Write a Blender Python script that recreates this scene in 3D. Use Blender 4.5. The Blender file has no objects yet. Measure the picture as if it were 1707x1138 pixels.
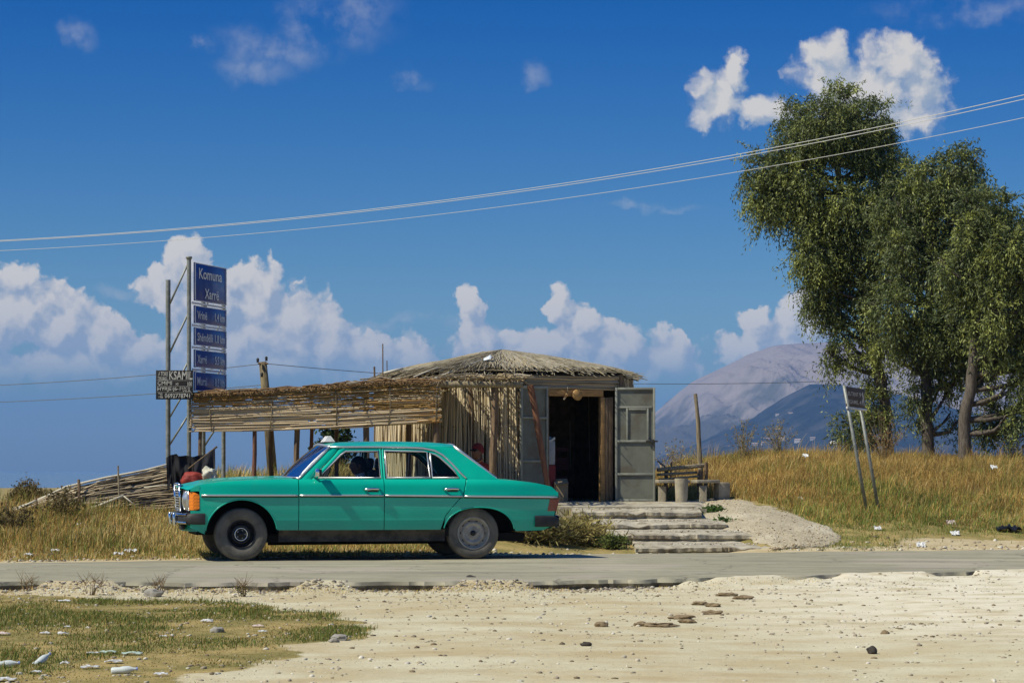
import bpy, bmesh, math, random
import numpy as np
from mathutils import Vector, Matrix, noise as mnoise
PI = math.pi
rnd = random.Random(7)
rng = np.random.default_rng(11)
sc = bpy.context.scene
col = sc.collection

# ---------------------------------------------------------------- camera, sky, sun, exposure
F, CX, HY, H = 4200.0, 853.5, 784.0, 1.0756      # focal length in photo pixels, principal column, horizon row, eye height
cam = bpy.data.cameras.new('camera')
cam.sensor_width = 36.0
cam.lens = 36.0 * F / 1707.0
cam.shift_y = (HY - 569.0) / 1707.0
cam.clip_start, cam.clip_end = 0.1, 40000.0
camo = bpy.data.objects.new('camera', cam); col.objects.link(camo)
camo.location = (0, 0, H); camo.rotation_euler = (PI / 2, 0, 0)
sc.camera = camo

SUN_EL, SUN_AZ = math.radians(49.0), math.radians(-113.5)     # azimuth clockwise from +Y (the view direction)
to_sun = Vector((math.sin(SUN_AZ) * math.cos(SUN_EL), math.cos(SUN_AZ) * math.cos(SUN_EL), math.sin(SUN_EL)))
sun = bpy.data.lights.new('sun', 'SUN'); sun.energy = 4.3; sun.angle = math.radians(0.55); sun.color = (1.0, 0.94, 0.775)
suno = bpy.data.objects.new('sun', sun); col.objects.link(suno)
suno.rotation_euler = (-to_sun).to_track_quat('-Z', 'Y').to_euler()
suno.location = (-60, 30, 80)
sc.view_settings.view_transform = 'Standard'; sc.view_settings.look = 'None'
sc.view_settings.gamma = 1.0; sc.view_settings.exposure = 0.16
sc.view_settings.use_curve_mapping = False
sc.render.engine = 'CYCLES'
cy = sc.cycles
cy.use_denoising = True
cy.max_bounces = 8; cy.diffuse_bounces = 3; cy.glossy_bounces = 4; cy.transmission_bounces = 6
cy.transparent_max_bounces = 12; cy.volume_bounces = 0
cy.caustics_reflective = False; cy.caustics_refractive = False

class E:                                            # tiny expression builder for math nodes
    def __init__(s, nt, sock): s.nt, s.s = nt, sock
    def _m(s, op, *a, clamp=False):
        n = s.nt.nodes.new('ShaderNodeMath'); n.operation = op; n.use_clamp = clamp
        for i, x in enumerate((s,) + a):
            if isinstance(x, E): s.nt.links.new(x.s, n.inputs[i])
            else: n.inputs[i].default_value = x
        return E(s.nt, n.outputs[0])
    def __add__(s, o): return s._m('ADD', o)
    __radd__ = __add__
    def __sub__(s, o): return s._m('SUBTRACT', o)
    def __rsub__(s, o): return (s * -1.0) + o
    def __mul__(s, o): return s._m('MULTIPLY', o)
    __rmul__ = __mul__
    def __truediv__(s, o): return s._m('DIVIDE', o)
    def max(s, o): return s._m('MAXIMUM', o)
    def smooth(s, a, b):
        n = s.nt.nodes.new('ShaderNodeMapRange'); n.interpolation_type = 'SMOOTHSTEP'
        s.nt.links.new(s.s, n.inputs[0]); n.inputs[1].default_value = a; n.inputs[2].default_value = b
        return E(s.nt, n.outputs[0])
def vmath(nt, op, a, b=None, b3=None):
    n = nt.nodes.new('ShaderNodeVectorMath'); n.operation = op
    nt.links.new(a, n.inputs[0])
    if b is not None: nt.links.new(b, n.inputs[1])
    if b3 is not None: n.inputs[1].default_value = b3
    return n.outputs['Value'] if op in ('DOT_PRODUCT', 'LENGTH') else n.outputs[0]
def mixc(nt, fac, a, b, mode='MIX'):
    n = nt.nodes.new('ShaderNodeMix'); n.data_type = 'RGBA'; n.blend_type = mode
    for i, x in ((0, fac), (6, a), (7, b)):
        if isinstance(x, E): x = x.s
        if isinstance(x, bpy.types.NodeSocket): nt.links.new(x, n.inputs[i])
        elif isinstance(x, (tuple, list)): n.inputs[i].default_value = (*x[:3], 1)
        else: n.inputs[i].default_value = x
    return n.outputs[2]

world = bpy.data.worlds.new('World'); sc.world = world; world.use_nodes = True
def build_world():
    nt = world.node_tree; nt.nodes.clear()
    out = nt.nodes.new('ShaderNodeOutputWorld'); bg = nt.nodes.new('ShaderNodeBackground')
    nt.links.new(bg.outputs[0], out.inputs[0])
    sky = nt.nodes.new('ShaderNodeTexSky'); sky.sky_type = 'NISHITA'; sky.sun_disc = False
    sky.sun_elevation = SUN_EL; sky.sun_rotation = SUN_AZ
    sky.altitude = 200; sky.air_density = 1.0; sky.dust_density = 0.35; sky.ozone_density = 2.2
    tc = nt.nodes.new('ShaderNodeTexCoord'); sep = nt.nodes.new('ShaderNodeSeparateXYZ')
    nt.links.new(tc.outputs['Generated'], sep.inputs[0])
    X, Y, Z = [E(nt, sep.outputs[i]) for i in range(3)]
    az = X._m('ARCTAN2', Y) * 57.2958
    el = Z._m('ARCSINE') * 57.2958
    # deepen the clear blue with height, as this photograph's sky does
    hs = nt.nodes.new('ShaderNodeHueSaturation'); nt.links.new(sky.outputs[0], hs.inputs['Color'])
    hs.inputs['Saturation'].default_value = 1.28; hs.inputs['Hue'].default_value = 0.502; hs.inputs['Value'].default_value = 0.74
    sky_gain = mixc(nt, el.smooth(-1.0, 13.0), (.92, 1.18, 1.40), (0.0, 0.485, 1.16))
    sky_gain = mixc(nt, el.smooth(-1.5, 5.5), (.86, 1.06, 1.43), sky_gain)
    sky_gain = mixc(nt, el.smooth(12.0, 45.0), sky_gain, (1.35, 1.60, 1.80))  # sky above the view brightened, added as fill light
    blue = mixc(nt, 1.0, hs.outputs[0], sky_gain, 'MULTIPLY')
    # cumulus: ellipses in azimuth / elevation, their edges broken by domain warping; the row of clouds runs on all round
    azw = (az + 12.5)._m('PINGPONG', 25.0) - 12.5
    comb = nt.nodes.new('ShaderNodeCombineXYZ')
    nt.links.new(azw.s, comb.inputs[0]); nt.links.new(el.s, comb.inputs[1])
    raw = nt.nodes.new('ShaderNodeCombineXYZ'); nt.links.new(az.s, raw.inputs[0]); nt.links.new(el.s, raw.inputs[1])
    def deg(px, py): return (math.degrees(math.atan((px - CX) / F)), math.degrees(math.atan((HY - py) / F)))
    blobs = [(35,530,85,85),(100,560,85,72),(170,575,68,58),(230,595,48,40),(120,610,170,48),(25,480,55,38),(75,505,50,40),
             (318,440,42,42),(275,490,58,42),(350,510,85,75),(425,500,66,66),(490,545,85,68),(560,580,80,56),(640,602,80,44),(440,610,240,52),(690,600,48,34),(400,570,120,60),
             (790,520,30,34),(800,580,62,42),(930,510,30,38),(955,540,44,44),(890,580,85,42),(1020,580,62,44),(1110,592,70,40),(960,612,215,38),
             (1275,550,55,40),(1325,540,58,46),(1250,580,70,30),
             (1195,172,48,46),(1230,128,22,34),(1275,185,60,24),(1378,120,52,48),(1430,150,70,60),(1495,115,60,52),(1450,165,110,56),(1540,155,46,46),(1500,195,70,30)]
    wisps = [(545,40,95,45),(470,80,95,30),(430,115,60,28),(600,12,60,35),(895,123,24,16),(135,68,24,26),(340,86,16,12),(1620,30,130,20),(690,140,26,12),(205,497,32,12),(700,541,120,9),(1090,342,70,7)]
    def field(vec, rawvec, name):
        n1 = nt.nodes.new('ShaderNodeTexNoise'); n1.noise_dimensions = '2D'; nt.links.new(rawvec, n1.inputs['Vector'])
        n1.inputs['Scale'].default_value = 0.85; n1.inputs['Detail'].default_value = 8; n1.inputs['Roughness'].default_value = 0.60
        w = vmath(nt, 'SUBTRACT', n1.outputs['Color'], b3=(.5, .5, .5))
        w = vmath(nt, 'MULTIPLY', w, b3=(1.05, 1.05, 0))
        n2 = nt.nodes.new('ShaderNodeTexVoronoi'); n2.voronoi_dimensions = '2D'; n2.feature = 'SMOOTH_F1'
        nt.links.new(vmath(nt, 'ADD', rawvec, w), n2.inputs['Vector']); n2.inputs['Scale'].default_value = 1.55
        n2.inputs['Detail'].default_value = 2.0; n2.inputs['Roughness'].default_value = 0.5; n2.inputs['Smoothness'].default_value = 0.6
        puff = E(nt, n2.outputs['Distance'])
        p = vmath(nt, 'ADD', vec, w)
        def grp(lst):
            B = None
            for (cx, cy_, rx, ry) in lst:
                c = deg(cx, cy_); r = (rx / 70.0, ry / 70.0)
                d = vmath(nt, 'SUBTRACT', p, b3=(c[0], c[1], 0)); d = vmath(nt, 'MULTIPLY', d, b3=(1 / r[0], 1 / r[1], 0))
                q = E(nt, vmath(nt, 'LENGTH', d))
                B = q if B is None else B._m('MINIMUM', q)
            return 1.0 - B
        return grp(blobs) - (puff - .46) * 0.55, grp(wisps), puff, E(nt, n1.outputs['Fac'])
    B, Wp, puff, n1 = field(comb.outputs[0], raw.outputs[0], 'a')
    off = (-0.26, 0.36, 0)                                    # the sun stands to the left and above
    B2, _, puff2, _n = field(vmath(nt, 'ADD', comb.outputs[0], b3=off), vmath(nt, 'ADD', raw.outputs[0], b3=off), 'b')
    hi = el.smooth(5.0, 7.0); dens = B.smooth(-0.12, 0.12) * (1.0 - hi) + B.smooth(-0.28, 0.34) * hi * .93
    lit = ((B - B2) * 1.0 + (puff2 - puff) * 0.60 + 0.50)
    lit = lit._m('MULTIPLY', 1.0, clamp=True)
    fade = el.smooth(1.5, 2.9)
    dens = dens * fade * 0.98
    wd = Wp.smooth(-0.5, 1.0) * (n1.smooth(0.30, 0.70)) * 0.36
    cc = mixc(nt, lit, (4.6, 5.4, 6.4), (9.4, 8.9, 8.0))
    cc = mixc(nt, el.smooth(1.6, 4.2), mixc(nt, 0.38, cc, (4.4, 5.6, 6.7)), cc)
    c1 = mixc(nt, wd, blue, (7.2, 7.3, 7.4))
    c2 = mixc(nt, dens, c1, cc)
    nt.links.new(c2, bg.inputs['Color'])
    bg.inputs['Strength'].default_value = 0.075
build_world()
world.cycles.sampling_method = 'MANUAL'; world.cycles.sample_map_resolution = 256

# ---------------------------------------------------------------- helpers
def P(px, py, Y):                                   # a photo pixel seen at depth Y -> its place in the world
    return Vector(((px - CX) / F * Y, Y, H - (py - HY) / F * Y))
def lk(o, parent=None):
    col.objects.link(o)
    if parent is not None: o.parent = parent
    return o
def empty(name, loc=(0, 0, 0), rz=0.0):
    o = bpy.data.objects.new(name, None); o.location = loc; o.rotation_euler = (0, 0, rz); o.empty_display_size = .2
    return lk(o)
def tag(o, label, cat, group=None, kind=None):
    o['label'] = label; o['category'] = cat
    if group: o['group'] = group
    if kind: o['kind'] = kind
    return o
def struct(o, label=None):
    o['kind'] = 'structure'
    if label: o['label'] = label
    return o
class MB:
    def __init__(s): s.v, s.f = [], []
    def add(s, vs, fs):
        b = len(s.v); s.v += [tuple(p) for p in vs]; s.f += [tuple(i + b for i in f) for f in fs]; return s
    def box(s, c, size, M=None, jit=0.0):
        hx, hy, hz = size[0] / 2, size[1] / 2, size[2] / 2
        vs = [Vector((x, y, z)) for x in (-hx, hx) for y in (-hy, hy) for z in (-hz, hz)]
        if jit: vs = [v + Vector((rnd.uniform(-jit, jit), rnd.uniform(-jit, jit), rnd.uniform(-jit, jit))) for v in vs]
        if M is not None: vs = [M @ v for v in vs]
        vs = [v + Vector(c) for v in vs]
        return s.add(vs, [(0, 1, 3, 2), (4, 6, 7, 5), (0, 4, 5, 1), (2, 3, 7, 6), (0, 2, 6, 4), (1, 5, 7, 3)])
    def cbox(s, c, size, b=.01, M=None):               # chamfered box
        bm = bmesh.new(); bmesh.ops.create_cube(bm, size=1.0)
        bmesh.ops.scale(bm, vec=size, verts=bm.verts); bmesh.ops.bevel(bm, geom=bm.edges[:], offset=b, segments=2, affect='EDGES', profile=.5)
        vs = [(M @ v.co if M is not None else v.co) + Vector(c) for v in bm.verts]
        fs = [[v.index for v in f.verts] for f in bm.faces]; bm.free(); return s.add(vs, fs)
    def tube(s, pts, rad, n=8, cap=True, sq=1.0):
        pts = [Vector(p) for p in pts]; m = len(pts)
        if not hasattr(rad, '__len__'): rad = [rad] * m
        vs = []; up = None
        for i in range(m):
            t = (pts[min(i + 1, m - 1)] - pts[max(i - 1, 0)])
            if t.length < 1e-9: t = Vector((0, 0, 1))
            t.normalize()
            if up is None:
                up = t.orthogonal().normalized()
            else:
                up = (up - t * up.dot(t)); up = up.normalized() if up.length > 1e-6 else t.orthogonal().normalized()
            b = t.cross(up)
            for k in range(n):
                a = 2 * PI * k / n
                vs.append(pts[i] + (up * math.cos(a) + b * math.sin(a) * sq) * rad[i])
        fs = [(i * n + k, i * n + (k + 1) % n, (i + 1) * n + (k + 1) % n, (i + 1) * n + k) for i in range(m - 1) for k in range(n)]
        if cap: fs += [tuple(range(n))[::-1], tuple((m - 1) * n + k for k in range(n))]
        return s.add(vs, fs)
    def lathe(s, prof, n=32, M=None):                  # profile (r, h) round local z
        vs = [Vector((r * math.cos(2 * PI * k / n), r * math.sin(2 * PI * k / n), h)) for (r, h) in prof for k in range(n)]
        if M is not None: vs = [M @ v for v in vs]
        fs = [(i * n + k, i * n + (k + 1) % n, (i + 1) * n + (k + 1) % n, (i + 1) * n + k) for i in range(len(prof) - 1) for k in range(n)]
        return s.add(vs, fs)
    def grid(s, fn, us, vs_, flange=None):             # fn(u, v) -> point; flange: vector that turns the rim inwards
        nu, nv = len(us), len(vs_)
        pts = [Vector(fn(u, v)) for u in us for v in vs_]
        s.add(pts, [(i * nv + j, (i + 1) * nv + j, (i + 1) * nv + j + 1, i * nv + j + 1) for i in range(nu - 1) for j in range(nv - 1)])
        if flange is not None:
            loop = [i * nv for i in range(nu)] + [(nu - 1) * nv + j for j in range(1, nv)] + [i * nv + nv - 1 for i in range(nu - 2, -1, -1)] + [j for j in range(nv - 2, 0, -1)]
            a = [pts[i] for i in loop]; b = [p + Vector(flange) for p in a]; m = len(a)
            s.add(a + b, [(k, (k + 1) % m, m + (k + 1) % m, m + k) for k in range(m)])
        return s
    def prism(s, poly, axis_vec, tri=False):           # polygon of 3D points swept by a vector
        p = [Vector(q) for q in poly]; n = len(p); av = Vector(axis_vec)
        s.add(p + [q + av for q in p], [tuple(range(n))[::-1], tuple(range(n, 2 * n))])
        s.add(p + [q + av for q in p], [(i, (i + 1) % n, n + (i + 1) % n, n + i) for i in range(n)])
        return s
    def mesh(s, name, smooth=False):
        me = bpy.data.meshes.new(name); me.from_pydata(s.v, [], s.f); me.update()
        if smooth: me.shade_smooth()
        return me
    def build(s, name, mat, parent=None, smooth=False, loc=None, angle=None):
        me = s.mesh(name, smooth or angle is not None)
        if angle is not None: me.set_sharp_from_angle(angle=math.radians(angle))
        if mat is not None: me.materials.append(mat)
        o = bpy.data.objects.new(name, me)
        if loc is not None: o.location = loc
        return lk(o, parent)
def npmesh(name, V, T, mat, parent=None, cols=None, smooth=False, quads=False):
    k = 4 if quads else 3
    me = bpy.data.meshes.new(name); V = np.asarray(V, np.float32); T = np.asarray(T, np.int32)
    me.vertices.add(len(V)); me.vertices.foreach_set('co', V.ravel())
    me.loops.add(T.size); me.loops.foreach_set('vertex_index', T.ravel())
    me.polygons.add(len(T)); me.polygons.foreach_set('loop_start', np.arange(0, T.size, k, dtype=np.int32))
    me.polygons.foreach_set('loop_total', np.full(len(T), k, np.int32))
    if smooth: me.polygons.foreach_set('use_smooth', np.ones(len(T), bool))
    me.update(calc_edges=True)
    if cols is not None:
        a = me.attributes.new('tint', 'FLOAT_COLOR', 'POINT'); c = np.ones((len(V), 4), np.float32); c[:, :3] = cols
        a.data.foreach_set('color', c.ravel())
    me.materials.append(mat)
    o = bpy.data.objects.new(name, me); return lk(o, parent)
def S2(x, a, b):
    t = np.clip((np.asarray(x, float) - a) / (b - a), 0, 1); return t * t * (3 - 2 * t)
def vnoise(x, y, seed=0):                              # value noise, vectorised
    x = np.asarray(x, float); y = np.asarray(y, float)
    xi = np.floor(x).astype(np.int64); yi = np.floor(y).astype(np.int64); xf = x - xi; yf = y - yi
    def hsh(a, b):
        h = (a * 374761393 + b * 668265263 + seed * 1442695041) & 0xFFFFFFFF
        h = ((h ^ (h >> 13)) * 1274126177) & 0xFFFFFFFF
        return ((h ^ (h >> 16)) & 0xFFFF) / 65535.0
    u = xf * xf * (3 - 2 * xf); v = yf * yf * (3 - 2 * yf)
    return (hsh(xi, yi) * (1 - u) + hsh(xi + 1, yi) * u) * (1 - v) + (hsh(xi, yi + 1) * (1 - u) + hsh(xi + 1, yi + 1) * u) * v
def fbm(x, y, o=4, seed=0):
    s = 0; a = .5
    for i in range(o): s = s + a * vnoise(np.asarray(x) * 2 ** i, np.asarray(y) * 2 ** i, seed + i); a *= .5
    return s / (1 - .5 ** o)

# ---------------------------------------------------------------- materials
def M_new(name):
    m = bpy.data.materials.new(name); m.use_nodes = True
    nt = m.node_tree; b = nt.nodes['Principled BSDF']; return m, nt, b
def mat(name, c1, c2=None, rough=.8, scale=6.0, detail=5, bump=0.0, bscale=None, metal=0.0, coat=0.0, stretch=None, spec=.4, c3=None, sc3=1.5, coords='Object', contrast=(.35, .65), rand=0.0):
    m, nt, b = M_new(name)
    b.inputs['Roughness'].default_value = rough; b.inputs['Metallic'].default_value = metal
    b.inputs['Specular IOR Level'].default_value = spec
    if coat: b.inputs['Coat Weight'].default_value = coat; b.inputs['Coat Roughness'].default_value = .05
    tc = nt.nodes.new('ShaderNodeTexCoord'); vec = tc.outputs[coords]
    if stretch:
        mp = nt.nodes.new('ShaderNodeMapping'); mp.inputs['Scale'].default_value = stretch; nt.links.new(vec, mp.inputs[0]); vec = mp.outputs[0]
    def nz(s, d=detail):
        n = nt.nodes.new('ShaderNodeTexNoise'); nt.links.new(vec, n.inputs['Vector']); n.inputs['Scale'].default_value = s
        n.inputs['Detail'].default_value = d; n.inputs['Roughness'].default_value = .6; return E(nt, n.outputs['Fac'])
    c = None
    if c2 is not None: c = mixc(nt, nz(scale).smooth(*contrast), c1, c2)
    if c3 is not None: c = mixc(nt, nz(sc3, 3).smooth(.48, .68), c if c is not None else c1, c3)
    if rand:
        oi = nt.nodes.new('ShaderNodeObjectInfo'); r = E(nt, oi.outputs['Random']) * (2 * rand) + (1 - rand)
        cb = nt.nodes.new('ShaderNodeCombineColor')
        for i in range(3): nt.links.new(r.s, cb.inputs[i])
        c = mixc(nt, 1.0, c if c is not None else c1, cb.outputs[0], 'MULTIPLY')
    if c is not None: nt.links.new(c, b.inputs['Base Color'])
    else: b.inputs['Base Color'].default_value = (*c1, 1)
    if bump:
        bp = nt.nodes.new('ShaderNodeBump'); bp.inputs['Strength'].default_value = 1.0; bp.inputs['Distance'].default_value = bump
        nt.links.new(nz(bscale or scale * 3).s, bp.inputs['Height']); nt.links.new(bp.outputs[0], b.inputs['Normal'])
    return m
def tintmat(name, rough=.7, trans=0.0, spec=.3):
    m, nt, b = M_new(name)
    a = nt.nodes.new('ShaderNodeAttribute'); a.attribute_name = 'tint'; nt.links.new(a.outputs['Color'], b.inputs['Base Color'])
    b.inputs['Roughness'].default_value = rough; b.inputs['Specular IOR Level'].default_value = spec
    if trans:
        t = nt.nodes.new('ShaderNodeBsdfTranslucent'); nt.links.new(a.outputs['Color'], t.inputs[0])
        mx = nt.nodes.new('ShaderNodeMixShader'); mx.inputs[0].default_value = trans
        nt.links.new(b.outputs[0], mx.inputs[1]); nt.links.new(t.outputs[0], mx.inputs[2])
        nt.links.new(mx.outputs[0], nt.nodes['Material Output'].inputs['Surface'])
    return m
def flat(name, c, rough=.6, metal=0.0, spec=.4, coat=0.0): return mat(name, c, rough=rough, metal=metal, spec=spec, coat=coat)
K = {}
K['black'] = flat('black_rubber', (.012, .012, .012), .75)
K['dark'] = flat('dark_void', (.006, .006, .006), .9)
K['chrome'] = flat('chrome', (.78, .78, .76), .16, 1.0)
K['galv'] = mat('galvanised_steel', (.30, .31, .28), (.20, .21, .18), .55, 14, bump=.001, metal=.35)
K['wood'] = mat('weathered_wood', (.22, .15, .085), (.11, .07, .04), .85, 5, bump=.004, bscale=30, stretch=(8, 8, 1))
K['wood_red'] = mat('reddish_wood', (.24, .11, .06), (.13, .06, .035), .85, 5, bump=.004, bscale=30, stretch=(8, 8, 1))
K['wood_pale'] = mat('pale_wood', (.34, .28, .18), (.19, .15, .09), .85, 5, bump=.004, bscale=30, stretch=(8, 8, 1))
K['reed'] = tintmat('dry_reed', .75, .10)
K['straw'] = tintmat('thatch_straw', .85, .08)
K['grass'] = tintmat('grass_blade', .75, .25, .15)
K['leaf'] = tintmat('eucalyptus_leaf', .55, .22, .4)
K['stone'] = tintmat('loose_stone', .9)
K['white'] = mat('white_plastic', (.72, .72, .70), (.55, .54, .5), .5, 12)
K['concrete'] = mat('worn_concrete', (.52, .47, .355), (.37, .325, .235), .92, 5, bump=.012, bscale=22, c3=(.27, .225, .155), sc3=3)
# ---------------------------------------------------------------- terrain
_fx = [-60, -20, -5.9, -4.0, -1.9, .74, 3.13, 6.95, 20, 60]; _fy = [14, 25.2, 29.45, 30.3, 31.2, 32.3, 33.2, 34.2, 37.5, 47]
_nx = [-60, -20, -4.96, -2, 0, .9, 2.1, 3.42, 5.57, 20, 60]; _ny = [12, 21, 24.35, 24.45, 24.55, 24.8, 25.4, 26.3, 27.4, 33, 44]
def Yf(x): return np.interp(x, _fx, _fy)
def Yn(x): return np.interp(x, _nx, _ny)
_px = [-40, -9, -5, -2.5, -.5, 1.2, 2.6, 3.6, 5.0, 8.0, 14, 40]
_pd = [0, .6, 1.2, 2.0, 3.5, 6.0, 8.0, 11, 15, 20, 26, 40, 90, 400]
_pz = np.array([
    [0, .02, .05, .10, .20, .36, .42, .45, .45, .40, .1, -1.6, -2.2, -2.4],
    [0, .02, .06, .12, .24, .42, .46, .48, .48, .42, .1, -1.6, -2.2, -2.4],
    [0, .02, .06, .13, .27, .48, .60, .66, .68, .62, .2, -1.5, -2.2, -2.4],
    [0, .03, .08, .16, .32, .56, .68, .76, .80, .72, .3, -1.4, -2.2, -2.4],
    [0, .04, .10, .20, .40, .58, .62, .66, .74, .74, .3, -1.4, -2.2, -2.4],
    [0, -.04, .00, .08, .27, .50, .56, .64, .74, .78, .5, -1.3, -2.2, -2.4],
    [-.02, -.04, .00, .08, .27, .52, .62, .74, .86, .90, .7, -1.2, -2.2, -2.4],
    [0, .11, .20, .31, .47, .66, .80, .98, 1.14, 1.22, 1.0, -1.0, -2.2, -2.4],
    [0, .08, .17, .29, .46, .76, .98, 1.18, 1.30, 1.36, 1.1, -1.0, -2.2, -2.4],
    [0, .03, .08, .20, .44, .76, .98, 1.16, 1.24, 1.26, 1.1, -1.0, -2.2, -2.4],
    [0, .03, .08, .20, .42, .72, .92, 1.04, 1.10, 1.10, .9, -1.0, -2.2, -2.4],
    [0, .03, .08, .20, .42, .70, .90, 1.0, 1.0, 1.0, .8, -1.2, -2.2, -2.4]])
def ground_z(x, y, fine=True):
    x = np.atleast_1d(np.asarray(x, float)); y = np.atleast_1d(np.asarray(y, float))
    d = y - Yf(x)
    ix = np.clip(np.searchsorted(_px, x) - 1, 0, len(_px) - 2); fx = np.clip((x - np.take(_px, ix)) / (np.take(_px, ix + 1) - np.take(_px, ix)), 0, 1); fx = fx * fx * (3 - 2 * fx)
    idd = np.clip(np.searchsorted(_pd, d) - 1, 0, len(_pd) - 2); fd = np.clip((d - np.take(_pd, idd)) / (np.take(_pd, idd + 1) - np.take(_pd, idd)), 0, 1)
    z00 = _pz[ix, idd]; z01 = _pz[ix, idd + 1]; z10 = _pz[ix + 1, idd]; z11 = _pz[ix + 1, idd + 1]
    zf = (z00 * (1 - fd) + z01 * fd) * (1 - fx) + (z10 * (1 - fd) + z11 * fd) * fx
    if fine: zf = zf + S2(d, .3, 2.5) * (1 - S2(d, 40, 60)) * (fbm(x * .9, y * .9, 4, 3) - .5) * .12
    e = Yn(x) - y
    md = (-.12 + 1.2 * S2(fbm(x * 1.7, x * 0 + 3, 3, 51), .34, .58)); nb = np.exp(-np.clip(e, 0, 9) / .35)
    dip = (-.045 - .045 * (1 - S2(x, 0, 4.5))) * (md * nb + .85 * (1 - nb))
    zn = dip * S2(e, -.42, -.12)
    if fine: zn = zn + S2(e, .1, .8) * ((fbm(x * .5, y * .4, 3, 9) - .5) * .05 + (fbm(x * 3, y * 3, 3, 15) - .5) * .006 * (1 - S2(e, 14, 20)))
    z = np.where(d > 0, zf, np.where(e > -.45, zn, 0.0))
    inside = np.minimum(-d, -e)                       # >0 on the carriageway: the sheet dips under the asphalt
    return z - .035 * S2(inside, .05, .35)
def gz(x, y): return float(ground_z(x, y)[0])

def ground_material():
    m, nt, b = M_new('earth'); b.inputs['Roughness'].default_value = .95; b.inputs['Specular IOR Level'].default_value = .15
    tc = nt.nodes.new('ShaderNodeTexCoord'); vec = tc.outputs['Object']
    def nz(s, d=6, r=.6, stretch=None):
        v = vec
        if stretch:
            mp = nt.nodes.new('ShaderNodeMapping'); mp.inputs['Scale'].default_value = stretch; nt.links.new(vec, mp.inputs[0]); v = mp.outputs[0]
        n = nt.nodes.new('ShaderNodeTexNoise'); nt.links.new(v, n.inputs['Vector']); n.inputs['Scale'].default_value = s
        n.inputs['Detail'].default_value = d; n.inputs['Roughness'].default_value = r; return E(nt, n.outputs['Fac'])
    a = nt.nodes.new('ShaderNodeAttribute'); a.attribute_name = 'tint'
    sp = nt.nodes.new('ShaderNodeSeparateColor'); nt.links.new(a.outputs['Color'], sp.inputs[0])
    soil, turf, pale = [E(nt, sp.outputs[i]) for i in range(3)]
    dirt = mixc(nt, nz(1.3).smooth(.36, .66), (.62, .565, .385), (.52, .44, .26))
    dirt = mixc(nt, nz(.55, 6, .62, (1, 1.8, 1)).smooth(.46, .72) * .8, dirt, (.47, .365, .19))
    dirt = mixc(nt, (nz(3.2, 6, .68, (1, 1.6, 1)).smooth(.52, .74)) * .5, dirt, (.40, .305, .175))
    dirt = mixc(nt, (nz(14, 5, .7).smooth(.55, .72)) * .55, dirt, (.38, .30, .19))
    dirt = mixc(nt, (nz(42, 3, .7).smooth(.58, .74)) * .6, dirt, (.30, .235, .15))
    trk = nz(1.0, 5, .6, (.10, 1.3, 1))
    dirt = mixc(nt, (trk.smooth(.52, .68)) * .18, dirt, (.44, .355, .215))
    dirt = mixc(nt, (1.0 - trk.smooth(.34, .48)) * .12, dirt, (.70, .65, .49))
    dirt = mixc(nt, pale * nz(2.0).smooth(.3, .62), dirt, (.77, .70, .53))
    dirt = mixc(nt, soil * .75, dirt, mixc(nt, nz(2.5).smooth(.4, .6), (.46, .35, .18), (.56, .46, .28)))
    tu = mixc(nt, nz(2.2).smooth(.38, .62), (.40, .30, .115), (.22, .19, .06))
    tu = mixc(nt, (nz(17, 4, .7).smooth(.5, .7)) * .7, tu, (.27, .195, .085))
    c = mixc(nt, (turf + (nz(5, 5, .7) - .5) * .9).smooth(.40, .62), dirt, tu)
    nt.links.new(c, b.inputs['Base Color'])
    bp = nt.nodes.new('ShaderNodeBump'); bp.inputs['Distance'].default_value = .012
    hgt = nz(9, 7, .72) + nz(45, 4, .7) * .4
    nt.links.new(hgt.s, bp.inputs['Height']); nt.links.new(bp.outputs[0], b.inputs['Normal'])
    return m
def turf_mask(x, y):
    x = np.asarray(x, float); y = np.asarray(y, float)
    far = S2(y - Yf(x), .05, .7)
    # bare strip of dirt at the right by the verge and where the ramp meets the road
    far = far * (1 - S2(x, 5.0, 5.6) * (1 - S2(y - Yf(x), .7, 1.5)))
    e = Yn(x) - y
    # foreground patch of turf at the left
    lim = np.interp(y, [12, 13, 14.5, 16, 18, 20.3, 22.2, 23.2, 24.5], [-2.2, -1.9, -1.5, -1.2, -1.05, -1.4, -2.6, -4.2, -6]) + (fbm(x * 1.2, y * 1.2, 3, 5) - .5) * 1.0
    near = S2(lim - x, -.15, .45) * S2(e, .5, 1.1)
    return np.where(y > Yf(x), far, np.where(e > 0, near, 0))
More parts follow.
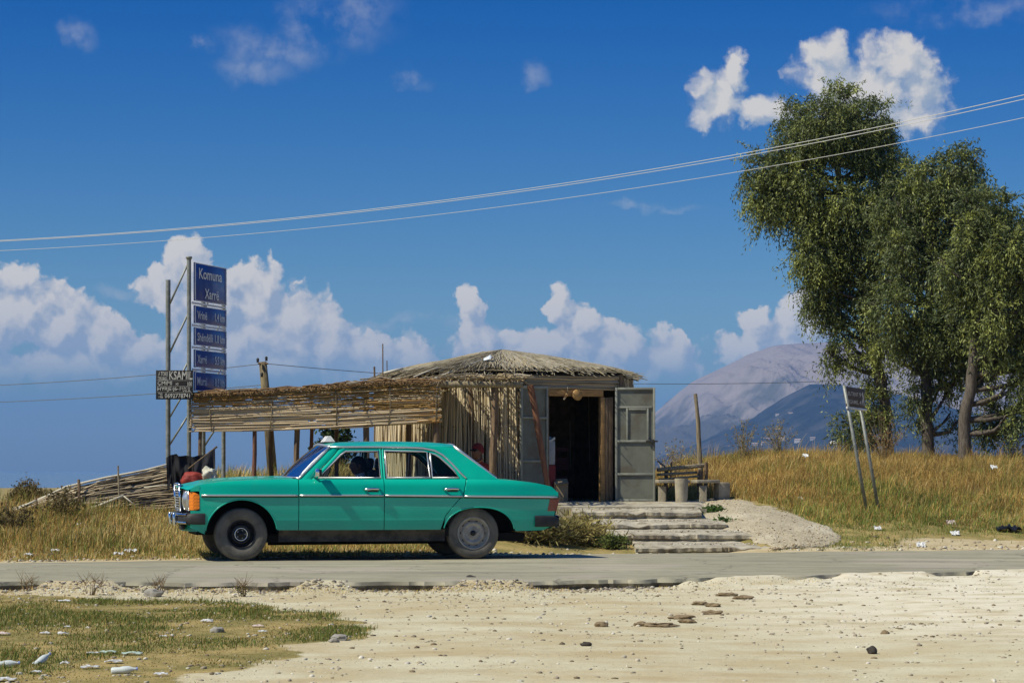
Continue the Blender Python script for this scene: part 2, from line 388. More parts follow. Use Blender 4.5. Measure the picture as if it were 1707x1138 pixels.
def build_ground():
    def axis(lo, hi, step, far_lo, far_hi):
        a = np.arange(lo, hi, step)
        l = []; s = step; p = lo
        while p > far_lo: s *= 1.35; p -= s; l.append(max(p, far_lo))
        r = []; s = step; p = a[-1]
        while p < far_hi: s *= 1.35; p += s; r.append(min(p, far_hi))
        return np.concatenate([l[::-1], a, r])
    xs = axis(-9, 11, .07, -9000, 9000); ys = axis(12.0, 58, .09, -1500, 12000)
    XX, YY = np.meshgrid(xs, ys, indexing='ij'); x, y = XX.ravel(), YY.ravel()
    z = ground_z(x, y)
    farw = S2(np.hypot(x, y), 80, 400)
    z = z * (1 - farw) + farw * np.where(np.hypot(x, y) > 300, -2.4 - S2(np.hypot(x, y), 400, 1500) * 6, z)
    V = np.stack([x, y, z], 1); n = len(ys)
    i, j = np.meshgrid(np.arange(len(xs) - 1), np.arange(n - 1), indexing='ij'); q = (i * n + j).ravel()
    T = np.stack([q, q + n, q + n + 1, q + 1], 1)
    colr = np.stack([(y > Yf(x) - .3) * 1.0, turf_mask(x, y), S2(x, .5, 4.0) * S2(y, 15, 19) * (y < Yn(x) + .5)], 1)
    o = npmesh('ground', V, T, ground_material(), cols=colr, smooth=True, quads=True)
    struct(o, 'pale dusty earth and grassy banks on both sides of the road')
build_ground()

def build_road():
    m = mat('asphalt', (.36, .335, .23), (.305, .283, .193), .88, 2.2, 6, bump=.006, bscale=90, c3=(.40, .355, .27), sc3=.5, spec=.25)
    nt = m.node_tree; b = nt.nodes['Principled BSDF']
    # broken edge: dark asphalt and the drop's shade, put into the side-face colour
    src = b.inputs['Base Color'].links[0].from_socket
    tc = nt.nodes.new('ShaderNodeTexCoord'); sp = nt.nodes.new('ShaderNodeSeparateXYZ'); nt.links.new(tc.outputs['Normal'], sp.inputs[0])
    n = nt.nodes.new('ShaderNodeTexNoise'); n.inputs['Scale'].default_value = 120; n.inputs['Detail'].default_value = 2
    nt.links.new(tc.outputs['Object'], n.inputs['Vector'])
    speck = mixc(nt, E(nt, n.outputs['Fac']).smooth(.52, .75) * .5, src, (.16, .145, .12))
    nt.links.new(mixc(nt, E(nt, sp.outputs[2]).smooth(.3, .8), (.11, .10, .08), speck), b.inputs['Base Color'])
    # worn wheel paths, sand drifts and a few cracks along the carriageway
    mp = nt.nodes.new('ShaderNodeMapping'); mp.inputs['Rotation'].default_value = (0, 0, math.radians(-16)); mp.inputs['Scale'].default_value = (.22, 1.7, 1); nt.links.new(tc.outputs['Object'], mp.inputs[0])
    n2 = nt.nodes.new('ShaderNodeTexNoise'); n2.inputs['Scale'].default_value = 1.2; n2.inputs['Detail'].default_value = 6; n2.inputs['Roughness'].default_value = .62; nt.links.new(mp.outputs[0], n2.inputs['Vector'])
    vo = nt.nodes.new('ShaderNodeTexVoronoi'); vo.feature = 'DISTANCE_TO_EDGE'; vo.inputs['Scale'].default_value = .55
    wv = vmath(nt, 'MULTIPLY', n2.outputs['Color'], b3=(.7, .7, 0)); nt.links.new(vmath(nt, 'ADD', tc.outputs['Object'], wv), vo.inputs['Vector'])
    c0 = b.inputs['Base Color'].links[0].from_socket
    c1 = mixc(nt, E(nt, n2.outputs['Fac']).smooth(.50, .66) * .75, c0, (.47, .425, .30))
    c1 = mixc(nt, (1.0 - E(nt, n2.outputs['Fac']).smooth(.34, .46)) * .5, c1, (.22, .20, .15))
    c1 = mixc(nt, (1.0 - E(nt, vo.outputs['Distance']).smooth(.0, .012)) * .6, c1, (.10, .09, .075))
    nt.links.new(c1, b.inputs['Base Color'])
    xs = np.concatenate([np.arange(-60, -8, 1.0), np.arange(-8, 9, .05), np.arange(9, 60, 1.0)])
    near = Yn(xs) + (fbm(xs * 1.3, xs * 0 + 4, 4, 21) - .5) * .5 + (fbm(xs * 7, xs * 0 + 9, 3, 22) - .5) * .22
    far = Yf(xs) - (fbm(xs * 1.1, xs * 0 + 2, 4, 31) - .5) * .5 + (fbm(xs * 6, xs * 0, 3, 33) - .5) * .12
    mb = MB(); rows = 14
    W = []
    for k in range(rows + 1):
        f = k / rows; yy = near * (1 - f) + far * f
        zz = .018 * np.sin(f * PI) + (fbm(xs * .7, yy * .7, 3, 41) - .5) * .016
        if k == 0: zz = zz - .004
        W.append(np.stack([xs, yy, zz], 1))
    W = np.array(W)
    bot = W[0].copy(); bot[:, 2] -= .13; bot[:, 1] += .03; botf = W[-1].copy(); botf[:, 2] -= .1
    mid = W[0].copy(); mid[:, 2] -= .035; mid[:, 1] -= .02 + .03 * vnoise(xs * 9, xs * 0, 7)
    allr = np.concatenate([bot[None], mid[None], W, botf[None]]); R, Nn = allr.shape[:2]
    q = (np.arange(R - 1)[:, None] * Nn + np.arange(Nn - 1)[None]).ravel()
    o = npmesh('road', allr.reshape(-1, 3), np.stack([q, q + 1, q + Nn + 1, q + Nn], 1), m, quads=True)
    me = o.data; me.polygons.foreach_set('use_smooth', np.ones(len(me.polygons), bool)); me.set_sharp_from_angle(angle=math.radians(40))
    struct(o, 'narrow worn grey asphalt road with a broken near edge')
build_road()

def build_ramp():
    # gravelly concrete ramp to the right of the steps, draped over the bank
    R = [P(1225, 831, 39.6), P(1262, 834, 38.6), P(1330, 853, 37.0), P(1385, 876, 35.3), P(1403, 892, 34.4), P(1385, 907, 33.8), P(1300, 916, 33.5)]
    L = [P(1130, 834, 39.4), P(1150, 838, 38.4), P(1160, 850, 36.6), P(1205, 873, 35.3), P(1250, 890, 34.4), P(1280, 911, 33.6), P(1290, 917, 33.35)]
    def smp(lst, t):
        k = t * (len(lst) - 1); i = min(int(k), len(lst) - 2); f = k - i
        return lst[i].lerp(lst[i + 1], f)
    nu, nv = 90, 46; V = []; 
    for i in range(nu):
        a, b = smp(L, i / (nu - 1)), smp(R, i / (nu - 1))
        for j in range(nv):
            f = j / (nv - 1); p = a.lerp(b, f)
            p.x += (mnoise.noise(p * 2.1)) * .06 * (1 if j in range(2, nv - 2) else 1.6)
            bul = math.sin(min(f, 1 - f) * PI) ** .5
            g_ = gz(p.x, p.y); z = max(g_ * .35 + p.z * .65, g_ - .01) + .05 * bul - .03
            z += (mnoise.fractal(p * 5, 1, 2, 4)) * .012
            V.append((p.x, p.y, z))
    q = [(i * nv + j, (i + 1) * nv + j, (i + 1) * nv + j + 1, i * nv + j + 1) for i in range(nu - 1) for j in range(nv - 1)]
    m = mat('gravel_concrete', (.56, .485, .335), (.39, .325, .21), .95, 26, 6, bump=.03, bscale=30, c3=(.61, .535, .38), sc3=1.4)
    o = npmesh('gravel_ramp', np.array(V), np.array(q), m, smooth=True, quads=True)
    struct(o, 'pale gravelly ramp beside the concrete steps'); global RAMP; RAMP = np.array(V)
build_ramp()

# ---------------------------------------------------------------- far country: water, mountain, foothills, houses, haze
def build_far():
    m, nt, b = M_new('sea_water'); b.inputs['Base Color'].default_value = (.10, .17, .22, 1); b.inputs['Roughness'].default_value = .08
    n = nt.nodes.new('ShaderNodeTexNoise'); n.inputs['Scale'].default_value = .15; n.inputs['Detail'].default_value = 4
    tc = nt.nodes.new('ShaderNodeTexCoord'); nt.links.new(tc.outputs['Object'], n.inputs['Vector'])
    bp = nt.nodes.new('ShaderNodeBump'); bp.inputs['Distance'].default_value = .12; nt.links.new(n.outputs['Fac'], bp.inputs['Height']); nt.links.new(bp.outputs[0], b.inputs['Normal'])
    mb = MB(); mb.grid(lambda u, v: (u, v, -3.0 + 0 * u), np.linspace(-9000, 9000, 13), np.linspace(420, 12000, 12))
    struct(mb.build('sea', m, smooth=True), 'hazy blue water far behind the bank')
    def ridge(name, sky_px, Y0, depth, base, mt, amp, seed, label):
        # height profile read off the skyline, carried back and forth as a rounded massif with gullies
        xs = np.linspace((sky_px[0][0] - CX) / F * Y0, (sky_px[-1][0] - CX) / F * Y0, 240)
        hz = np.interp(xs / Y0 * F + CX, [p[0] for p in sky_px], [H + (HY - p[1]) / F * Y0 for p in sky_px])
        vs = np.linspace(-1, .6, 90)
        XX, VV = np.meshgrid(xs, vs, indexing='ij')
        hh = np.repeat(hz[:, None], 90, 1)
        prof = np.where(VV < 0, (1 - np.abs(VV) ** 1.25), 1 - (VV / .6) ** 2 * .8)
        gx = XX / depth * 7; gy = VV * 2.2
        rg = 1 - np.abs(fbm(gx + VV * 1.2, gy * .55 + 3, 5, seed) - .5) * 2
        rg2 = fbm(gx * 3, gy * 3, 4, seed + 3)
        z = base + (hh - base) * prof + (rg - .75) * amp * np.abs(VV) ** .6 * (1 - np.abs(np.clip(VV, -1, 0)) ** 6) + (rg2 - .5) * amp * .25 * np.abs(VV) ** .5
        rg3 = (1 - np.abs(fbm(gx * 2.6 + VV * 2.4, gy * .8 + 9, 4, seed + 8) - .5) * 2) ** 2
        z = z + (rg3 - .55) * amp * .42 * np.clip(np.abs(VV) * 2.5, 0, 1) * (1 - np.abs(np.clip(VV, -1, 0)) ** 6)
        yy = Y0 + VV * depth
        V = np.stack([XX, yy, z], -1).reshape(-1, 3); nv = 90
        q = (np.arange(239)[:, None] * nv + np.arange(nv - 1)[None]).ravel()
        o = npmesh(name, V, np.stack([q, q + nv, q + nv + 1, q + 1], 1), mt, smooth=True, quads=True)
        struct(o, label); return V.reshape(240, 90, 3)
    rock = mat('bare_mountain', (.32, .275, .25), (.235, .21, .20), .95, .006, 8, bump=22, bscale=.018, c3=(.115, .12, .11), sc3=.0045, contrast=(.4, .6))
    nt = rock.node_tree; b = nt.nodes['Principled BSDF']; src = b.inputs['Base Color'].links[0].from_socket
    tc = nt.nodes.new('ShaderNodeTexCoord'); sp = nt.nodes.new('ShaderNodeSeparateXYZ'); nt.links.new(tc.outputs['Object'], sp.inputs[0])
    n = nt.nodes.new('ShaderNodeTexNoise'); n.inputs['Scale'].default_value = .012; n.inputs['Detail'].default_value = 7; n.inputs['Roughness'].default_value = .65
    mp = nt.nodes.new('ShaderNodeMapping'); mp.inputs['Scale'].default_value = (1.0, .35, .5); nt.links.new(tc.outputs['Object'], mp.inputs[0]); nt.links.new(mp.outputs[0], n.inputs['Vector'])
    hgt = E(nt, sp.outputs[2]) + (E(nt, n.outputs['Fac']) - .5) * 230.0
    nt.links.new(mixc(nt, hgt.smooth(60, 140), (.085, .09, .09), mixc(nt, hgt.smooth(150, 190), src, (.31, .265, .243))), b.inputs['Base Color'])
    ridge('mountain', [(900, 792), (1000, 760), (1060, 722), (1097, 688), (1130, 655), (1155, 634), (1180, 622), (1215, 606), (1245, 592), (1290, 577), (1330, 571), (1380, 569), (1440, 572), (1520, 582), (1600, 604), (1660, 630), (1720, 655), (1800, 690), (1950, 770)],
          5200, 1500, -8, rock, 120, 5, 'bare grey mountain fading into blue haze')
    wooded = mat('wooded_slope', (.014, .024, .030), (.030, .040, .045), .95, .02, 7, bump=4, bscale=.08, c3=(.060, .062, .062), sc3=.011)
    V = ridge('foothill', [(1000, 786), (1070, 775), (1100, 762), (1160, 742), (1220, 715), (1270, 690), (1310, 660), (1350, 640), (1400, 640), (1480, 655), (1560, 672), (1620, 690), (1680, 712), (1760, 738), (1900, 786)],
              3900, 900, -8, wooded, 40, 12, 'dark wooded foothill below the grey mountain')
    # small houses strung along the foot of the slope
    hm = mat('far_house_wall', (.48, .45, .41)); rm = mat('far_house_roof', (.34, .26, .22))
    ORD = 'leftmost second third fourth fifth sixth seventh eighth ninth tenth eleventh twelfth thirteenth'.split()
    for k, (px, py, w) in enumerate([(1258, 741, 15), (1272, 738, 13), (1290, 735, 16), (1308, 734, 14), (1325, 735, 15), (1335, 692, 10), (1341, 733, 12), (1350, 690, 11), (1395, 716, 11), (1630, 742, 12), (1655, 735, 14), (1690, 745, 14), (1703, 740, 12)]):
        X = (px - CX) / F * 3000; i = int(np.argmin(np.abs(V[:, 0, 0] - (px - CX) / F * 3400)))
        # walk up the slope until the surface projects onto the wanted row
        best = min(range(90), key=lambda j: abs(HY + (H - V[i, j, 2]) / V[i, j, 1] * F - py) + (0 if V[i, j, 1] < 3900 else 99))
        p = V[i, best]; e = empty('far_house', (p[0], p[1], p[2] - 1.5), rnd.uniform(-.5, .5))
        a = w * .55; d = a * .7; hh = a * rnd.uniform(.45, .6)
        w_ = MB().box((0, 0, hh / 2), (a, d, hh)).build('wall', hm, e)
        MB().prism([(-a / 2 - .3, -d / 2 - .3, hh), (-a / 2 - .3, d / 2 + .3, hh), (-a / 2 - .3, 0, hh + d * .3)], (a + .6, 0, 0)).build('roof', rm, e)
        tag(e, ORD[k] + (' tiny pale house from the left at the foot of the mountain' if k else ' tiny pale house at the foot of the mountain'), 'house', 'houses at the foot of the mountain')
    hz, nt, b = M_new('haze_air'); nt.nodes.remove(b)
    v = nt.nodes.new('ShaderNodeVolumePrincipled'); v.inputs['Color'].default_value = (.14, .43, 1.0, 1); v.inputs['Density'].default_value = .00010; v.inputs['Anisotropy'].default_value = .0
    nt.links.new(v.outputs[0], nt.nodes['Material Output'].inputs['Volume'])
    o = MB().box((0, 5250, 158), (18400, 13800, 344)).build('haze', hz); o['kind'] = 'stuff'; o['label'] = 'thin blue haze over the far country'
build_far()
# ---------------------------------------------------------------- the green saloon
TH = math.radians(12.5)
_u = Vector((math.cos(TH), math.sin(TH), 0)); _v = Vector((-math.sin(TH), math.cos(TH), 0))
CAR0 = Vector((-3.195, 29.72, .012)) + _v * .80          # under the middle of the front axle
def paint_material():
    m, nt, b = M_new('green_car_paint')
    b.inputs['Roughness'].default_value = .34; b.inputs['Coat Weight'].default_value = .5; b.inputs['Coat Roughness'].default_value = .03
    b.inputs['Specular IOR Level'].default_value = .25
    tc = nt.nodes.new('ShaderNodeTexCoord'); sp = nt.nodes.new('ShaderNodeSeparateXYZ'); nt.links.new(tc.outputs['Object'], sp.inputs[0])
    n = nt.nodes.new('ShaderNodeTexNoise'); n.inputs['Scale'].default_value = 5; n.inputs['Detail'].default_value = 6; nt.links.new(tc.outputs['Object'], n.inputs['Vector'])
    nf = E(nt, n.outputs['Fac'])
    c = mixc(nt, nf.smooth(.3, .7), (.001, .475, .32), (.002, .50, .34))
    low = (E(nt, sp.outputs[2]) + (nf - .5) * .25)
    n3 = nt.nodes.new('ShaderNodeTexNoise'); n3.inputs['Scale'].default_value = 1.3; n3.inputs['Detail'].default_value = 3; nt.links.new(tc.outputs['Object'], n3.inputs['Vector'])
    c = mixc(nt, E(nt, n3.outputs['Fac']).smooth(.35, .68), c, (.001, .42, .30))
    nz_ = nt.nodes.new('ShaderNodeSeparateXYZ'); nt.links.new(tc.outputs['Normal'], nz_.inputs[0])
    up_ = E(nt, nz_.outputs[2])._m('ABSOLUTE').smooth(.55, 1.0) * nf.smooth(.35, .7) * .12
    dust = (1.0 - low.smooth(.28, .52)) * .26 * nf.smooth(.25, .65) + nf.smooth(.55, .8) * .03 + up_
    nt.links.new(mixc(nt, dust, c, (.26, .235, .16)), b.inputs['Base Color'])
    rr = dust * .8 + .32; nt.links.new(rr.s, b.inputs['Roughness']); cw = .62 - dust * 1.8; nt.links.new(cw.s, b.inputs['Coat Weight'])
    return m
def glass_material():
    m, nt, b = M_new('window_glass'); nt.nodes.remove(b)
    t = nt.nodes.new('ShaderNodeBsdfTransparent'); t.inputs[0].default_value = (.80, .84, .82, 1)
    g = nt.nodes.new('ShaderNodeBsdfGlossy'); g.inputs['Roughness'].default_value = .02
    fr = nt.nodes.new('ShaderNodeFresnel'); fr.inputs[0].default_value = 1.33
    mx = nt.nodes.new('ShaderNodeMixShader'); nt.links.new(fr.outputs[0], mx.inputs[0]); nt.links.new(t.outputs[0], mx.inputs[1]); nt.links.new(g.outputs[0], mx.inputs[2])
    nt.links.new(mx.outputs[0], nt.nodes['Material Output'].inputs['Surface']); return m
K['paint'] = paint_material(); K['glass'] = glass_material()
K['trim'] = flat('bright_trim', (.74, .74, .70), .30, .75)
K['amber'] = flat('amber_lens', (.80, .22, .01), .12, spec=.6, coat=.6); K['redlens'] = flat('red_lens', (.20, .012, .010), .15, coat=.6)
K['lamp'] = flat('headlamp_glass', (.62, .64, .62), .08, .3, coat=1.0)
K['trim_black'] = mat('black_bumper_rubber', (.02, .02, .02), (.035, .033, .03), .6, 8)
K['sill'] = mat('dusty_black_sill', (.022, .02, .017), (.075, .065, .048), .75, 7)
K['tyre'] = mat('dusty_tyre', (.10, .092, .076), (.165, .15, .12), .9, 6, bump=.002, bscale=60)
K['rimblack'] = flat('black_steel_rim', (.012, .012, .013), .42)
K['rimgrey'] = mat('grey_steel_rim', (.44, .41, .35), (.30, .275, .23), .6, 14, metal=.1)
K['seat'] = flat('dark_seat_vinyl', (.022, .018, .014), .7); K['dash'] = flat('dark_dashboard', (.015, .015, .015), .6)

def w_side(s, z):                                          # half width of the body
    w = .893 - .07 * max(0, (.68 - z) / .5) ** 2 - .55 * max(0, z - .72) ** 2 - 5.0 * max(0, z - .885) ** 2
    w += .006 * math.exp(-((z - .765) / .02) ** 2) + .0035 * math.exp(-((z - .47) / .012) ** 2)
    p = 1.0
    if s < -.1: p -= .085 * ((-.1 - s) / .6) ** 2.2
    if s > 2.8: p -= .055 * ((s - 2.8) / 1.05) ** 2
    return w * p
def ip(x, xs, ys): return float(np.interp(x, xs, ys))
ZTOP = ([-.62, -.56, -.45, -.23, .12, .45, .70, 1.7, 2.70, 3.09, 3.31, 3.6, 3.75, 3.83], [.835, .872, .905, .935, .955, .962, .962, .962, .962, .955, .940, .905, .872, .800])
def ztop(s): return ip(s, *ZTOP)
def archF(s):
    d = (s + .002) / .425; return .31 + .415 * math.sqrt(max(0, 1 - d * d)) if abs(d) < 1 else None
def archR(s):
    d = (s - 2.855) / .435; return .335 + .29 * max(0, 1 - abs(d) ** 2.3) ** .5 if abs(d) < 1 else None
def zlow(s):
    a = archF(s)
    if a is None: a = archR(s)
    base = ip(s, [-.62, -.55, -.42, .42, .6, 2.3, 3.29, 3.72, 3.84], [.42, .37, .31, .362, .36, .358, .335, .345, .40])
    return max(base, a) if a is not None else base
def tg(z): return .822 - .40 * max(0, z - .962) - .10 * max(0, z - .962) ** 2        # glass plane leans in
def cosp(a, b, n): return [a + (b - a) * (1 - math.cos(PI * i / (n - 1))) / 2 for i in range(n)]
def mirrorpts(side): return lambda p: (p[0], p[1] * side, p[2])

car = empty('green_saloon_car', CAR0, TH)
tag(car, 'green four-door saloon car driving left along the asphalt road', 'car')
def sidepanel(name, s0, s1, side, parent, lo=None, hi=None, n=26, rows=34, s_shift=None, label=None):
    mb = MB()
    def fn(s, r):
        zl = lo(s) if lo else zlow(s); zh = hi(s) if hi else ztop(s)
        z = zl + (zh - zl) * r; ss = s + (s_shift(z) if s_shift else 0)
        return (ss, side * w_side(ss, z), z)
    mb.grid(fn, cosp(s0, s1, n), [i / (rows - 1) for i in range(rows)], flange=(0, -side * .022, 0))
    return mb.build(name, K['paint'], parent, smooth=True)
def strip(mb, pts, r, n=6): mb.tube(pts, r, n); return mb

def build_side(side):
    near = side < 0
    fender = MB()
    for (a, b, n) in ((-.495, -.42, 8), (-.42, .418, 60), (.418, .668, 14)):
        fender.grid(lambda s, r: (s, side * w_side(s, zlow(s) + (ztop(s) - zlow(s)) * r), zlow(s) + (ztop(s) - zlow(s)) * r), cosp(a + 1e-4, b - 1e-4, n), [i / 27 for i in range(28)])
    fender.grid(lambda s, r: (s, side * w_side(s, .42 + (.595 - .42) * r), ip(s, [-.60, -.495], [.40, .345]) * (1 - r) + .595 * r), cosp(-.60, -.4951, 8), [i / 8 for i in range(9)])
    fender.grid(lambda s, r: (s, side * w_side(s, .82), .822 + (ztop(s) - .822) * r), cosp(-.60, -.4951, 8), [i / 4 for i in range(5)])
    for (S, f, a, b) in ((0, archF, -.425, .423), (1, archR, 2.425, 3.285)):
        pass
    fo = fender.build('front_fender', K['paint'], car, smooth=True)
    lip = MB(); lip.tube([(s, side * (w_side(s, zlow(s)) - .004), zlow(s)) for s in cosp(-.424, .418, 40)], .009, 6); lip.build('arch_lip', K['paint'], fo, smooth=True)
    q = MB()
    # quarter panel: its front edge follows the rear door
    de = ([.358, .53, .66, .773, .962], [2.385, 2.44, 2.548, 2.654, 2.70])
    def sd(z): return ip(z, *de)
    for (a, b, n, f0) in ((0, 1, 70, None),):
        def fn(t, r):
            ss = 2.43 + (3.835 - 2.43) * t
            zl, zh = zlow(ss), ztop(ss); z = zl + (zh - zl) * r
            lim = sd(z) + .005
            s2 = max(ss, lim) if ss < 2.72 else ss
            s3 = s2 - .075 * max(0, (.745 - z) / .35) * max(0, (s2 - 3.45) / .385)
            return (s3, side * w_side(s2, z), z)
        q.grid(fn, [i / (n - 1) for i in range(n)], [i / 23 for i in range(24)])
    qo = q.build('rear_quarter_panel', K['paint'], car, smooth=True)
    lip = MB(); lip.tube([(s, side * (w_side(s, zlow(s)) - .004), zlow(s)) for s in cosp(2.424, 3.288, 40)], .009, 6); lip.build('arch_lip', K['paint'], qo, smooth=True)
    # doors
    fd = sidepanel('front_door', .676, 1.692, side, car, n=24)
    def rear_hi(s): return ztop(s)
    rd = MB()
    def fnr(t, r):
        z = .358 + (.962 - .358) * r; s = 1.700 + (sd(z) - .004 - 1.700) * t
        if z < zlow(s): z = zlow(s)
        return (s, side * w_side(s, z), z)
    rd.grid(fnr, [i / 27 for i in range(28)], [i / 33 for i in range(34)], flange=(0, -side * .022, 0))
    rd = rd.build('rear_door', K['paint'], car, smooth=True)
    # side trim strip, handles
    for par, a, b in ((fo, -.475, .662), (fd, .682, 1.686), (rd, 1.706, 2.648), (qo, 2.662, 3.825)):
        mb = MB(); zt = lambda s: ip(s, [-.48, 1.7, 3.83], [.773, .768, .742])
        mb.tube([(s, side * (w_side(s, zt(s)) + .005), zt(s)) for s in np.linspace(a, b, 14)], .0115, 8, sq=.9); mb.build('chrome_trim_strip', K['trim'], par, smooth=True)
        mb = MB(); mb.tube([(s, side * (w_side(s, zt(s) - .014) + .002), zt(s) - .017) for s in np.linspace(a, b, 14)], .007, 6); mb.build('rubber_strip', K['trim_black'], par, smooth=True)
    for par, a, b in ((fd, 1.450, 1.642), (rd, 2.415, 2.61)):
        mb = MB(); y = side * (w_side(a, .845) + .004)
        mb.tube([(a, y, .838), (a + .02, y + side * .035, .842), (a + .1, y + side * .042, .849), (b - .03, y + side * .036, .846), (b, y, .84)], [.012, .014, .014, .014, .012], 8)
        mb.build('handle', K['chrome'], par, smooth=True)
        mb = MB(); mb.cbox(((a + b) / 2 + .01, y - side * .003, .829), (.13, .012, .034), .004); mb.build('handle_recess', K['trim_black'], par, smooth=True)
    # windows and frames on the leaning glass plane
    def gp(s, z, off=0.0): return (s, side * (tg(z) + off), z)
    wf = [(.915, .978), (1.66, .978), (1.655, 1.298), (1.262, 1.292), (1.20, 1.25)]
    wr = [(1.738, .978), (2.262, .978), (2.250, 1.282), (2.20, 1.292), (1.735, 1.300)]
    wq = [(2.290, .978), (2.612, .978), (2.565, 1.06), (2.498, 1.130), (2.40, 1.222), (2.345, 1.256), (2.288, 1.272)]
    for par, poly, nm in ((fd, wf, 'door_glass'), (rd, wr, 'door_glass'), (rd, wq, 'quarter_glass')):
        mb = MB(); mb.add([gp(s, z, -.012) for s, z in poly], [tuple(range(len(poly)))]); mb.build(nm, K['glass'], par)
        mb = MB(); mb.tube([gp(s, z, .002) for s, z in poly + poly[:2]], .0115, 6); mb.build('window_trim', K['trim'], par, smooth=True)
        mb = MB(); mb.tube([gp(s + (0), z, -.012) for s, z in poly + poly[:2]], .010, 6); mb.build('window_seal', K['trim_black'], par, smooth=True)
    # window frames / pillars as panels on the glass plane
    def rowpanel(name, zs, f0, f1, par, n=8, off=0.0, m='paint'):
        mb = MB(); mb.grid(lambda z, r: gp(f0(z) + (f1(z) - f0(z)) * r, z, off + .010 * math.sin(PI * r)), zs, [i / (n - 1) for i in range(n)], flange=(0, -side * .035, 0))
        return mb.build(name, K[m], par, smooth=True)
    zz = [.962 + (1.338 - .962) * i / 12 for i in range(13)]
    ap = rowpanel('a_pillar', zz, lambda z: ip(z, [.962, 1.338], [.685, 1.075]), lambda z: ip(z, [.962, 1.25, 1.30, 1.338], [.825, 1.115, 1.155, 1.185]), car)
    mb = MB(); mb.tube([gp(ip(z, [.962, 1.338], [.672, 1.068]), z, .004) for z in zz], .013, 6); mb.build('windscreen_trim', K['trim'], ap, smooth=True)
    rowpanel('window_frame', zz, lambda z: ip(z, [.962, 1.25, 1.30, 1.338], [.838, 1.128, 1.168, 1.20]), lambda z: ip(z, [.962, 1.24, 1.290, 1.338], [.905, 1.185, 1.245, 1.32]), fd)
    rowpanel('window_frame', zz, lambda z: 1.669, lambda z: 1.693, fd); rowpanel('window_frame', zz, lambda z: 1.699, lambda z: 1.726, rd)
    top = MB(); top.grid(lambda s, r: gp(s, (1.305 - .004 * r) + (ip(s, [1.2, 2.13, 2.30, 2.42], [1.338, 1.330, 1.312, 1.265]) - 1.305) * r, .004), np.linspace(1.20, 1.69, 14), [0, .5, 1], flange=(0, -side * .03, 0)); top.build('window_frame', K['paint'], fd, smooth=True)
    top = MB(); top.grid(lambda s, r: gp(s, ip(s, [1.7, 2.2, 2.30, 2.42], [1.306, 1.298, 1.282, 1.215]) * (1 - r) + ip(s, [1.2, 2.13, 2.30, 2.42], [1.338, 1.330, 1.312, 1.265]) * r, .004), np.linspace(1.70, 2.42, 16), [0, .5, 1], flange=(0, -side * .03, 0)); top.build('window_frame', K['paint'], rd, smooth=True)
    zq = [.962 + (1.265 - .962) * i / 10 for i in range(11)]
    rowpanel('window_frame', zq, lambda z: ip(z, [.962, 1.06, 1.13, 1.222, 1.265], [2.628, 2.575, 2.508, 2.408, 2.34]), lambda z: ip(z, [.962, 1.119, 1.23, 1.265], [2.700, 2.568, 2.445, 2.40]), rd)
    dr = [(1.07, 1.343), (1.25, 1.346), (1.6, 1.346), (2.0, 1.342), (2.2, 1.332), (2.34, 1.306), (2.44, 1.25), (2.545, 1.145), (2.63, 1.045), (2.70, .972)]
    mb = MB(); mb.tube([gp(s, z, .012) for s, z in dr], .012, 6)
    mb.build('drip_rail', K['trim'], car, smooth=True)
    rowpanel('c_pillar', [.957 + (1.352 - .957) * i / 14 for i in range(15)], lambda z: ip(z, [.957, 1.045, 1.145, 1.25, 1.306, 1.332, 1.352], [2.708, 2.64, 2.556, 2.452, 2.35, 2.22, 2.05]), lambda z: ip(z, [.957, 1.335, 1.352], [3.10, 2.60, 2.57]), car, n=12, off=.0)
    # rocker sill, mirror, inner wheel housings
    mb = MB(); mb.grid(lambda s, r: (s, side * (.852 - .03 * r - .02 * math.sin(PI * r)), .362 - .14 * r), np.linspace(.44, 2.44, 12), [i / 6 for i in range(7)]); mb.build('rocker_sill', K['sill'], car, smooth=True)
    for c0, r0, zc in ((0, .44, .31), (2.855, .45, .33)):
        mb = MB(); mb.grid(lambda a, r: (c0 + r0 * math.cos(a), side * (.85 - .38 * r), zc + r0 * .96 * math.sin(a) * (1.0 if c0 == 0 else .80)), np.linspace(.03, PI - .03, 26), [0, .5, 1])
        mb.grid(lambda a, r: (c0 + r0 * r * math.cos(a), side * .46, zc + r0 * r * math.sin(a)), np.linspace(.0, PI, 20), [0, 1]); mb.build('wheel_housing', K['dark'], car, smooth=True)
    mb = MB(); mb.tube([(.86, side * .80, .985), (.875, side * .87, 1.00)], .014, 6); mb.cbox((.895, side * .925, 1.04), (.055, .14, .100), .02, Matrix.Rotation(side * .25, 3, 'Z')); mo = mb.build('wing_mirror', K['chrome'], fd, smooth=True, angle=40)
    mb = MB(); mb.cbox((.928, side * .918, 1.035), (.02, .12, .085), .008, Matrix.Rotation(side * .25, 3, 'Z')); mb.build('mirror_shell', K['trim_black'], mo, smooth=True)
    # lamps on the corners
    mb = MB(); mb.grid(lambda s, r: (s, side * (w_side(max(s, -.60), .70) + .004 - (.09 * ((-.54 - s) / .07) ** 2 if s < -.54 else 0)), .600 + .012 * ((s + .612) / .115) ** 3 + (.214 - .050 * ((s + .612) / .115) ** 2.5) * r), np.linspace(-.612, -.497, 8), [i / 9 for i in range(10)], flange=(.0, -side * .03, 0)); ao = mb.build('indicator_lens', K['amber'], car, smooth=True)
    mb = MB()
    for k in range(5): mb.tube([(-.61, side * (w_side(-.6, .7) - .0), .62 + k * .04), (-.50, side * (w_side(-.5, .7) + .006), .62 + k * .04)], .003, 4)
    mb.build('lens_rib', K['amber'], ao)
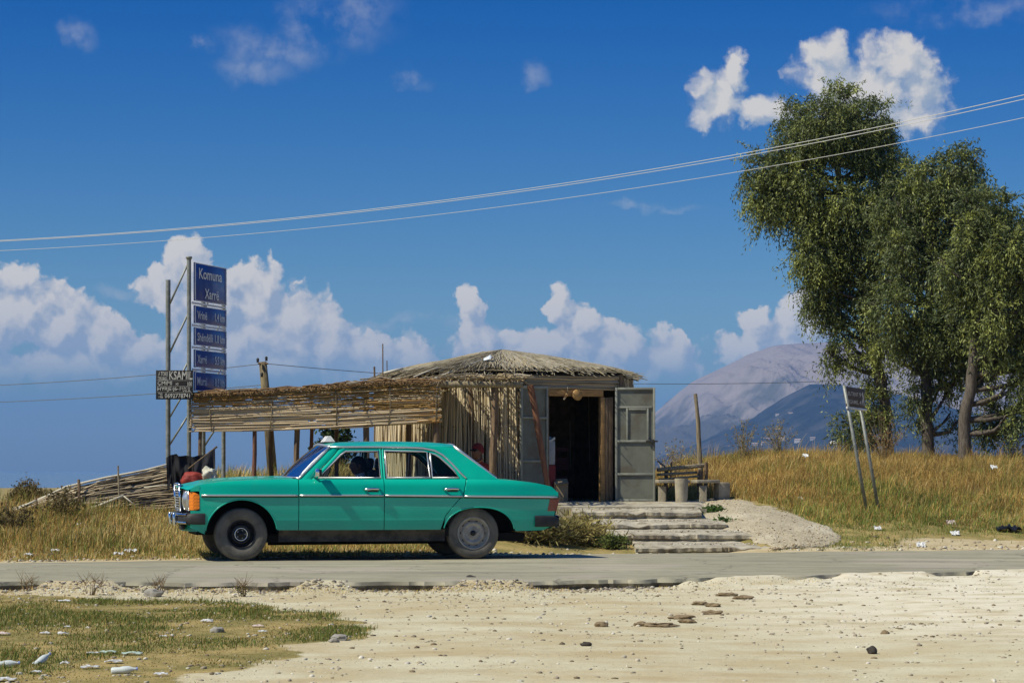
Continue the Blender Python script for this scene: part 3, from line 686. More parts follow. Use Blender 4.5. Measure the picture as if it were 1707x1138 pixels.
    mb = MB(); mb.grid(lambda t, r: (-.622 - .018 * math.sin(PI * r) - .02 * (1 - (t - .44) / .3), side * t, .602 + .215 * r), np.linspace(.43, .748, 10), [i / 9 for i in range(10)], flange=(.06, 0, 0)); mb.build('headlamp', K['lamp'], car, smooth=True)
    mb = MB(); mb.tube([(-.630, side * .42, .60), (-.612, side * .76, .60), (-.612, side * .76, .825), (-.635, side * .42, .825), (-.630, side * .42, .60)], .010, 6); mb.build('headlamp_bezel', K['chrome'], car, smooth=True)
    mb = MB(); mb.grid(lambda s, r: (s - .075 * (.17 - .152 * r) / .35, side * (w_side(min(s, 3.82), .65) + .004), .575 + .152 * r), np.linspace(3.735 , 3.85, 6), [i / 6 for i in range(7)])
    mb.grid(lambda t, r: (3.856 - .075 * (.17 - .152 * r) / .35, side * t, .575 + .152 * r), np.linspace(.45, .835, 6), [i / 6 for i in range(7)], flange=(-.05, 0, 0)); mb.build('tail_lamp', K['redlens'], car, smooth=True)
build_side(-1); build_side(1)

# hood, cowl, roof, boot lid, glass
def crown(s, t, e, c): return e + c * (1 - (abs(t)) ** 2.2)
mb = MB()
def hoodfn(s, t):
    zt = ztop(s); wd = w_side(s, zt); fr = -.62
    ss = s if s > -.5 else s - .085 * (1 - abs(t) ** 2) * (-.5 - s) / .12
    return (ss + (.0 if s < .5 else -.10 * (1 - t * t) * (s - .5) / .17), wd * t, zt + .028 * (1 - abs(t) ** 2.4) + .010 * math.exp(-((abs(t) - .0) / .22) ** 2) - .006 * math.exp(-((abs(t) - .86) / .05) ** 2))
mb.grid(hoodfn, cosp(-.62, .67, 26), [i / 12 - 1 for i in range(25)]); hood = mb.build('hood', K['paint'], car, smooth=True)
mb = MB(); mb.grid(lambda t, r: (.56 + .10 * t * t + .12 * r, .76 * t, .978 + .008 * r), np.linspace(-1, 1, 14), [0, .5, 1]); mb.build('cowl_grille', K['trim_black'], car, smooth=True)
for ty in (-.30, .18):
    mb = MB(); mb.tube([(.60, ty, .990), (.66, ty + .25, 1.018), (.68, ty + .52, 1.03)], .007, 5); mb.build('wiper', K['trim_black'], car)
mb = MB()
def rooffn(a, t):
    s = 1.075 + (2.575 - 1.075) * a
    ze = ip(s, [1.07, 1.3, 2.0, 2.3, 2.6], [1.345, 1.350, 1.350, 1.349, 1.343]); w = tg(ze) + .004
    zc = ip(s, [1.07, 1.12, 1.25, 1.5, 1.84, 2.29, 2.5, 2.58], [1.382, 1.394, 1.408, 1.418, 1.422, 1.415, 1.400, 1.388])
    zc = zc if True else zc
    return (s - .05 * (1 - t * t) * (1 - a) + .07 * (1 - t * t) * a, w * t, ze + (zc - ze) * (1 - abs(t) ** 2.6))
mb.grid(rooffn, cosp(0, 1, 26), [i / 12 - 1 for i in range(25)]); roof = mb.build('roof', K['paint'], car, smooth=True)
mb = MB()
for sd_ in (-1, 1):
    mb = MB(); mb.grid(lambda s, r: (s, sd_ * (tg(1.345) + .004 - .0 * r), 1.350 - .02 * r), np.linspace(1.08, 2.55, 10), [0, 1]); mb.build('roof_gutter', K['paint'], roof)
def wsfn(t, r):
    b = Vector((.585 + .105 * t * t, .758 * t, .985 - .012 * t * t)); tp = Vector((1.030 + .045 * t * t, .668 * t, 1.380 - .035 * t * t))
    p = b.lerp(tp, r); p.x -= .022 * math.sin(PI * r); return p
mb = MB(); mb.grid(wsfn, np.linspace(-1, 1, 16), [i / 8 for i in range(9)]); mb.build('windscreen', K['glass'], car, smooth=True)
mb = MB(); mb.tube([wsfn(t, 0) for t in np.linspace(-1, 1, 12)], .013, 6); mb.tube([wsfn(t, 1) for t in np.linspace(-1, 1, 12)], .015, 6)
mb.tube([wsfn(-1, r) for r in np.linspace(0, 1, 6)], .014, 6); mb.tube([wsfn(1, r) for r in np.linspace(0, 1, 6)], .014, 6); mb.build('windscreen_surround', K['trim'], car, smooth=True)
def rwfn(t, r):
    b = Vector((3.13 - .05 * t * t, .80 * t, .965)); tp = Vector((2.645 - .05 * t * t, .655 * t, 1.385 - .038 * t * t)); return b.lerp(tp, r)
mb = MB(); mb.grid(rwfn, np.linspace(-1, 1, 14), [i / 6 for i in range(7)]); mb.build('rear_window', K['glass'], car, smooth=True)
mb = MB(); mb.tube([rwfn(t, 0) for t in np.linspace(-1, 1, 12)], .014, 6); mb.tube([rwfn(-1, r) for r in np.linspace(0, 1, 6)], .02, 6); mb.tube([rwfn(1, r) for r in np.linspace(0, 1, 6)], .02, 6); mb.tube([rwfn(t, 1) for t in np.linspace(-1, 1, 12)], .014, 6)
mb.build('rear_window_surround', K['trim'], car, smooth=True)
mb = MB()
def bootfn(s, t):
    zt = ztop(s); return (s, w_side(s, zt) * t, zt + .022 * (1 - abs(t) ** 2.4) * (1 - max(0, (s - 3.6) / .24)))
mb.grid(bootfn, cosp(3.06, 3.835, 18), [i / 12 - 1 for i in range(25)]); mb.build('boot_lid', K['paint'], car, smooth=True)
mb = MB(); mb.grid(lambda t, r: (3.836 + .012 * math.sin(PI * r) - .075 * max(0, (.745 - (.36 + .44 * r)) / .35), w_side(3.83, .4 + .4 * r) * t, .36 + (.80 - .36) * r), np.linspace(-1, 1, 14), [i / 8 for i in range(9)]); mb.build('rear_panel', K['paint'], car, smooth=True)
# front: panel, grille, bumpers, valance
mb = MB(); mb.grid(lambda t, r: (-.60 + .0 * r, .76 * t, .42 + .40 * r), np.linspace(-1, 1, 10), [0, .5, 1]); mb.build('front_panel', K['trim_black'], car)
mb = MB(); mb.grid(lambda t, r: (-.635 + .12 * abs(t) ** 3, .80 * t, .345 + .10 * r + .0 * t), np.linspace(-1, 1, 16), [0, .5, 1]); mb.build('front_valance', K['paint'], car, smooth=True)
gr = MB()
for zz_ in (.592, .892): gr.tube([(-.668 - .012 * (zz_ > .7), t, zz_ + (.012 * (1 - (t / .33) ** 2) if zz_ > .7 else 0)) for t in np.linspace(-.335, .335, 9)], .017, 8)
for t in (-.335, .335): gr.tube([(-.668, t, .592), (-.68, t, .892)], .020, 8)
gr = gr.build('grille_shell', K['chrome'], car, smooth=True)
for k in range(9):
    mb = MB(); mb.cbox((-.662, 0, .615 + .031 * k), (.03, .64, .014), .004); mb.build('grille_slat', K['trim'], gr)
mb = MB(); mb.box((-.645, 0, .742), (.01, .66, .30)); mb.build('grille_backing', K['dark'], gr)
def bumper(name, sf, sgn, s_end):
    path = lambda off: [(s_end, -.875, 0), (sf + sgn * -.10, -.872 - off, 0), (sf + sgn * -.035, -.82 - off * .5, 0), (sf + sgn * off, -.70, 0), (sf + sgn * (.035 + off), 0, 0), (sf + sgn * off, .70, 0), (sf + sgn * -.035, .82 + off * .5, 0), (sf + sgn * -.10, .872 + off, 0), (s_end, .875, 0)]
    zc = .497 if sgn < 0 else .452
    def sweep(off, prof, mt, nm, par, rng_=None):
        pts = path(off); pts = pts[rng_[0]:rng_[1]] if rng_ else pts
        mb = MB(); rows = []
        for (dx, dz) in prof:
            rows.append([(p[0] + sgn * dx * (0 if i in (0, len(pts) - 1) and not rng_ else 1), p[1] * (1 + dx * .12), zc + dz) for i, p in enumerate(pts)])
        n = len(pts); vs = [q for r in rows for q in r]
        mb.add(vs, [(i * n + j, i * n + j + 1, (i + 1) * n + j + 1, (i + 1) * n + j) for i in range(len(rows) - 1) for j in range(n - 1)])
        return mb.build(nm, mt, par, smooth=True, angle=50)
    b = sweep(0, [(-.05, -.066), (.0, -.060), (.018, -.045), (.022, 0), (.018, .045), (0, .060), (-.05, .066)], K['trim_black'], name, car)
    sweep(.012, [(0, .028), (.022, .034), (.026, .048), (.012, .062), (-.03, .064)], K['chrome'], 'chrome_upper', b, (2, 7))
    sweep(.012, [(0, -.028), (.022, -.034), (.026, -.048), (.012, -.062), (-.03, -.064)], K['chrome'], 'chrome_lower', b, (2, 7))
    for t in (-.30, .30):
        mb = MB(); mb.cbox((sf + sgn * .075, t, zc - .01), (.045, .06, .15), .015); mb.build('overrider', K['chrome'], b, smooth=True)
    return b
bumper('front_bumper', -.665, -1, -.43); bumper('rear_bumper', 3.862, 1, 3.54)
mb = MB(); mb.cbox((-.66, -.40, .395), (.05, .22, .06), .01); mb.build('number_plate', K['trim_black'], car)
mb = MB(); mb.box((1.65, 0, .26), (3.6, 1.30, .10)); mb.box((1.55, 0, .33), (2.1, 1.62, .10)); mb.box((-.25, 0, .55), (.5, 1.0, .5)); mb.box((3.25, 0, .55), (.9, 1.0, .45)); mb.tube([(.4, -.1, .19), (2.4, -.15, .2), (3.7, .45, .25)], .03, 6); mb.build('underbody', K['dark'], car)
mb = MB(); mb.grid(lambda t, r: (.62 + .28 * r, .74 * t, .96 - .02 * r), np.linspace(-1, 1, 8), [0, .5, 1]); mb.box((.93, 0, .82), (.12, 1.4, .26)); mb.build('dashboard', K['dash'], car)
# roof lamp (white taxi hood) set on the front of the roof
mb = MB(); mb.add([(1.075, -.16, 1.402), (1.075, .20, 1.402), (1.215, .20, 1.412), (1.215, -.16, 1.412), (1.135, -.12, 1.484), (1.135, .16, 1.484), (1.165, .16, 1.486), (1.165, -.12, 1.486)],
       [(0, 1, 5, 4), (1, 2, 6, 5), (2, 3, 7, 6), (3, 0, 4, 7), (4, 5, 6, 7)]); tx = mb.build('roof_light', K['white'], roof)
mb = MB(); mb.box((1.155, .03, 1.405), (.18, .48, .014)); mb.build('roof_light_base', K['trim_black'], roof)

def seat(s, t, w=.50):
    mb = MB(); mb.cbox((s + .0, t, .52), (.52, w, .16), .05); mb.cbox((s + .32, t, .80), (.13, w, .56), .05, Matrix.Rotation(-.22, 3, 'Y') if False else Matrix.Rotation(.22, 3, 'Y'))
    o = mb.build('seat', K['seat'], car, smooth=True, angle=50)
    if w < .8:
        mb = MB(); mb.cbox((s + .42, t, 1.145), (.085, .24, .15), .035, Matrix.Rotation(.15, 3, 'Y')); mb.tube([(s + .40, t - .05, 1.0), (s + .42, t - .05, 1.1)], .008, 5); mb.tube([(s + .40, t + .05, 1.0), (s + .42, t + .05, 1.1)], .008, 5)
        mb.build('headrest', K['seat'], o, smooth=True, angle=50)
seat(1.30, -.37); seat(1.30, .37)
mb = MB(); mb.cbox((2.2, 0, .52), (.52, 1.3, .16), .05); mb.cbox((2.52, 0, .78), (.13, 1.3, .50), .05, Matrix.Rotation(.25, 3, 'Y')); mb.build('rear_seat', K['seat'], car, smooth=True, angle=50)
mb = MB(); mb.grid(lambda s, t: (s, t, .44), [.5, 2.9], [-.7, .7]); mb.grid(lambda s, t: (s, .62 * t, 1.335 + .03 * (1 - t * t)), np.linspace(1.15, 2.5, 5), np.linspace(-1, 1, 7)); mb.build('headlining', K['seat'], car)
for sd_ in (-1, 1):
    mb = MB(); mb.grid(lambda s, z: (s, sd_ * .775, z), [.70, 2.65], [.42, .955]); mb.build('door_card', K['seat'], car)
SWM = Matrix.Translation((1.02, -.37, .93)) @ Matrix.Rotation(-1.05, 4, 'Y')
mb = MB(); mb.tube([SWM @ Vector((.19 * math.cos(a), .19 * math.sin(a), 0)) for a in np.linspace(0, 2 * PI, 25)], .014, 6, cap=False); mb.tube([SWM @ Vector((-.18, 0, 0)), SWM @ Vector((.18, 0, 0))], .016, 6); mb.tube([SWM @ Vector((0, 0, 0)), SWM @ Vector((0, 0, -.2))], .03, 6)
mb.build('steering_wheel', K['dash'], car, smooth=True)

def wheel(s, t, side, kind, steer=0.0):
    # local z of the lathe points outwards
    R = .313; M = Matrix.Translation((s, t, R)) @ Matrix.Rotation(steer, 4, 'Z') @ Matrix.Rotation(side * -PI / 2, 4, 'X')
    hub = MB().lathe([(0, -.06), (.12, -.06), (.12, .01), (0, .01)], 20, M).build('wheel', K['rimblack'], car, smooth=True, angle=40)
    kk = .86 if kind == 'black' else 1.0
    prof = [(.185 * kk, -.085), (.225, -.092), (.285, -.094), (.303, -.082), (.310, -.055), (.312, -.02), (.312, .02), (.310, .055), (.303, .080), (.292, .090), (.27, .095), (.245, .096), (.222, .094), (.200 * kk, .086), (.186 * kk, .070)]
    ty = MB().lathe(prof, 48, M).build('tyre', K['tyre'], hub, smooth=True)
    tr = MB()
    for h in (-.05, -.018, .018, .05): tr.lathe([(.3125, h - .004), (.3135, h - .003), (.3135, h + .003), (.3125, h + .004)], 48, M)
    tr.lathe([(.262, .0958), (.262, .0985), (.258, .0985), (.258, .0958)], 48, M); tr.build('tread_rib', K['tyre'], hub)
    rk = K['rimblack'] if kind == 'black' else K['rimgrey']
    rim = MB().lathe([(r_ * kk, h_) for r_, h_ in [(.198, .084), (.190, .092), (.182, .088), (.174, .070), (.166, .046), (.156, .036), (.147, .038), (.134, .060), (.122, .068), (.108, .066), (.094, .050), (.084, .046), (.074, .052), (.060, .054), (.0, .050)]], 48, M).build('rim', rk, hub, smooth=True)
    for k in range(10):
        a = 2 * PI * k / 10; mb = MB(); c = M @ Vector((.146 * kk * math.cos(a), .146 * kk * math.sin(a), .042)); mb.tube([M @ Vector((.150 * kk * math.cos(a - .09), .150 * kk * math.sin(a - .09), .034)), M @ Vector((.150 * kk * math.cos(a + .09), .150 * kk * math.sin(a + .09), .034))], .007, 6); mb.build('vent_slot', K['dark'], rim)
    if kind == 'black':
        MB().lathe([(.078, .050), (.080, .056), (.077, .062), (.070, .062), (.066, .056)], 32, M).build('hub_ring', K['chrome'], hub, smooth=True)
    for k in range(5):
        a = 2 * PI * k / 5; mb = MB(); mb.tube([M @ Vector((.05 * math.cos(a), .05 * math.sin(a), .048)), M @ Vector((.05 * math.cos(a), .05 * math.sin(a), .066))], .010, 6); mb.build('wheel_bolt', K['galv'] if kind == 'black' else K['rimgrey'], hub)
    MB().lathe([(.034, .05), (.032, .068), (.024, .078), (0, .080)], 20, M).build('hub_cap', K['rimblack'], hub, smooth=True)
wheel(0, -.735, -1, 'black'); wheel(2.795, -.735, -1, 'grey'); wheel(0, .735, 1, 'black'); wheel(2.795, .735, 1, 'grey')
# ---------------------------------------------------------------- reeds, hut, pergola, fences, signs
def reed_cols(n, base=(.46, .36, .20), var=.28, grey=.3):
    b = np.array(base)[None] * (1 + rng.uniform(-var, var, (n, 1)))
    g = np.array((.40, .36, .28))[None] * (1 + rng.uniform(-var, var, (n, 1)))
    k = (rng.random((n, 1)) < grey) * rng.uniform(.3, 1, (n, 1)); return b * (1 - k) + g * k
def reeds(name, A, B, r, mt, parent, cols, sides=5, bend=0.0, joints=True):
    """many canes from points A to B as one joined mesh"""
    A = np.asarray(A, float); B = np.asarray(B, float); n = len(A); r = np.broadcast_to(np.asarray(r, float), (n,))
    d = B - A; L = np.linalg.norm(d, axis=1, keepdims=True); d = d / L
    ref = np.where(np.abs(d[:, 2:3]) > .9, [[1.0, 0, 0]], [[0, 0, 1.0]]); e1 = np.cross(d, ref); e1 /= np.linalg.norm(e1, axis=1, keepdims=True); e2 = np.cross(d, e1)
    segs = 3; off = (rng.normal(0, 1, (n, 1)) * e1 + rng.normal(0, 1, (n, 1)) * e2) * bend
    V = np.zeros((n, segs, sides, 3)); C = np.zeros((n, segs, sides, 3))
    for i in range(segs):
        f = i / (segs - 1); c = A + (B - A) * f + off * 4 * f * (1 - f)
        for k in range(sides):
            a = 2 * PI * k / sides
            V[:, i, k] = c + (e1 * math.cos(a) + e2 * math.sin(a)) * (r * (1 - .15 * f))[:, None]
            C[:, i, k] = cols * (1 + .12 * rng.uniform(-1, 1, (n, 1)))
    base = np.arange(n)[:, None] * segs * sides; T = []
    for i in range(segs - 1):
        for k in range(sides):
            k2 = (k + 1) % sides
            T.append(np.stack([base[:, 0] + i * sides + k, base[:, 0] + i * sides + k2, base[:, 0] + (i + 1) * sides + k2, base[:, 0] + (i + 1) * sides + k], 1))
    o = npmesh(name, V.reshape(-1, 3), np.concatenate(T), mt, parent, np.clip(C.reshape(-1, 3), 0, 1), smooth=True, quads=True); o['kind'] = 'stuff'; return o
def pole(name, a, b, r, mt, parent=None, n=8, wob=.012, r2=None, seg=6):
    a, b = Vector(a), Vector(b); pts = []
    for i in range(seg + 1):
        f = i / seg; p = a.lerp(b, f); q = 0 if i in (0, seg) else wob
        pts.append(p + Vector((rnd.uniform(-q, q), rnd.uniform(-q, q), 0)))
    rr = [r * (1 - f / seg) + (r2 or r) * f / seg for f in range(seg + 1)]; rr = [x * rnd.uniform(.93, 1.07) for x in rr]
    return MB().tube(pts, rr, n).build(name, mt, parent, smooth=True, angle=45)

FLOOR = .62
HP = [(.15, 38.6), (1.666, 39.15), (1.92, 40.6), (1.08, 42.2), (-.94, 42.2), (-2.16, 41.0), (-1.46, 39.4), (-.60, 38.7)]     # plan of the hut, facade first
def build_hut():
    hut = empty('reed_hut', (0, 0, 0)); tag(hut, 'round reed hut with thatched roof and open grey metal doors', 'hut')
    EAVE = 2.56; apex = Vector((-.16, 40.5, 3.0)); n = len(HP); cen = Vector((-.1, 40.5, 0))
    lin = MB()
    for i in range(n):
        a, b = Vector((*HP[i], 0)), Vector((*HP[(i + 1) % n], 0)); d = (b - a).normalized(); nr = Vector((d.y, -d.x, 0)); L = (b - a).length
        if i == 0: continue
        m = int(L / .0125)
        t = (np.arange(m) + rng.uniform(-.35, .35, m)) / m
        o = rng.uniform(-.035, .035, m)
        A = np.stack([a.x + d.x * L * t + nr.x * o, a.y + d.y * L * t + nr.y * o, np.full(m, FLOOR - .08)], 1)
        B = A.copy(); B[:, 2] = EAVE - rng.uniform(0, .12, m) - (.06 if i == 7 else 0); B[:, 0] += rng.normal(0, .022, m); B[:, 1] += rng.normal(0, .01, m)
        reeds('reed_wall', A, B, rng.uniform(.009, .0155, m), K['reed'], hut, reed_cols(m, (.68, .55, .34), .30, .30), 5, .014)
        if i in (4, 5, 6, 7):                             # a second, paler and shaggier layer on the sunny side
            m = int(L / .021); t = (np.arange(m) + rng.uniform(-.5, .5, m)) / m; o = rng.uniform(.03, .06, m)
            A = np.stack([a.x + d.x * L * t + nr.x * o, a.y + d.y * L * t + nr.y * o, FLOOR - .08 + rng.uniform(0, .1, m)], 1); B = A.copy(); ln = rng.normal(.0, .045, m) - .02; B[:, 2] = EAVE - .12 - rng.uniform(0, .28, m) * (rng.random(m) < .6); B[:, 0] += d.x * ln; B[:, 1] += d.y * ln
            reeds('reed_wall', A, B, rng.uniform(.010, .0175, m), K['reed'], hut, reed_cols(m, (.78, .66, .45), .25, .15), 5, .025)
        a2, b2 = a - nr * .06, b - nr * .06
        lin.add([(a2.x, a2.y, FLOOR), (b2.x, b2.y, FLOOR), (b2.x, b2.y, EAVE), (a2.x, a2.y, EAVE)], [(0, 1, 2, 3)])
    lin.build('light_stop_lining', mat('dark_reed_mat', (.24, .18, .11), (.14, .11, .06), .9, 9), hut)  # lining added behind the reeds to stop light passing through
    # horizontal binding canes round the wall
    for zb in (1.05, 1.75, 2.3):
        mb = MB()
        for i in range(1, n):
            a, b = Vector((*HP[i], zb)), Vector((*HP[(i + 1) % n], zb)); nr = Vector(((b - a).y, -(b - a).x, 0)).normalized() * .035
            mb.tube([a + nr, b + nr], .012, 5)
        mb.build('binding_cane', K['wood_pale'], hut, smooth=True)
    for i in range(n):
        pole('corner_post', (HP[i][0], HP[i][1], FLOOR - .05), (HP[i][0] + rnd.uniform(-.03, .03), HP[i][1], EAVE), .05, K['wood'], hut)
    # facade: timber frame, lintel, fascia of level reeds
    a, b = Vector((*HP[0], 0)), Vector((*HP[1], 0)); d = (b - a).normalized(); nr = Vector((d.y, -d.x, 0)); L = (b - a).length; up = Vector((0, 0, 1))
    def fp(s, o, z): return a + d * s + nr * o + up * z
    Rm = Matrix((d, -nr, up)).transposed()
    def fbox(s0, s1, o0, o1, z0, z1, name, mt, jit=.004):
        mb = MB(); mb.cbox(fp((s0 + s1) / 2, (o0 + o1) / 2, (z0 + z1) / 2), (s1 - s0, abs(o1 - o0), z1 - z0), .006, Rm); return mb.build(name, mt, hut, angle=40)
    s_open0, s_open1 = .44, 1.28
    ZL = FLOOR + 1.60
    K['golden'] = mat('sunlit_timber', (.42, .24, .085), (.27, .15, .055), .75, 4, bump=.004, bscale=25, stretch=(2, 2, 9))  # orange sunlight on lintel and jamb put into the timber colour
    fbox(s_open0 - .06, s_open1 + .05, -.04, .05, ZL, ZL + .10, 'lintel', K['golden'])
    for s0, w in ((s_open1 + .002, .072), (s_open1 + .079, .060), (s_open1 + .144, .075)):
        fbox(s0, s0 + w, -.05, .04 + rnd.uniform(-.012, .012), FLOOR - .06, ZL - .004 + rnd.uniform(-.02, 0), 'door_jamb_board', K['golden'] if s0 < s_open1 + .03 else K['wood'])
    fbox(s_open0 - .07, s_open0 - .002, -.05, .03, FLOOR - .06, ZL - .004, 'door_jamb_board', K['wood'])
    fbox(.0, s_open0 - .08, -.06, -.02, FLOOR - .06, ZL + .1, 'facade_board', K['wood'])
    fbox(s_open0 - .1, s_open1 + .12, -.10, .10, FLOOR - .10, FLOOR - .03, 'threshold', K['wood_pale'])
    m = 15; z = np.linspace(ZL + .115, EAVE - .03, m)
    A = np.array([fp(.02 + rnd.uniform(-.05, .05), .02 + rnd.uniform(-.01, .02), q) for q in z]); B = np.array([fp(L - .02 + rnd.uniform(-.05, .06), .02 + rnd.uniform(-.01, .02), q + rnd.uniform(-.015, .015)) for q in z])
    reeds('fascia_reeds', A, B, rng.uniform(.012, .019, m), K['reed'], hut, reed_cols(m, (.42, .32, .19)), 5, .01)
    fbox(.0, L, -.05, .0, ZL + .10, EAVE - .01, 'fascia_backing', K['wood'])
    # metal door leaves
    steel = mat('grey_green_steel', (.175, .18, .14), (.14, .146, .115), .6, 5, bump=.002, bscale=12, metal=.1, c3=(.125, .112, .08), sc3=3.5)
    sframe = mat('pale_steel_frame', (.30, .305, .25), (.23, .235, .19), .6, 8, metal=.1)
    def leaf(hinge, ang, w, rails, extra):
        o = empty('tmp', (0, 0, 0)); bpy.data.objects.remove(o)
        dv = Vector((math.cos(ang), math.sin(ang), 0)); nv = Vector((dv.y, -dv.x, 0)); nv = -nv if nv.y > 0 else nv; Rl = Matrix((dv, -nv, up)).transposed()
        Hh = 1.76; z0 = FLOOR - .02
        mb = MB(); mb.box(hinge + dv * (w / 2) + up * (z0 + Hh / 2), (w, .012, Hh), Rl); dl = mb.build('door_leaf', steel, hut)
        def rail(x0, x1, za, zb, t=.03, nm='frame_rail'):
            mb = MB(); mb.cbox(hinge + dv * ((x0 + x1) / 2) + nv * .018 + up * (z0 + (za + zb) / 2), (x1 - x0, t, zb - za), .004, Rl); mb.build(nm, sframe, dl, angle=40)
        rail(0, .035, 0, Hh); rail(w - .035, w, 0, Hh); rail(.036, w - .036, 0, .035); rail(.036, w - .036, Hh - .035, Hh)
        for q in rails: rail(.036, w - .036, q - .016, q + .016)
        for (x0, x1, za, zb) in extra: rail(x0, x1, za, zb, .022, 'panel_bar')
        return dl, hinge, dv, nv, z0
    hl = fp(s_open0 - .06, .085, 0); hr = fp(s_open1 + .23, .085, 0)
    leaf(hl, math.atan2(d.y, d.x) + PI + .38, .56, (.62, 1.28), ())
    dl, h, dv, nv, z0 = leaf(hr, math.atan2(d.y, d.x) - .42, .62, (.42, .93), ((.05, .57, 1.44, 1.47), (.17, .20, .95, 1.44), (.49, .52, .95, 1.44), (.21, .48, 1.41, 1.438)))
    mb = MB(); mb.tube([h + dv * .48 + nv * .05 + up * (z0 + .93), h + dv * .66 + nv * .05 + up * (z0 + .93)], .014, 6); mb.tube([h + dv * .60 + nv * .05 + up * (z0 + .93), h + dv * .60 + nv * .06 + up * (z0 + .78)], .010, 6); mb.box(h + dv * .57 + nv * .04 + up * (z0 + .93), (.06, .05, .05)); mb.build('door_latch', K['trim_black'], dl)
    # thatch: a dense shell of straw laid from the ridge down
    sh = MB(); m = 48
    def eave_pt(ang, out=0.0):
        best = None; dx, dy = math.cos(ang), math.sin(ang)
        for i in range(n):
            p, q = Vector(HP[i]) - Vector((apex.x, apex.y)), Vector(HP[(i + 1) % n]) - Vector((apex.x, apex.y)); e = q - p
            den = dx * e.y - dy * e.x
            if abs(den) < 1e-9: continue
            t = (p.x * e.y - p.y * e.x) / den; u_ = (p.x * dy - p.y * dx) / den
            if t > 0 and -1e-6 <= u_ <= 1 + 1e-6: best = t
        best = (best or 2.0) + .12 + out
        return best
    def roof_pt(ang, f, lift=0.0):                # f = 0 at the apex, 1 at the eave
        R = eave_pt(ang); z = apex.z + (EAVE + .055 - apex.z) * (1.06 * f - .06 * f * f) - .03 * math.exp(-f * 12) + lift + .018 * mnoise.noise(Vector((math.cos(ang) * 3, math.sin(ang) * 3, f * 4)))
        return Vector((apex.x + math.cos(ang) * R * f, apex.y + math.sin(ang) * R * f, z))
    sh.grid(lambda u_, f: roof_pt(u_, f, -.02), np.linspace(0, 2 * PI, 49), np.linspace(.02, .985, 9))
    sh.grid(lambda u_, f: roof_pt(u_, f, -.075), np.linspace(0, 2 * PI, 49), np.linspace(.02, .96, 5))
    roof = sh.build('thatched_roof', mat('old_thatch', (.23, .19, .11), (.13, .105, .06), .95, 18, bump=.02, bscale=40), hut, smooth=True)
    N = 9500; A = []; B = []; rr = []
    for i in range(N):
        ang = rnd.uniform(0, 2 * PI); f1 = math.sqrt(rnd.random()) * .98 + rnd.uniform(0, .10) * (rnd.random() < .7); f0 = f1 - rnd.uniform(.12, .34)
        lift = rnd.uniform(-.008, .030); da = rnd.gauss(0, .16)
        a_ = roof_pt(ang, max(f0, .01), lift + .012); b_ = roof_pt(ang + da * (f1 - f0), f1, lift)
        if f1 > .97: b_.z -= rnd.uniform(0, .11)
        A.append(a_); B.append(b_); rr.append(rnd.uniform(.004, .009))
    c = reed_cols(N, (.36, .30, .18), .45, .75)
    reeds('thatch_straw', np.array([tuple(p) for p in A]), np.array([tuple(p) for p in B]), np.array(rr), K['straw'], roof, c, 3, .006)
    for k, (p, q, r) in enumerate([((668, 652, 38.2), (803, 600, 39.3), .014), ((652, 634, 38.9), (770, 604, 39.2), .013), ((700, 622, 39.0), (840, 588, 40.1), .011), ((640, 622, 39.8), (672, 614, 39.9), .02), ((640, 630, 39.0), (600, 632, 38.8), .012), ((745, 648, 38.1), (806, 632, 38.5), .011), ((690, 628, 38.8), (730, 612, 39.2), .012), ((740, 630, 38.5), (772, 612, 39.0), .011)]):
        mb = MB(); mb.tube([P(*p), P(*q)], r, 6); mb.build('loose_cane', K['wood_pale'] if k % 3 else K['reedpale'], roof, smooth=True)
    # floor inside
    MB().prism([(x, y, FLOOR - .10) for x, y in HP][::-1], (0, 0, .06)).build('floor', K['concrete'], hut)
    return fp, roof_pt
K['reedpale'] = flat('bleached_cane', (.60, .55, .42), .7)
facade, roof_pt = build_hut()

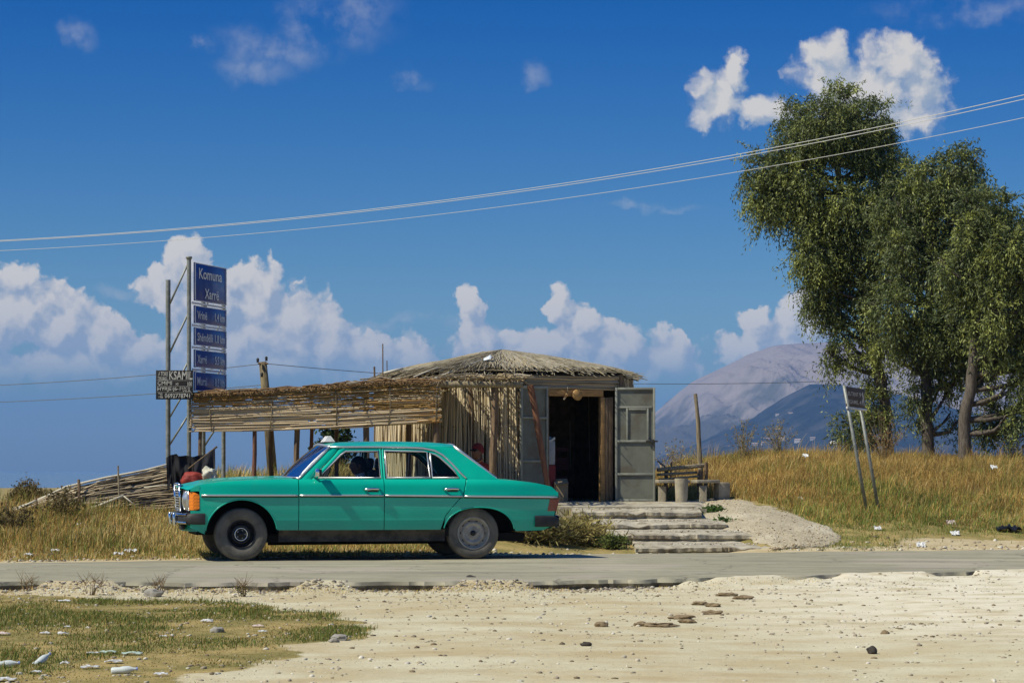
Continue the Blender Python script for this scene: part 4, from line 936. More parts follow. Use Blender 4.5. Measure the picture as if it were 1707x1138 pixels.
def build_hut_things():
    # stock just inside the doorway
    red = mat('faded_red_box', (.30, .030, .022), (.20, .022, .018), .6, 4); grey = mat('grey_white_panel', (.42, .43, .43), (.32, .33, .33), .5, 6)
    c = facade(.50, -.28, 0); e = empty('drinks_cooler', (c.x, c.y, FLOOR - .04)); Rz = Matrix.Rotation(.1, 3, 'Z')
    MB().cbox((0, 0, .29), (.26, .36, .58), .012, Rz).build('base', red, e, angle=40); MB().cbox((0, 0, .77), (.25, .35, .37), .015, Rz).build('cabinet', grey, e, angle=40)
    mb = MB(); mb.grid(lambda u_, v: (u_ + .01 * math.sin(v * 30), v, .965 + .04 * math.sin(u_ * 22 + 1) * math.cos(v * 15) + .03), np.linspace(-.12, .13, 12), np.linspace(-.17, .17, 12), flange=(0, 0, -.04)); mb.build('plastic_cover', K['white'], e, smooth=True)
    tag(e, 'narrow red and pale grey cooler just inside the hut doorway', 'cooler')
    c = facade(.66, -.05, 0); e = empty('cardboard_box', (c.x, c.y, FLOOR - .03)); cb = mat('cardboard', (.34, .25, .145), (.27, .195, .11), .85, 5)
    mb = MB()
    for (x, y, sx, sy) in ((-.105, 0, .006, .2), (.105, 0, .006, .2), (0, -.1, .21, .006), (0, .1, .21, .006)): mb.box((x, y, .16), (sx, sy, .32))
    mb.box((0, 0, .006), (.21, .2, .006)); mb.build('box_body', cb, e)
    mb = MB(); mb.add([(-.105, -.103, .32), (.105, -.103, .32), (.12, -.16, .29), (-.09, -.17, .27)], [(0, 1, 2, 3)]); mb.add([(-.105, .103, .32), (.105, .103, .32), (.10, .15, .36), (-.10, .15, .36)], [(0, 1, 2, 3)]); mb.build('box_flap', cb, e)
    tag(e, 'open brown cardboard box standing on the hut threshold', 'box')
    cr = mat('dark_red_crate', (.07, .010, .008), (.045, .008, .006), .65, 6)
    for k, (s, o, z, w) in enumerate([(1.0, -1.2, 0, 'lowest'), (1.0, -1.21, .29, 'middle'), (.99, -1.2, .58, 'top')]):
        c = facade(s, o, 0); e = empty('drinks_crate', (c.x, c.y, FLOOR - .04 + z), .05 * k)
        mb = MB(); mb.box((0, 0, .01), (.42, .32, .02)); mb.build('base', cr, e)
        for (x, y, sx, sy) in ((-.205, 0, .012, .32), (.205, 0, .012, .32), (0, -.155, .40, .012), (0, .155, .40, .012)):
            mb = MB(); mb.box((x, y, .07), (sx, sy, .10)); mb.box((x, y, .25), (sx, sy, .06)); mb.box((x * .98, y * .98, .17), (sx * .12 if sx > .1 else sx, sy * .12 if sy > .1 else sy, .10)); mb.build('side', cr, e)
        tag(e, f'dark red plastic crate inside the hut, {w} of the stack', 'crate', 'crates inside the hut')
    # gourds under the lintel
    gm = mat('dried_gourd', (.46, .27, .09), (.34, .19, .06), .6, 6); gl = mat('pale_rope', (.62, .55, .42))
    for k, (s, sc_, lab) in enumerate([(.88, 1.0, 'round straw disc hanging under the hut lintel'), (.72, .8, 'small tied bundle hanging left of the straw disc')]):
        c = facade(s, .085, FLOOR + 1.62)
        if k == 0:
            M = Matrix.Translation(c) @ Matrix.Rotation(PI / 2 - .1, 4, 'X') @ Matrix.Rotation(.5, 4, 'Y')
            e = MB().lathe([(0, -.012), (.05, -.014), (.085, -.006), (.088, .006), (.06, .02), (.03, .03), (0, .032)], 24, M).build('straw_hat_disc', gm, None, smooth=True)
            tag(e, lab, 'ornament')
        else:
            e = empty('hanging_bundle', tuple(c)); mb = MB()
            for q in range(7): mb.tube([(0, 0, .05), (-.02 + rnd.uniform(-.02, .02), rnd.uniform(-.02, .02), -.01), (-.05 + rnd.uniform(-.02, .02), rnd.uniform(-.025, .025), -.055)], .007, 5)
            mb.build('stems', gm, e, smooth=True); mb = MB(); mb.tube([(-.045, 0, -.04), (-.056, 0, -.075)], .014, 6); mb.tube([(0, 0, .04), (0, -.02, .12)], .004, 4); mb.build('binding', gl, e, smooth=True)
            tag(e, lab, 'ornament')
    # white plastic snagged on the thatch
    c = P(812, 602, 39.2); mb = MB(); 
    mb.grid(lambda u_, v: (c.x + u_ + .02 * math.sin(v * 40), c.y + v, c.z + .05 * math.sin(u_ * 34 + v * 20) * math.cos(v * 26) + v * .42 + .05 - abs(u_) * .12), np.linspace(-.075, .08, 14), np.linspace(-.05, .05, 10))
    tag(mb.build('plastic_bag', flat('blueish_plastic', (.66, .72, .78), .35), None, smooth=True), 'scrap of white plastic snagged on the thatched roof', 'plastic bag')
    for k, (px, py0, py1, r, lab) in enumerate([(638, 573, 640, .010, 'tall thin stick standing behind the left edge of the thatch'), (624, 611, 642, .016, 'short dark stick standing left of the thatch edge'), (645, 601, 636, .008, 'short thin stick just left of the thatched roof')]):
        a_, b_ = P(px + 1, py1 + 120, 40.4), P(px, py0, 40.4); o = pole('stick', a_, b_, r, K['wood'], None, 6, .006); tag(o, lab, 'stick', 'sticks beside the thatch')
build_hut_things()

def build_pergola():
    pg = empty('reed_pergola', (0, 0, 0)); tag(pg, 'long reed shade pergola with a hanging cane screen behind the car', 'pergola')
    Yp = 37.2
    topz = lambda px: H + (HY - ip(px, [318, 430, 520, 640, 730, 872], [662, 658, 652, 642, 642, 643])) / F * Yp
    X = lambda px: (px - CX) / F * Yp
    # posts
    for (px, w, mt, dep, lean) in [(424, .034, 'wood_red', 0, 1), (495, .042, 'wood', .02, -1), (519, .030, 'wood_red', .5, 0), (611, .045, 'wood', .02, 0), (682, .045, 'wood', .9, 0), (727, .05, 'wood', .03, 2), (822, .058, 'wood', .03, -4), (334, .03, 'wood', .05, 0), (452, .035, 'wood', 1.6, 0), (560, .035, 'wood', 1.6, 0)]:
        y = Yp + dep; xx = (px - CX) / F * y; zt = topz(px) + .0
        pole('post', (xx + lean * .004, y, gz(xx, y) - .1), (xx - lean * .006, y, zt - .02), w, K[mt], pg, 8, .012, w * .9)
    pole('prop_pole', P(916, 832, 37.6), P(884, 642, 37.5), .040, K['wood_red'], pg, 8, .012, .05)
    # beams: front rail, rear rail and cross poles
    pts = [Vector((X(px), Yp - .02, topz(px) + .015)) for px in (316, 430, 520, 640, 730, 800, 872)]
    MB().tube(pts, [.03, .032, .032, .034, .05, .046, .04], 8).build('front_beam', K['wood_pale'], pg, smooth=True)
    MB().tube([Vector((X(px) * 1.04, Yp + 1.6, topz(px) + .03)) for px in (318, 520, 740)], .035, 8).build('rear_beam', K['wood'], pg, smooth=True)
    for px in (325, 390, 455, 520, 585, 650, 715): MB().tube([(X(px), Yp - .08, topz(px) + .05), (X(px) + .02, Yp + 1.7, topz(px) + .07)], .022, 6).build('rafter', K['wood'], pg, smooth=True)
    for k in range(5):
        px = 735 + k * 30; MB().tube([(X(px), Yp - .1, topz(px) + .06), (X(px) - .05, Yp + 1.6, topz(px) + .16)], .016, 6).build('rafter', K['wood_pale'], pg, smooth=True)
    # roof: loose brown reed thatch
    m = 2600; t = rng.random(m); px = 318 + 420 * t; yy = Yp - .12 + rng.random(m) * 1.9
    ang = rng.normal(0, .5, m); Ln = rng.uniform(.15, .5, m)
    zz = np.array([topz(p) for p in px]) + .05 + rng.uniform(-.01, .022, m) + .012 * np.sin(px * .11)
    xx = (px - CX) / F * Yp
    A = np.stack([xx - np.cos(ang) * Ln / 2, yy - np.sin(ang) * Ln / 2, zz], 1); B = np.stack([xx + np.cos(ang) * Ln / 2, yy + np.sin(ang) * Ln / 2, zz + rng.normal(0, .015, m)], 1)
    reeds('roof_thatch', A, B, rng.uniform(.004, .010, m), K['straw'], pg, reed_cols(m, (.24, .145, .065), .4, .15), 4, .02)
    sh = MB(); sh.grid(lambda p, v: (X(p), Yp - .08 + v * 1.85, topz(p) + .045), np.linspace(320, 738, 24), [0, .5, 1]); sh.build('roof_mat', mat('brown_reed_mat', (.15, .095, .045), (.09, .055, .03), .95, 20), pg)
    m = 420; px = rng.uniform(318, 735, m); A = np.stack([(px - CX) / F * Yp, np.full(m, Yp - .1) + rng.uniform(-.03, .03, m), np.array([topz(p) for p in px]) + .05], 1); B = A + np.stack([rng.normal(0, .06, m), rng.uniform(-.06, 0, m), -rng.uniform(.01, .06, m)], 1)
    reeds('thatch_fringe', A, B, .005, K['straw'], pg, reed_cols(m, (.26, .16, .07), .4, .1), 4, .01)
    # the hanging screen of level canes
    bot = lambda p: H + (HY - ip(p, [318, 430, 560, 640, 735], [719, 718, 713, 709, 703])) / F * Yp
    rows = 52; A = []; B = []; R_ = []; Cc = []
    for r in range(rows):
        f = r / (rows - 1); p = 318 + rnd.uniform(-3, 8)
        while p < 725:
            ln = rnd.uniform(60, 190); q = min(p + ln, 733 + rnd.uniform(-6, 4))
            thick = f < (.70 if p < 470 else .40)                            # stout bleached canes below, thin golden ones above
            if rnd.random() < (1.0 if thick else .90):
                z0 = bot(p) + (topz(p) - .03 - bot(p)) * f; z1 = bot(q) + (topz(q) - .03 - bot(q)) * f
                o = rnd.uniform(-.022, .022); A.append((X(p), Yp - .05 + o, z0 + rnd.uniform(-.012, .012))); B.append((X(q), Yp - .05 + o, z1 + rnd.uniform(-.008, .008))); R_.append(rnd.uniform(.0085, .0122) if thick else rnd.uniform(.0060, .0105))
                g = (.72, .57, .36) if (thick and p < 660) or rnd.random() < .3 else (.50, .29, .10)
                Cc.append(np.array(g) * rnd.uniform(.7, 1.15))
            p = q - rnd.uniform(2, 20)
    # extra broken stems in the golden upper part
    for k in range(260):
        p = rnd.uniform(470, 725) if k < 170 else rnd.uniform(320, 725); f = rnd.uniform(.40, 1.0) if k < 200 else rnd.uniform(.85, 1.0); q = p + rnd.uniform(10, 60); q = min(q, 732)
        z0 = bot(p) + (topz(p) - bot(p)) * f; A.append((X(p), Yp - .05 + rnd.uniform(-.03, .03), z0)); B.append((X(q), Yp - .05 + rnd.uniform(-.03, .03), z0 + rnd.uniform(-.03, .03))); R_.append(rnd.uniform(.004, .008)); Cc.append(np.array((.45, .28, .09)) * rnd.uniform(.6, 1.1))
    for r in range(30):                                # a second, sparser layer behind
        f = (r + .5) / 30; p = 320 + rnd.uniform(0, 30)
        while p < 720:
            q = min(p + rnd.uniform(50, 150), 731); z0 = bot(p) + (topz(p) - .03 - bot(p)) * f; z1 = bot(q) + (topz(q) - .03 - bot(q)) * f; o = rnd.uniform(.0, .02)
            A.append((X(p), Yp - .02 + o, z0 + rnd.uniform(-.01, .01))); B.append((X(q), Yp - .02 + o, z1 + rnd.uniform(-.01, .01))); R_.append(rnd.uniform(.007, .0105)); Cc.append(np.array((.58, .42, .22) if p < 560 else (.46, .26, .09)) * rnd.uniform(.6, 1.1)); p = q + rnd.uniform(-5, 25)
    scr = reeds('cane_screen', np.array(A), np.array(B), np.array(R_), K['reed'], pg, np.array(Cc), 6, .006)
    for px in (322, 352, 452, 560, 650, 729):
        MB().tube([(X(px), Yp - .075, topz(px)), (X(px) + rnd.uniform(-.02, .02), Yp - .078, (topz(px) + bot(px)) / 2), (X(px) + rnd.uniform(-.02, .02), Yp - .075, bot(px) - .01)], .007, 5).build('screen_batten', K['wood_pale'], scr, smooth=True)
    m = 150; px = rng.uniform(735, 872, m); yy = Yp + rng.uniform(-.05, 1.3, m); ang = rng.normal(1.35, .35, m); Ln = rng.uniform(.3, .9, m); zz = np.array([topz(p) for p in px]) + .09 + rng.uniform(0, .05, m); xx = (px - CX) / F * Yp
    A = np.stack([xx - np.cos(ang) * Ln / 2, yy - np.sin(ang) * Ln / 2, zz], 1); B = np.stack([xx + np.cos(ang) * Ln / 2, yy + np.sin(ang) * Ln / 2, zz + .06], 1)
    reeds('shadow_canes', A, B, rng.uniform(.006, .012, m), K['reed'], pg, reed_cols(m, (.46, .36, .2)), 5, .01)  # canes added over the right half to cast shadows on the hut wall
    return pg
build_pergola()

def build_reed_fence():
    fn = empty('reed_mat_fence', (0, 0, 0)); tag(fn, 'sagging weathered reed mat fence sloping down to the left', 'fence')
    Yq = 36.0; top = lambda p: ip(p, [-60, 0, 60, 110, 175, 240, 306], [872, 857, 836, 812, 797, 785, 768]); bot = lambda p: ip(p, [-60, 0, 60, 110, 160, 240, 306], [884, 880, 872, 862, 856, 852, 848])
    A = []; B = []; R_ = []; Cc = []
    for r in range(34):
        f = r / 33; p = -60 + rnd.uniform(0, 60)
        while p < 303:
            q = min(p + rnd.uniform(40, 130), 306 + rnd.uniform(-8, 4)); g = lambda x: bot(x) + (top(x) - bot(x)) * f
            # the mat leans back and sags between its posts
            yy = lambda x: Yq + .10 * math.sin(x * .03) + f * .25
            if not (p < 200 and .1 < f < .8 and rnd.random() < .30):
                a_ = P(p, g(p) + rnd.uniform(-1.5, 1.5), yy(p)); b_ = P(q, g(q) + rnd.uniform(-1.5, 1.5), yy(q)); A.append(tuple(a_)); B.append(tuple(b_)); R_.append(rnd.uniform(.006, .013))
                Cc.append(np.array((.54, .44, .29)) * rnd.uniform(.5, 1.2))
            p = q - rnd.uniform(2, 12)
    reeds('reed_mat', np.array(A), np.array(B), np.array(R_), K['reed'], fn, np.array(Cc), 5, .02)
    mb = MB(); mb.grid(lambda p, f: P(p, bot(p) + (top(p) + 3 - bot(p)) * f, Yq + .10 * math.sin(p * .03) + f * .25 + .03), np.linspace(-60, 304, 28), [0, .33, .66, 1]); mb.build('mat_backing', mat('grey_reed_mat', (.17, .135, .085), (.09, .07, .045), .95, 14), fn)
    MB().tube([P(p, top(p) - 1, Yq + .1 * math.sin(p * .03) + .22) for p in (-60, 0, 60, 110, 175, 240, 303)], .017, 6).build('top_cane', K['reedpale'], fn, smooth=True)
    for (px, y0, y1, r, mt) in ((131, 868, 799, .022, 'wood'), (197, 862, 776, .013, 'wood_pale'), (60, 880, 830, .018, 'wood'), (297, 862, 800, .03, 'wood_pale')):
        pole('post', P(px + 3, y0, Yq - .05), P(px, y1, Yq + .08), r, K[mt], fn, 7, .006)
    for (p0, p1, r) in (((140, 852), (206, 826), .020), ((206, 826), (235, 850), .010), ((150, 846), (190, 838), .014), ((0, 862), (60, 834), .014), ((-20, 874), (50, 852), .012), ((240, 812), (300, 806), .010)):
        mb = MB(); mb.tube([P(p0[0], p0[1], Yq - .12), P(p1[0], p1[1], Yq - .08)], r, 6); mb.build('loose_cane', K['reedpale'], fn, smooth=True)
build_reed_fence()

# ---------------------------------------------------------------- signs
def text_mesh(name, body, origin, ex, ey, height, width, mt, parent, off=.004):
    cu = bpy.data.curves.new('tmp_text', 'FONT'); cu.body = body; cu.resolution_u = 3; cu.offset = .014
    ob = bpy.data.objects.new('tmp_text', cu); col.objects.link(ob)
    dg = bpy.context.evaluated_depsgraph_get(); me = bpy.data.meshes.new_from_object(ob.evaluated_get(dg)); bpy.data.objects.remove(ob); bpy.data.curves.remove(cu)
    n = len(me.vertices); co = np.zeros(n * 3, np.float32); me.vertices.foreach_get('co', co); co = co.reshape(-1, 3)
    lo, hi = co[:, :2].min(0), co[:, :2].max(0); s = (co[:, :2] - lo) / (hi - lo)
    nrm = Vector(ex).cross(Vector(ey)).normalized(); O = np.array(origin)
    W = O[None] + s[:, :1] * np.array(ex)[None] * width + s[:, 1:2] * np.array(ey)[None] * height + np.array(nrm)[None] * off
    me.vertices.foreach_set('co', W.astype(np.float32).ravel()); me.materials.clear(); me.materials.append(mt); me.name = name; me.update()
    return lk(bpy.data.objects.new(name, me), parent)
def build_place_sign():
    A = P(323.5, 437, 37.7); B = P(376.5, 447, 38.85); ex = Vector((B.x - A.x, B.y - A.y, 0)); W = ex.length; ex.normalize(); up = Vector((0, 0, 1)); nr = ex.cross(up); nr = -nr if nr.y > 0 else nr
    e = empty('place_name_sign', (0, 0, 0)); tag(e, 'tall blue place-name and distance sign on a steel pole frame', 'sign')
    blue = mat('sign_blue', (.010, .045, .26), (.012, .052, .29), .35, 3, coat=.3); wht = flat('sign_white', (.82, .82, .80), .4)
    a0 = Vector((A.x, A.y, 0)); z = lambda py: H + (HY - py) / F * 37.7
    def at(s, o, zz): return a0 + ex * s + nr * o + up * zz
    R3 = Matrix((ex, -nr, up)).transposed()
    g = K['galv']
    for s, top in ((-.05, 430), (W + .05, 470)):
        base = at(s, -.06, 0); zb = gz(base.x, base.y) - .1
        MB().tube([Vector((base.x, base.y, zb)), Vector((base.x, base.y, z(top if s < 0 else 437)))], .032, 10).build('front_post', g, e, smooth=True, angle=40)
        rb = at(s, -.40, 0); zr = gz(rb.x, rb.y) - .1; tp = z(466)
        MB().tube([Vector((rb.x, rb.y, zr)), Vector((rb.x, rb.y, tp))], .036, 10).build('rear_post', g, e, smooth=True, angle=40)
        if s < 0: MB().lathe([(0, .02), (.045, .018), (.05, 0), (.032, -.03)], 12, Matrix.Translation((base.x, base.y, z(430)))).build('post_cap', g, e)
        for y0, y1 in ((512, 436), (593, 520), (668, 600), (745, 690)):
            MB().tube([Vector((rb.x, rb.y, z(y0))), Vector((base.x, base.y, z(y1)))], .016, 6).build('diagonal_brace', g, e, smooth=True)
        if True:
            MB().tube([Vector((rb.x, rb.y, z(700))), Vector((base.x, base.y, z(640)))], .014, 6).build('diagonal_brace', g, e, smooth=True)
    rows = [(437, 501, [('Komuna', .12, .72, 445, 463), ('Xarrë', .30, .44, 478, 495)]), (508.5, 538.5, [('Vrinë', .07, .30, 517, 531), ('1.4 km', .62, .31, 517, 531)]), (545, 575, [('Shëndëlli', .07, .48, 553.5, 567.5), ('1.8 km', .62, .31, 553.5, 567.5)]), (582, 612, [('Xarrë', .07, .29, 590.5, 604.5), ('5.5 km', .62, .31, 590.5, 604.5)]), (619, 651, [('Mursi', .07, .29, 627.5, 641.5), ('8.3 km', .62, .31, 627.5, 641.5)])]
    for (y0, y1, texts) in rows:
        mb = MB(); mb.cbox(at(W / 2, 0, (z(y0) + z(y1)) / 2), (W, .02, z(y0) - z(y1)), .004, R3); pn = mb.build('sign_panel', blue, e, angle=40)
        mb = MB()
        for (s0, s1, za, zb) in ((0, W, z(y0) - .012, z(y0) - .001), (0, W, z(y1) + .001, z(y1) + .012), (.001, .03, z(y1), z(y0)), (W - .03, W - .001, z(y1), z(y0))):
            mb.box(at((s0 + s1) / 2, .0125, (za + zb) / 2), (s1 - s0, .004, zb - za), R3)
        mb.build('panel_border', wht, pn)
        for (tx, f0, fw, ya, yb) in texts: text_mesh('lettering', tx, at(W * f0, .014, z(yb)), ex, up, z(ya) - z(yb), W * fw, wht, pn)
    for y in (504.7, 541.7, 578.5, 615.5):
        mb = MB(); mb.cbox(at(W / 2, -.015, z(y)), (W + .06, .02, .034), .003, R3); mb.build('frame_rail', wht, e)
build_place_sign()
def build_ksamil():
    A = P(260, 665.5, 37.05); B = P(322, 665.5, 37.05); T = P(260, 617, 37.05); ex = Vector((1, 0, 0)); up = Vector((0, 0, 1)); W = B.x - A.x; Hh = T.z - A.z
    e = MB().cbox((A.x + W / 2, A.y, A.z + Hh / 2), (W, .018, Hh), .003).build('hand_painted_board', mat('black_board', (.018, .017, .016), (.035, .032, .028), .8, 9), None, angle=40)
    tag(e, 'small black board with rough white hand-painted lettering beside the blue sign', 'sign')
    w = mat('brush_white', (.66, .64, .57), (.46, .44, .38), .8, 40)
    s = Hh / 48.5
    for (tx, x0, x1, y0, y1) in (('A TOKE', 4, 20, 2.5, 9.5), ('TRUALL', 3, 20, 11, 16.5), ('KSAMIL', 22.5, 61, 1.5, 15.5), ('ÇMIMI', 3, 27, 18, 26), ('M2', 33, 38, 21, 25.5), ('100', 53, 60, 19, 25.5), ('HYRJE', 3, 26, 28, 35.5), ('(6-1', 28, 41, 27.5, 35.5), ('KATE', 43, 57, 28, 31.5), ('VILA', 44, 58, 32.5, 36), ('TEL', 4, 12, 38, 46), ('0692778741', 15, 57, 38.5, 46)):
        o = text_mesh('lettering', tx, (A.x + W * x0 / 62, A.y - .009, A.z + Hh - y1 * s), ex, up, (y1 - y0) * s, W * (x1 - x0) / 62, w, e, .004)
        for v in o.data.vertices:                        # uneven brush strokes
            q = v.co * 38; v.co.x += .0055 * mnoise.noise(q); v.co.z += .0055 * mnoise.noise(q + Vector((9, 3, 1)))
    mb = MB()
    for y in (17, 26.8, 36.9): mb.box((A.x + W / 2, A.y - .0105, A.z + Hh - y * s), (W * .94, .003, .004))
    mb.build('ruled_line', w, e)
build_ksamil()
def build_road_sign():
    e = empty('brown_direction_sign', (0, 0, 0)); tag(e, 'small brown direction sign on two leaning posts below the trees', 'sign')
    Yb = 37.6; up = Vector((0, 0, 1))
    A, B = P(1446, 858, Yb), P(1466, 858, Yb + .25); At, Bt = P(1407, 642, Yb - .02), P(1430, 655, Yb + .25)
    MB().tube([A, At], .026, 10).build('post', K['galv'], e, smooth=True); MB().tube([B, Bt], .026, 10).build('post', K['galv'], e, smooth=True)
    c0, c1, c2 = P(1411, 677, Yb - .04), P(1441.5, 681, Yb + .30), P(1407, 644, Yb - .04)
    ex = (c1 - c0); ey = (c2 - c0); W, Hh = ex.length, ey.length; ex.normalize(); ey = (ey - ex * ey.dot(ex)).normalized(); nr = ex.cross(ey)
    br = mat('faded_brown_sign', (.085, .058, .040), (.11, .078, .055), .6, 5); w = flat('faded_white_print', (.50, .46, .40), .6)
    Rm = Matrix((ex, ey, nr)).transposed()
    pn = MB().cbox(c0 + ex * W / 2 + ey * Hh / 2, (W, Hh, .02), .004, Rm).build('sign_panel', br, e, angle=40)
    MB().cbox(c0 + ex * (W / 2 + .01) - ey * .02 + nr * .008, (W + .03, .035, .03), .004, Rm).build('panel_rail', K['white'], e, angle=40)
    text_mesh('lettering', 'BUTRINT', c0 + ex * W * .08 + ey * Hh * .56 + nr * .011, ex, ey, Hh * .20, W * .55, w, pn); text_mesh('lettering', 'KSAMIL', c0 + ex * W * .08 + ey * Hh * .16 + nr * .011, ex, ey, Hh * .20, W * .55, w, pn)
    text_mesh('lettering', '9', c0 + ex * W * .68 + ey * Hh * .54 + nr * .011, ex, ey, Hh * .24, W * .10, w, pn); text_mesh('lettering', '4', c0 + ex * W * .68 + ey * Hh * .14 + nr * .011, ex, ey, Hh * .24, W * .10, w, pn)
    mb = MB(); q = lambda a, b: c0 + ex * W * a + ey * Hh * b + nr * .0125
    mb.add([q(.82, .70), q(.89, .84), q(.93, .60), q(.96, .14), q(.91, .14), q(.90, .38), q(.83, .12), q(.82, .34), q(.88, .52)], [(0, 1, 2, 8), (2, 3, 4, 5), (2, 5, 8), (8, 5, 6, 7)]); mb.build('arrow_mark', w, pn)
build_road_sign()
# ---------------------------------------------------------------- steps, posts, wires, odd things
def build_steps():
    e = empty('entrance_steps', (0, 0, 0)); tag(e, 'four broad worn concrete steps leading up to the hut', 'steps')
    defs = [(1060, 1288, 912, 33.45, 34.5), (1015, 1260, 891, 34.35, 35.4), (985, 1212, 873, 35.25, 36.3), (955, 1170, 853, 36.15, 37.3)]
    for k, (p0, p1, py, Y0, Y1) in enumerate(defs):
        a, b = P(p0, py, Y0), P(p1, py, Y0 + .12); n = 60; mb = MB(); V = []
        prof = [(0.045, -.30), (.035, -.085), (.028, -.062), (-.012, -.052), (-.018, -.006), (.004, .002), (.14, .010), (.45, .03), (Y1 - Y0, .06)]
        n = 110
        for i in range(n + 1):
            f = i / n; p = a.lerp(b, f); wob = (mnoise.fractal(Vector((p.x * 1.6, k * 7.1, 0)), 1, 2, 4)) * .05
            for j, (dy, dz) in enumerate(prof):
                q = Vector((p.x, p.y + dy + wob * (1 if j < 6 else 0), p.z + dz)); nn = mnoise.fractal(q * 6, 1, 2, 3) * .014
                q.z += nn * .8 + (mnoise.noise(q * 2.2)) * .014; q.y += mnoise.noise(Vector((q.x * 7, k * 3.3, 1))) * .03 + mnoise.noise(Vector((q.x * 19, k * 3.3, j * .7))) * .016; q.z += (min(0, mnoise.noise(Vector((q.x * 3.1, k * 9.7, 2))) + .25) * .09 if j in (4, 5, 6) else 0); q.y += 0 + (-.03 if mnoise.noise(Vector((q.x * 2.3, k * 5.1, 7))) > .35 else 0) * -1
                V.append(q)
        m = len(prof); mb.add(V, [(i * m + j, (i + 1) * m + j, (i + 1) * m + j + 1, i * m + j + 1) for i in range(n) for j in range(m - 1)])
        mb.add(V[:m], [tuple(range(m))]); mb.add(V[-m:], [tuple(range(m))])
        mb.build('step', K['concrete'], e, smooth=True, angle=32)
    # landing in front of the door
    mb = MB(); nu, nv = 40, 26
    V = []
    for i in range(nu + 1):
        for j in range(nv + 1):
            f, g = i / nu, j / nv; Y = 36.95 + (40.2 - 36.95) * g; px = (905 + (1178 - 905) * f) + g * (20 if f > .5 else -10)
            z = .545 + .055 * S2(g, 0, .7)[()] - (.0 if 2 < i < nu - 2 else .03); p = Vector(((px - CX) / F * Y, Y, z)); p.z += mnoise.fractal(p * 3, 1, 2, 4) * .008; V.append(p)
    mb.add(V, [(i * (nv + 1) + j, (i + 1) * (nv + 1) + j, (i + 1) * (nv + 1) + j + 1, i * (nv + 1) + j + 1) for i in range(nu) for j in range(nv)])
    fr = [V[i * (nv + 1)] for i in range(nu + 1)]; mb.add(fr + [p + Vector((0, .02, -.45)) for p in fr], [(i, i + 1, nu + 2 + i, nu + 1 + i) for i in range(nu)]); mb.build('landing', K['concrete'], e, smooth=True)
build_steps()

def build_posts():
    o = pole('wooden_post', P(1170, 800, 43.0), P(1159, 656, 43.0), .045, K['wood_pale'], None, 8, .012, .03); tag(o, 'lone leaning pale wooden post right of the hut', 'post')
    e = empty('utility_pole', tuple(P(455, 800, 47.0))); bx = Vector(e.location)
    mb = MB(); mb.tube([P(456, 812, 47.0) - bx, P(447, 700, 47.0) - bx, P(438, 603, 47.0) - bx], [.095, .085, .072], 10); mb.build('pole', mat('tarred_pole', (.20, .16, .085), (.11, .085, .045), .9, 6, stretch=(6, 6, 1)), e, smooth=True)
    mb = MB(); c = P(438, 606, 46.95) - bx; mb.tube([c + Vector((-.09, 0, 0)), c + Vector((.10, 0, .0))], .018, 6); mb.build('cross_bar', K['wood'], e)
    for dx, dz in ((-.085, .02), (.075, .05), (-.01, -.25)):
        mb = MB(); mb.lathe([(0, 0), (.028, 0), (.02, .03), (.03, .05), (.018, .08), (0, .085)], 10, Matrix.Translation(c + Vector((dx, -.08, dz)))); mb.build('insulator', K['trim_black'], e, smooth=True)
    tag(e, 'leaning wooden utility pole seen behind the reed pergola', 'utility pole')
    # low rail fence and block seats right of the hut
    e = empty('rail_fence', (0, 0, 0)); tag(e, 'low rough rail fence of pale poles right of the hut door', 'fence')
    for (a, b, r) in (((1096, 783, 39.3), (1176, 775, 39.6), .032), ((1096, 791, 39.25), (1165, 787, 39.55), .022), ((1098, 799, 39.2), (1170, 793, 39.5), .018), ((1096, 768, 39.5), (1116, 784, 39.4), .012)):
        pole('rail', P(*a), P(*b), r, K['wood_pale'], e, 7, .01)
    for (px, y0, y1, r) in ((1166, 815, 782, .045), (1110, 806, 780, .03), (1118, 800, 770, .012), (1176, 806, 770, .03)): pole('post', P(px, y0 + 14, 39.5), P(px + 1, y1, 39.5), r, K['wood'], e, 7, .008)
    cm = mat('pale_block', (.38, .34, .25), (.26, .225, .16), .92, 6, bump=.008, bscale=20)
    o = MB().lathe([(0, -.25), (.085, -.25), (.095, .02), (.105, .26), (.10, .275), (0, .275)], 18, Matrix.Translation(P(1136, 827, 38.6))).build('stump_seat', cm, None, smooth=True, angle=40); tag(o, 'pale round stump seat beside the rail fence', 'stump')
    e = empty('plank_bench', (0, 0, 0)); tag(e, 'low plank bench on blocks in front of the rail fence', 'bench')
    for (a, b, nm) in (((1094, 803, 38.9), (1147, 801, 39.0), 'plank'), ((1157, 803, 39.0), (1195, 801, 39.1), 'plank')):
        p, q = P(*a), P(*b); d = q - p; M = Matrix.Rotation(math.atan2(d.y, d.x), 3, 'Z'); MB().cbox((p + q) / 2, (d.length, .28, .05), .008, M).build(nm, cm, e, angle=40)
    for (px, py) in ((1104, 826), (1172, 825)): c = P(px, py, 39.0); MB().cbox(c + Vector((0, 0, -.03)), (.12, .16, .36), .015, Matrix.Rotation(rnd.uniform(-.3, .3), 3, 'Z')).build('block', cm, e, angle=40)
    c = P(1203, 824, 39.2); o = MB().cbox(c + Vector((0, 0, .01)), (.20, .2, .36), .02, Matrix.Rotation(.4, 3, 'Z')).build('concrete_block', cm, None, angle=40); tag(o, 'weathered concrete block at the end of the plank bench', 'block')
build_posts()

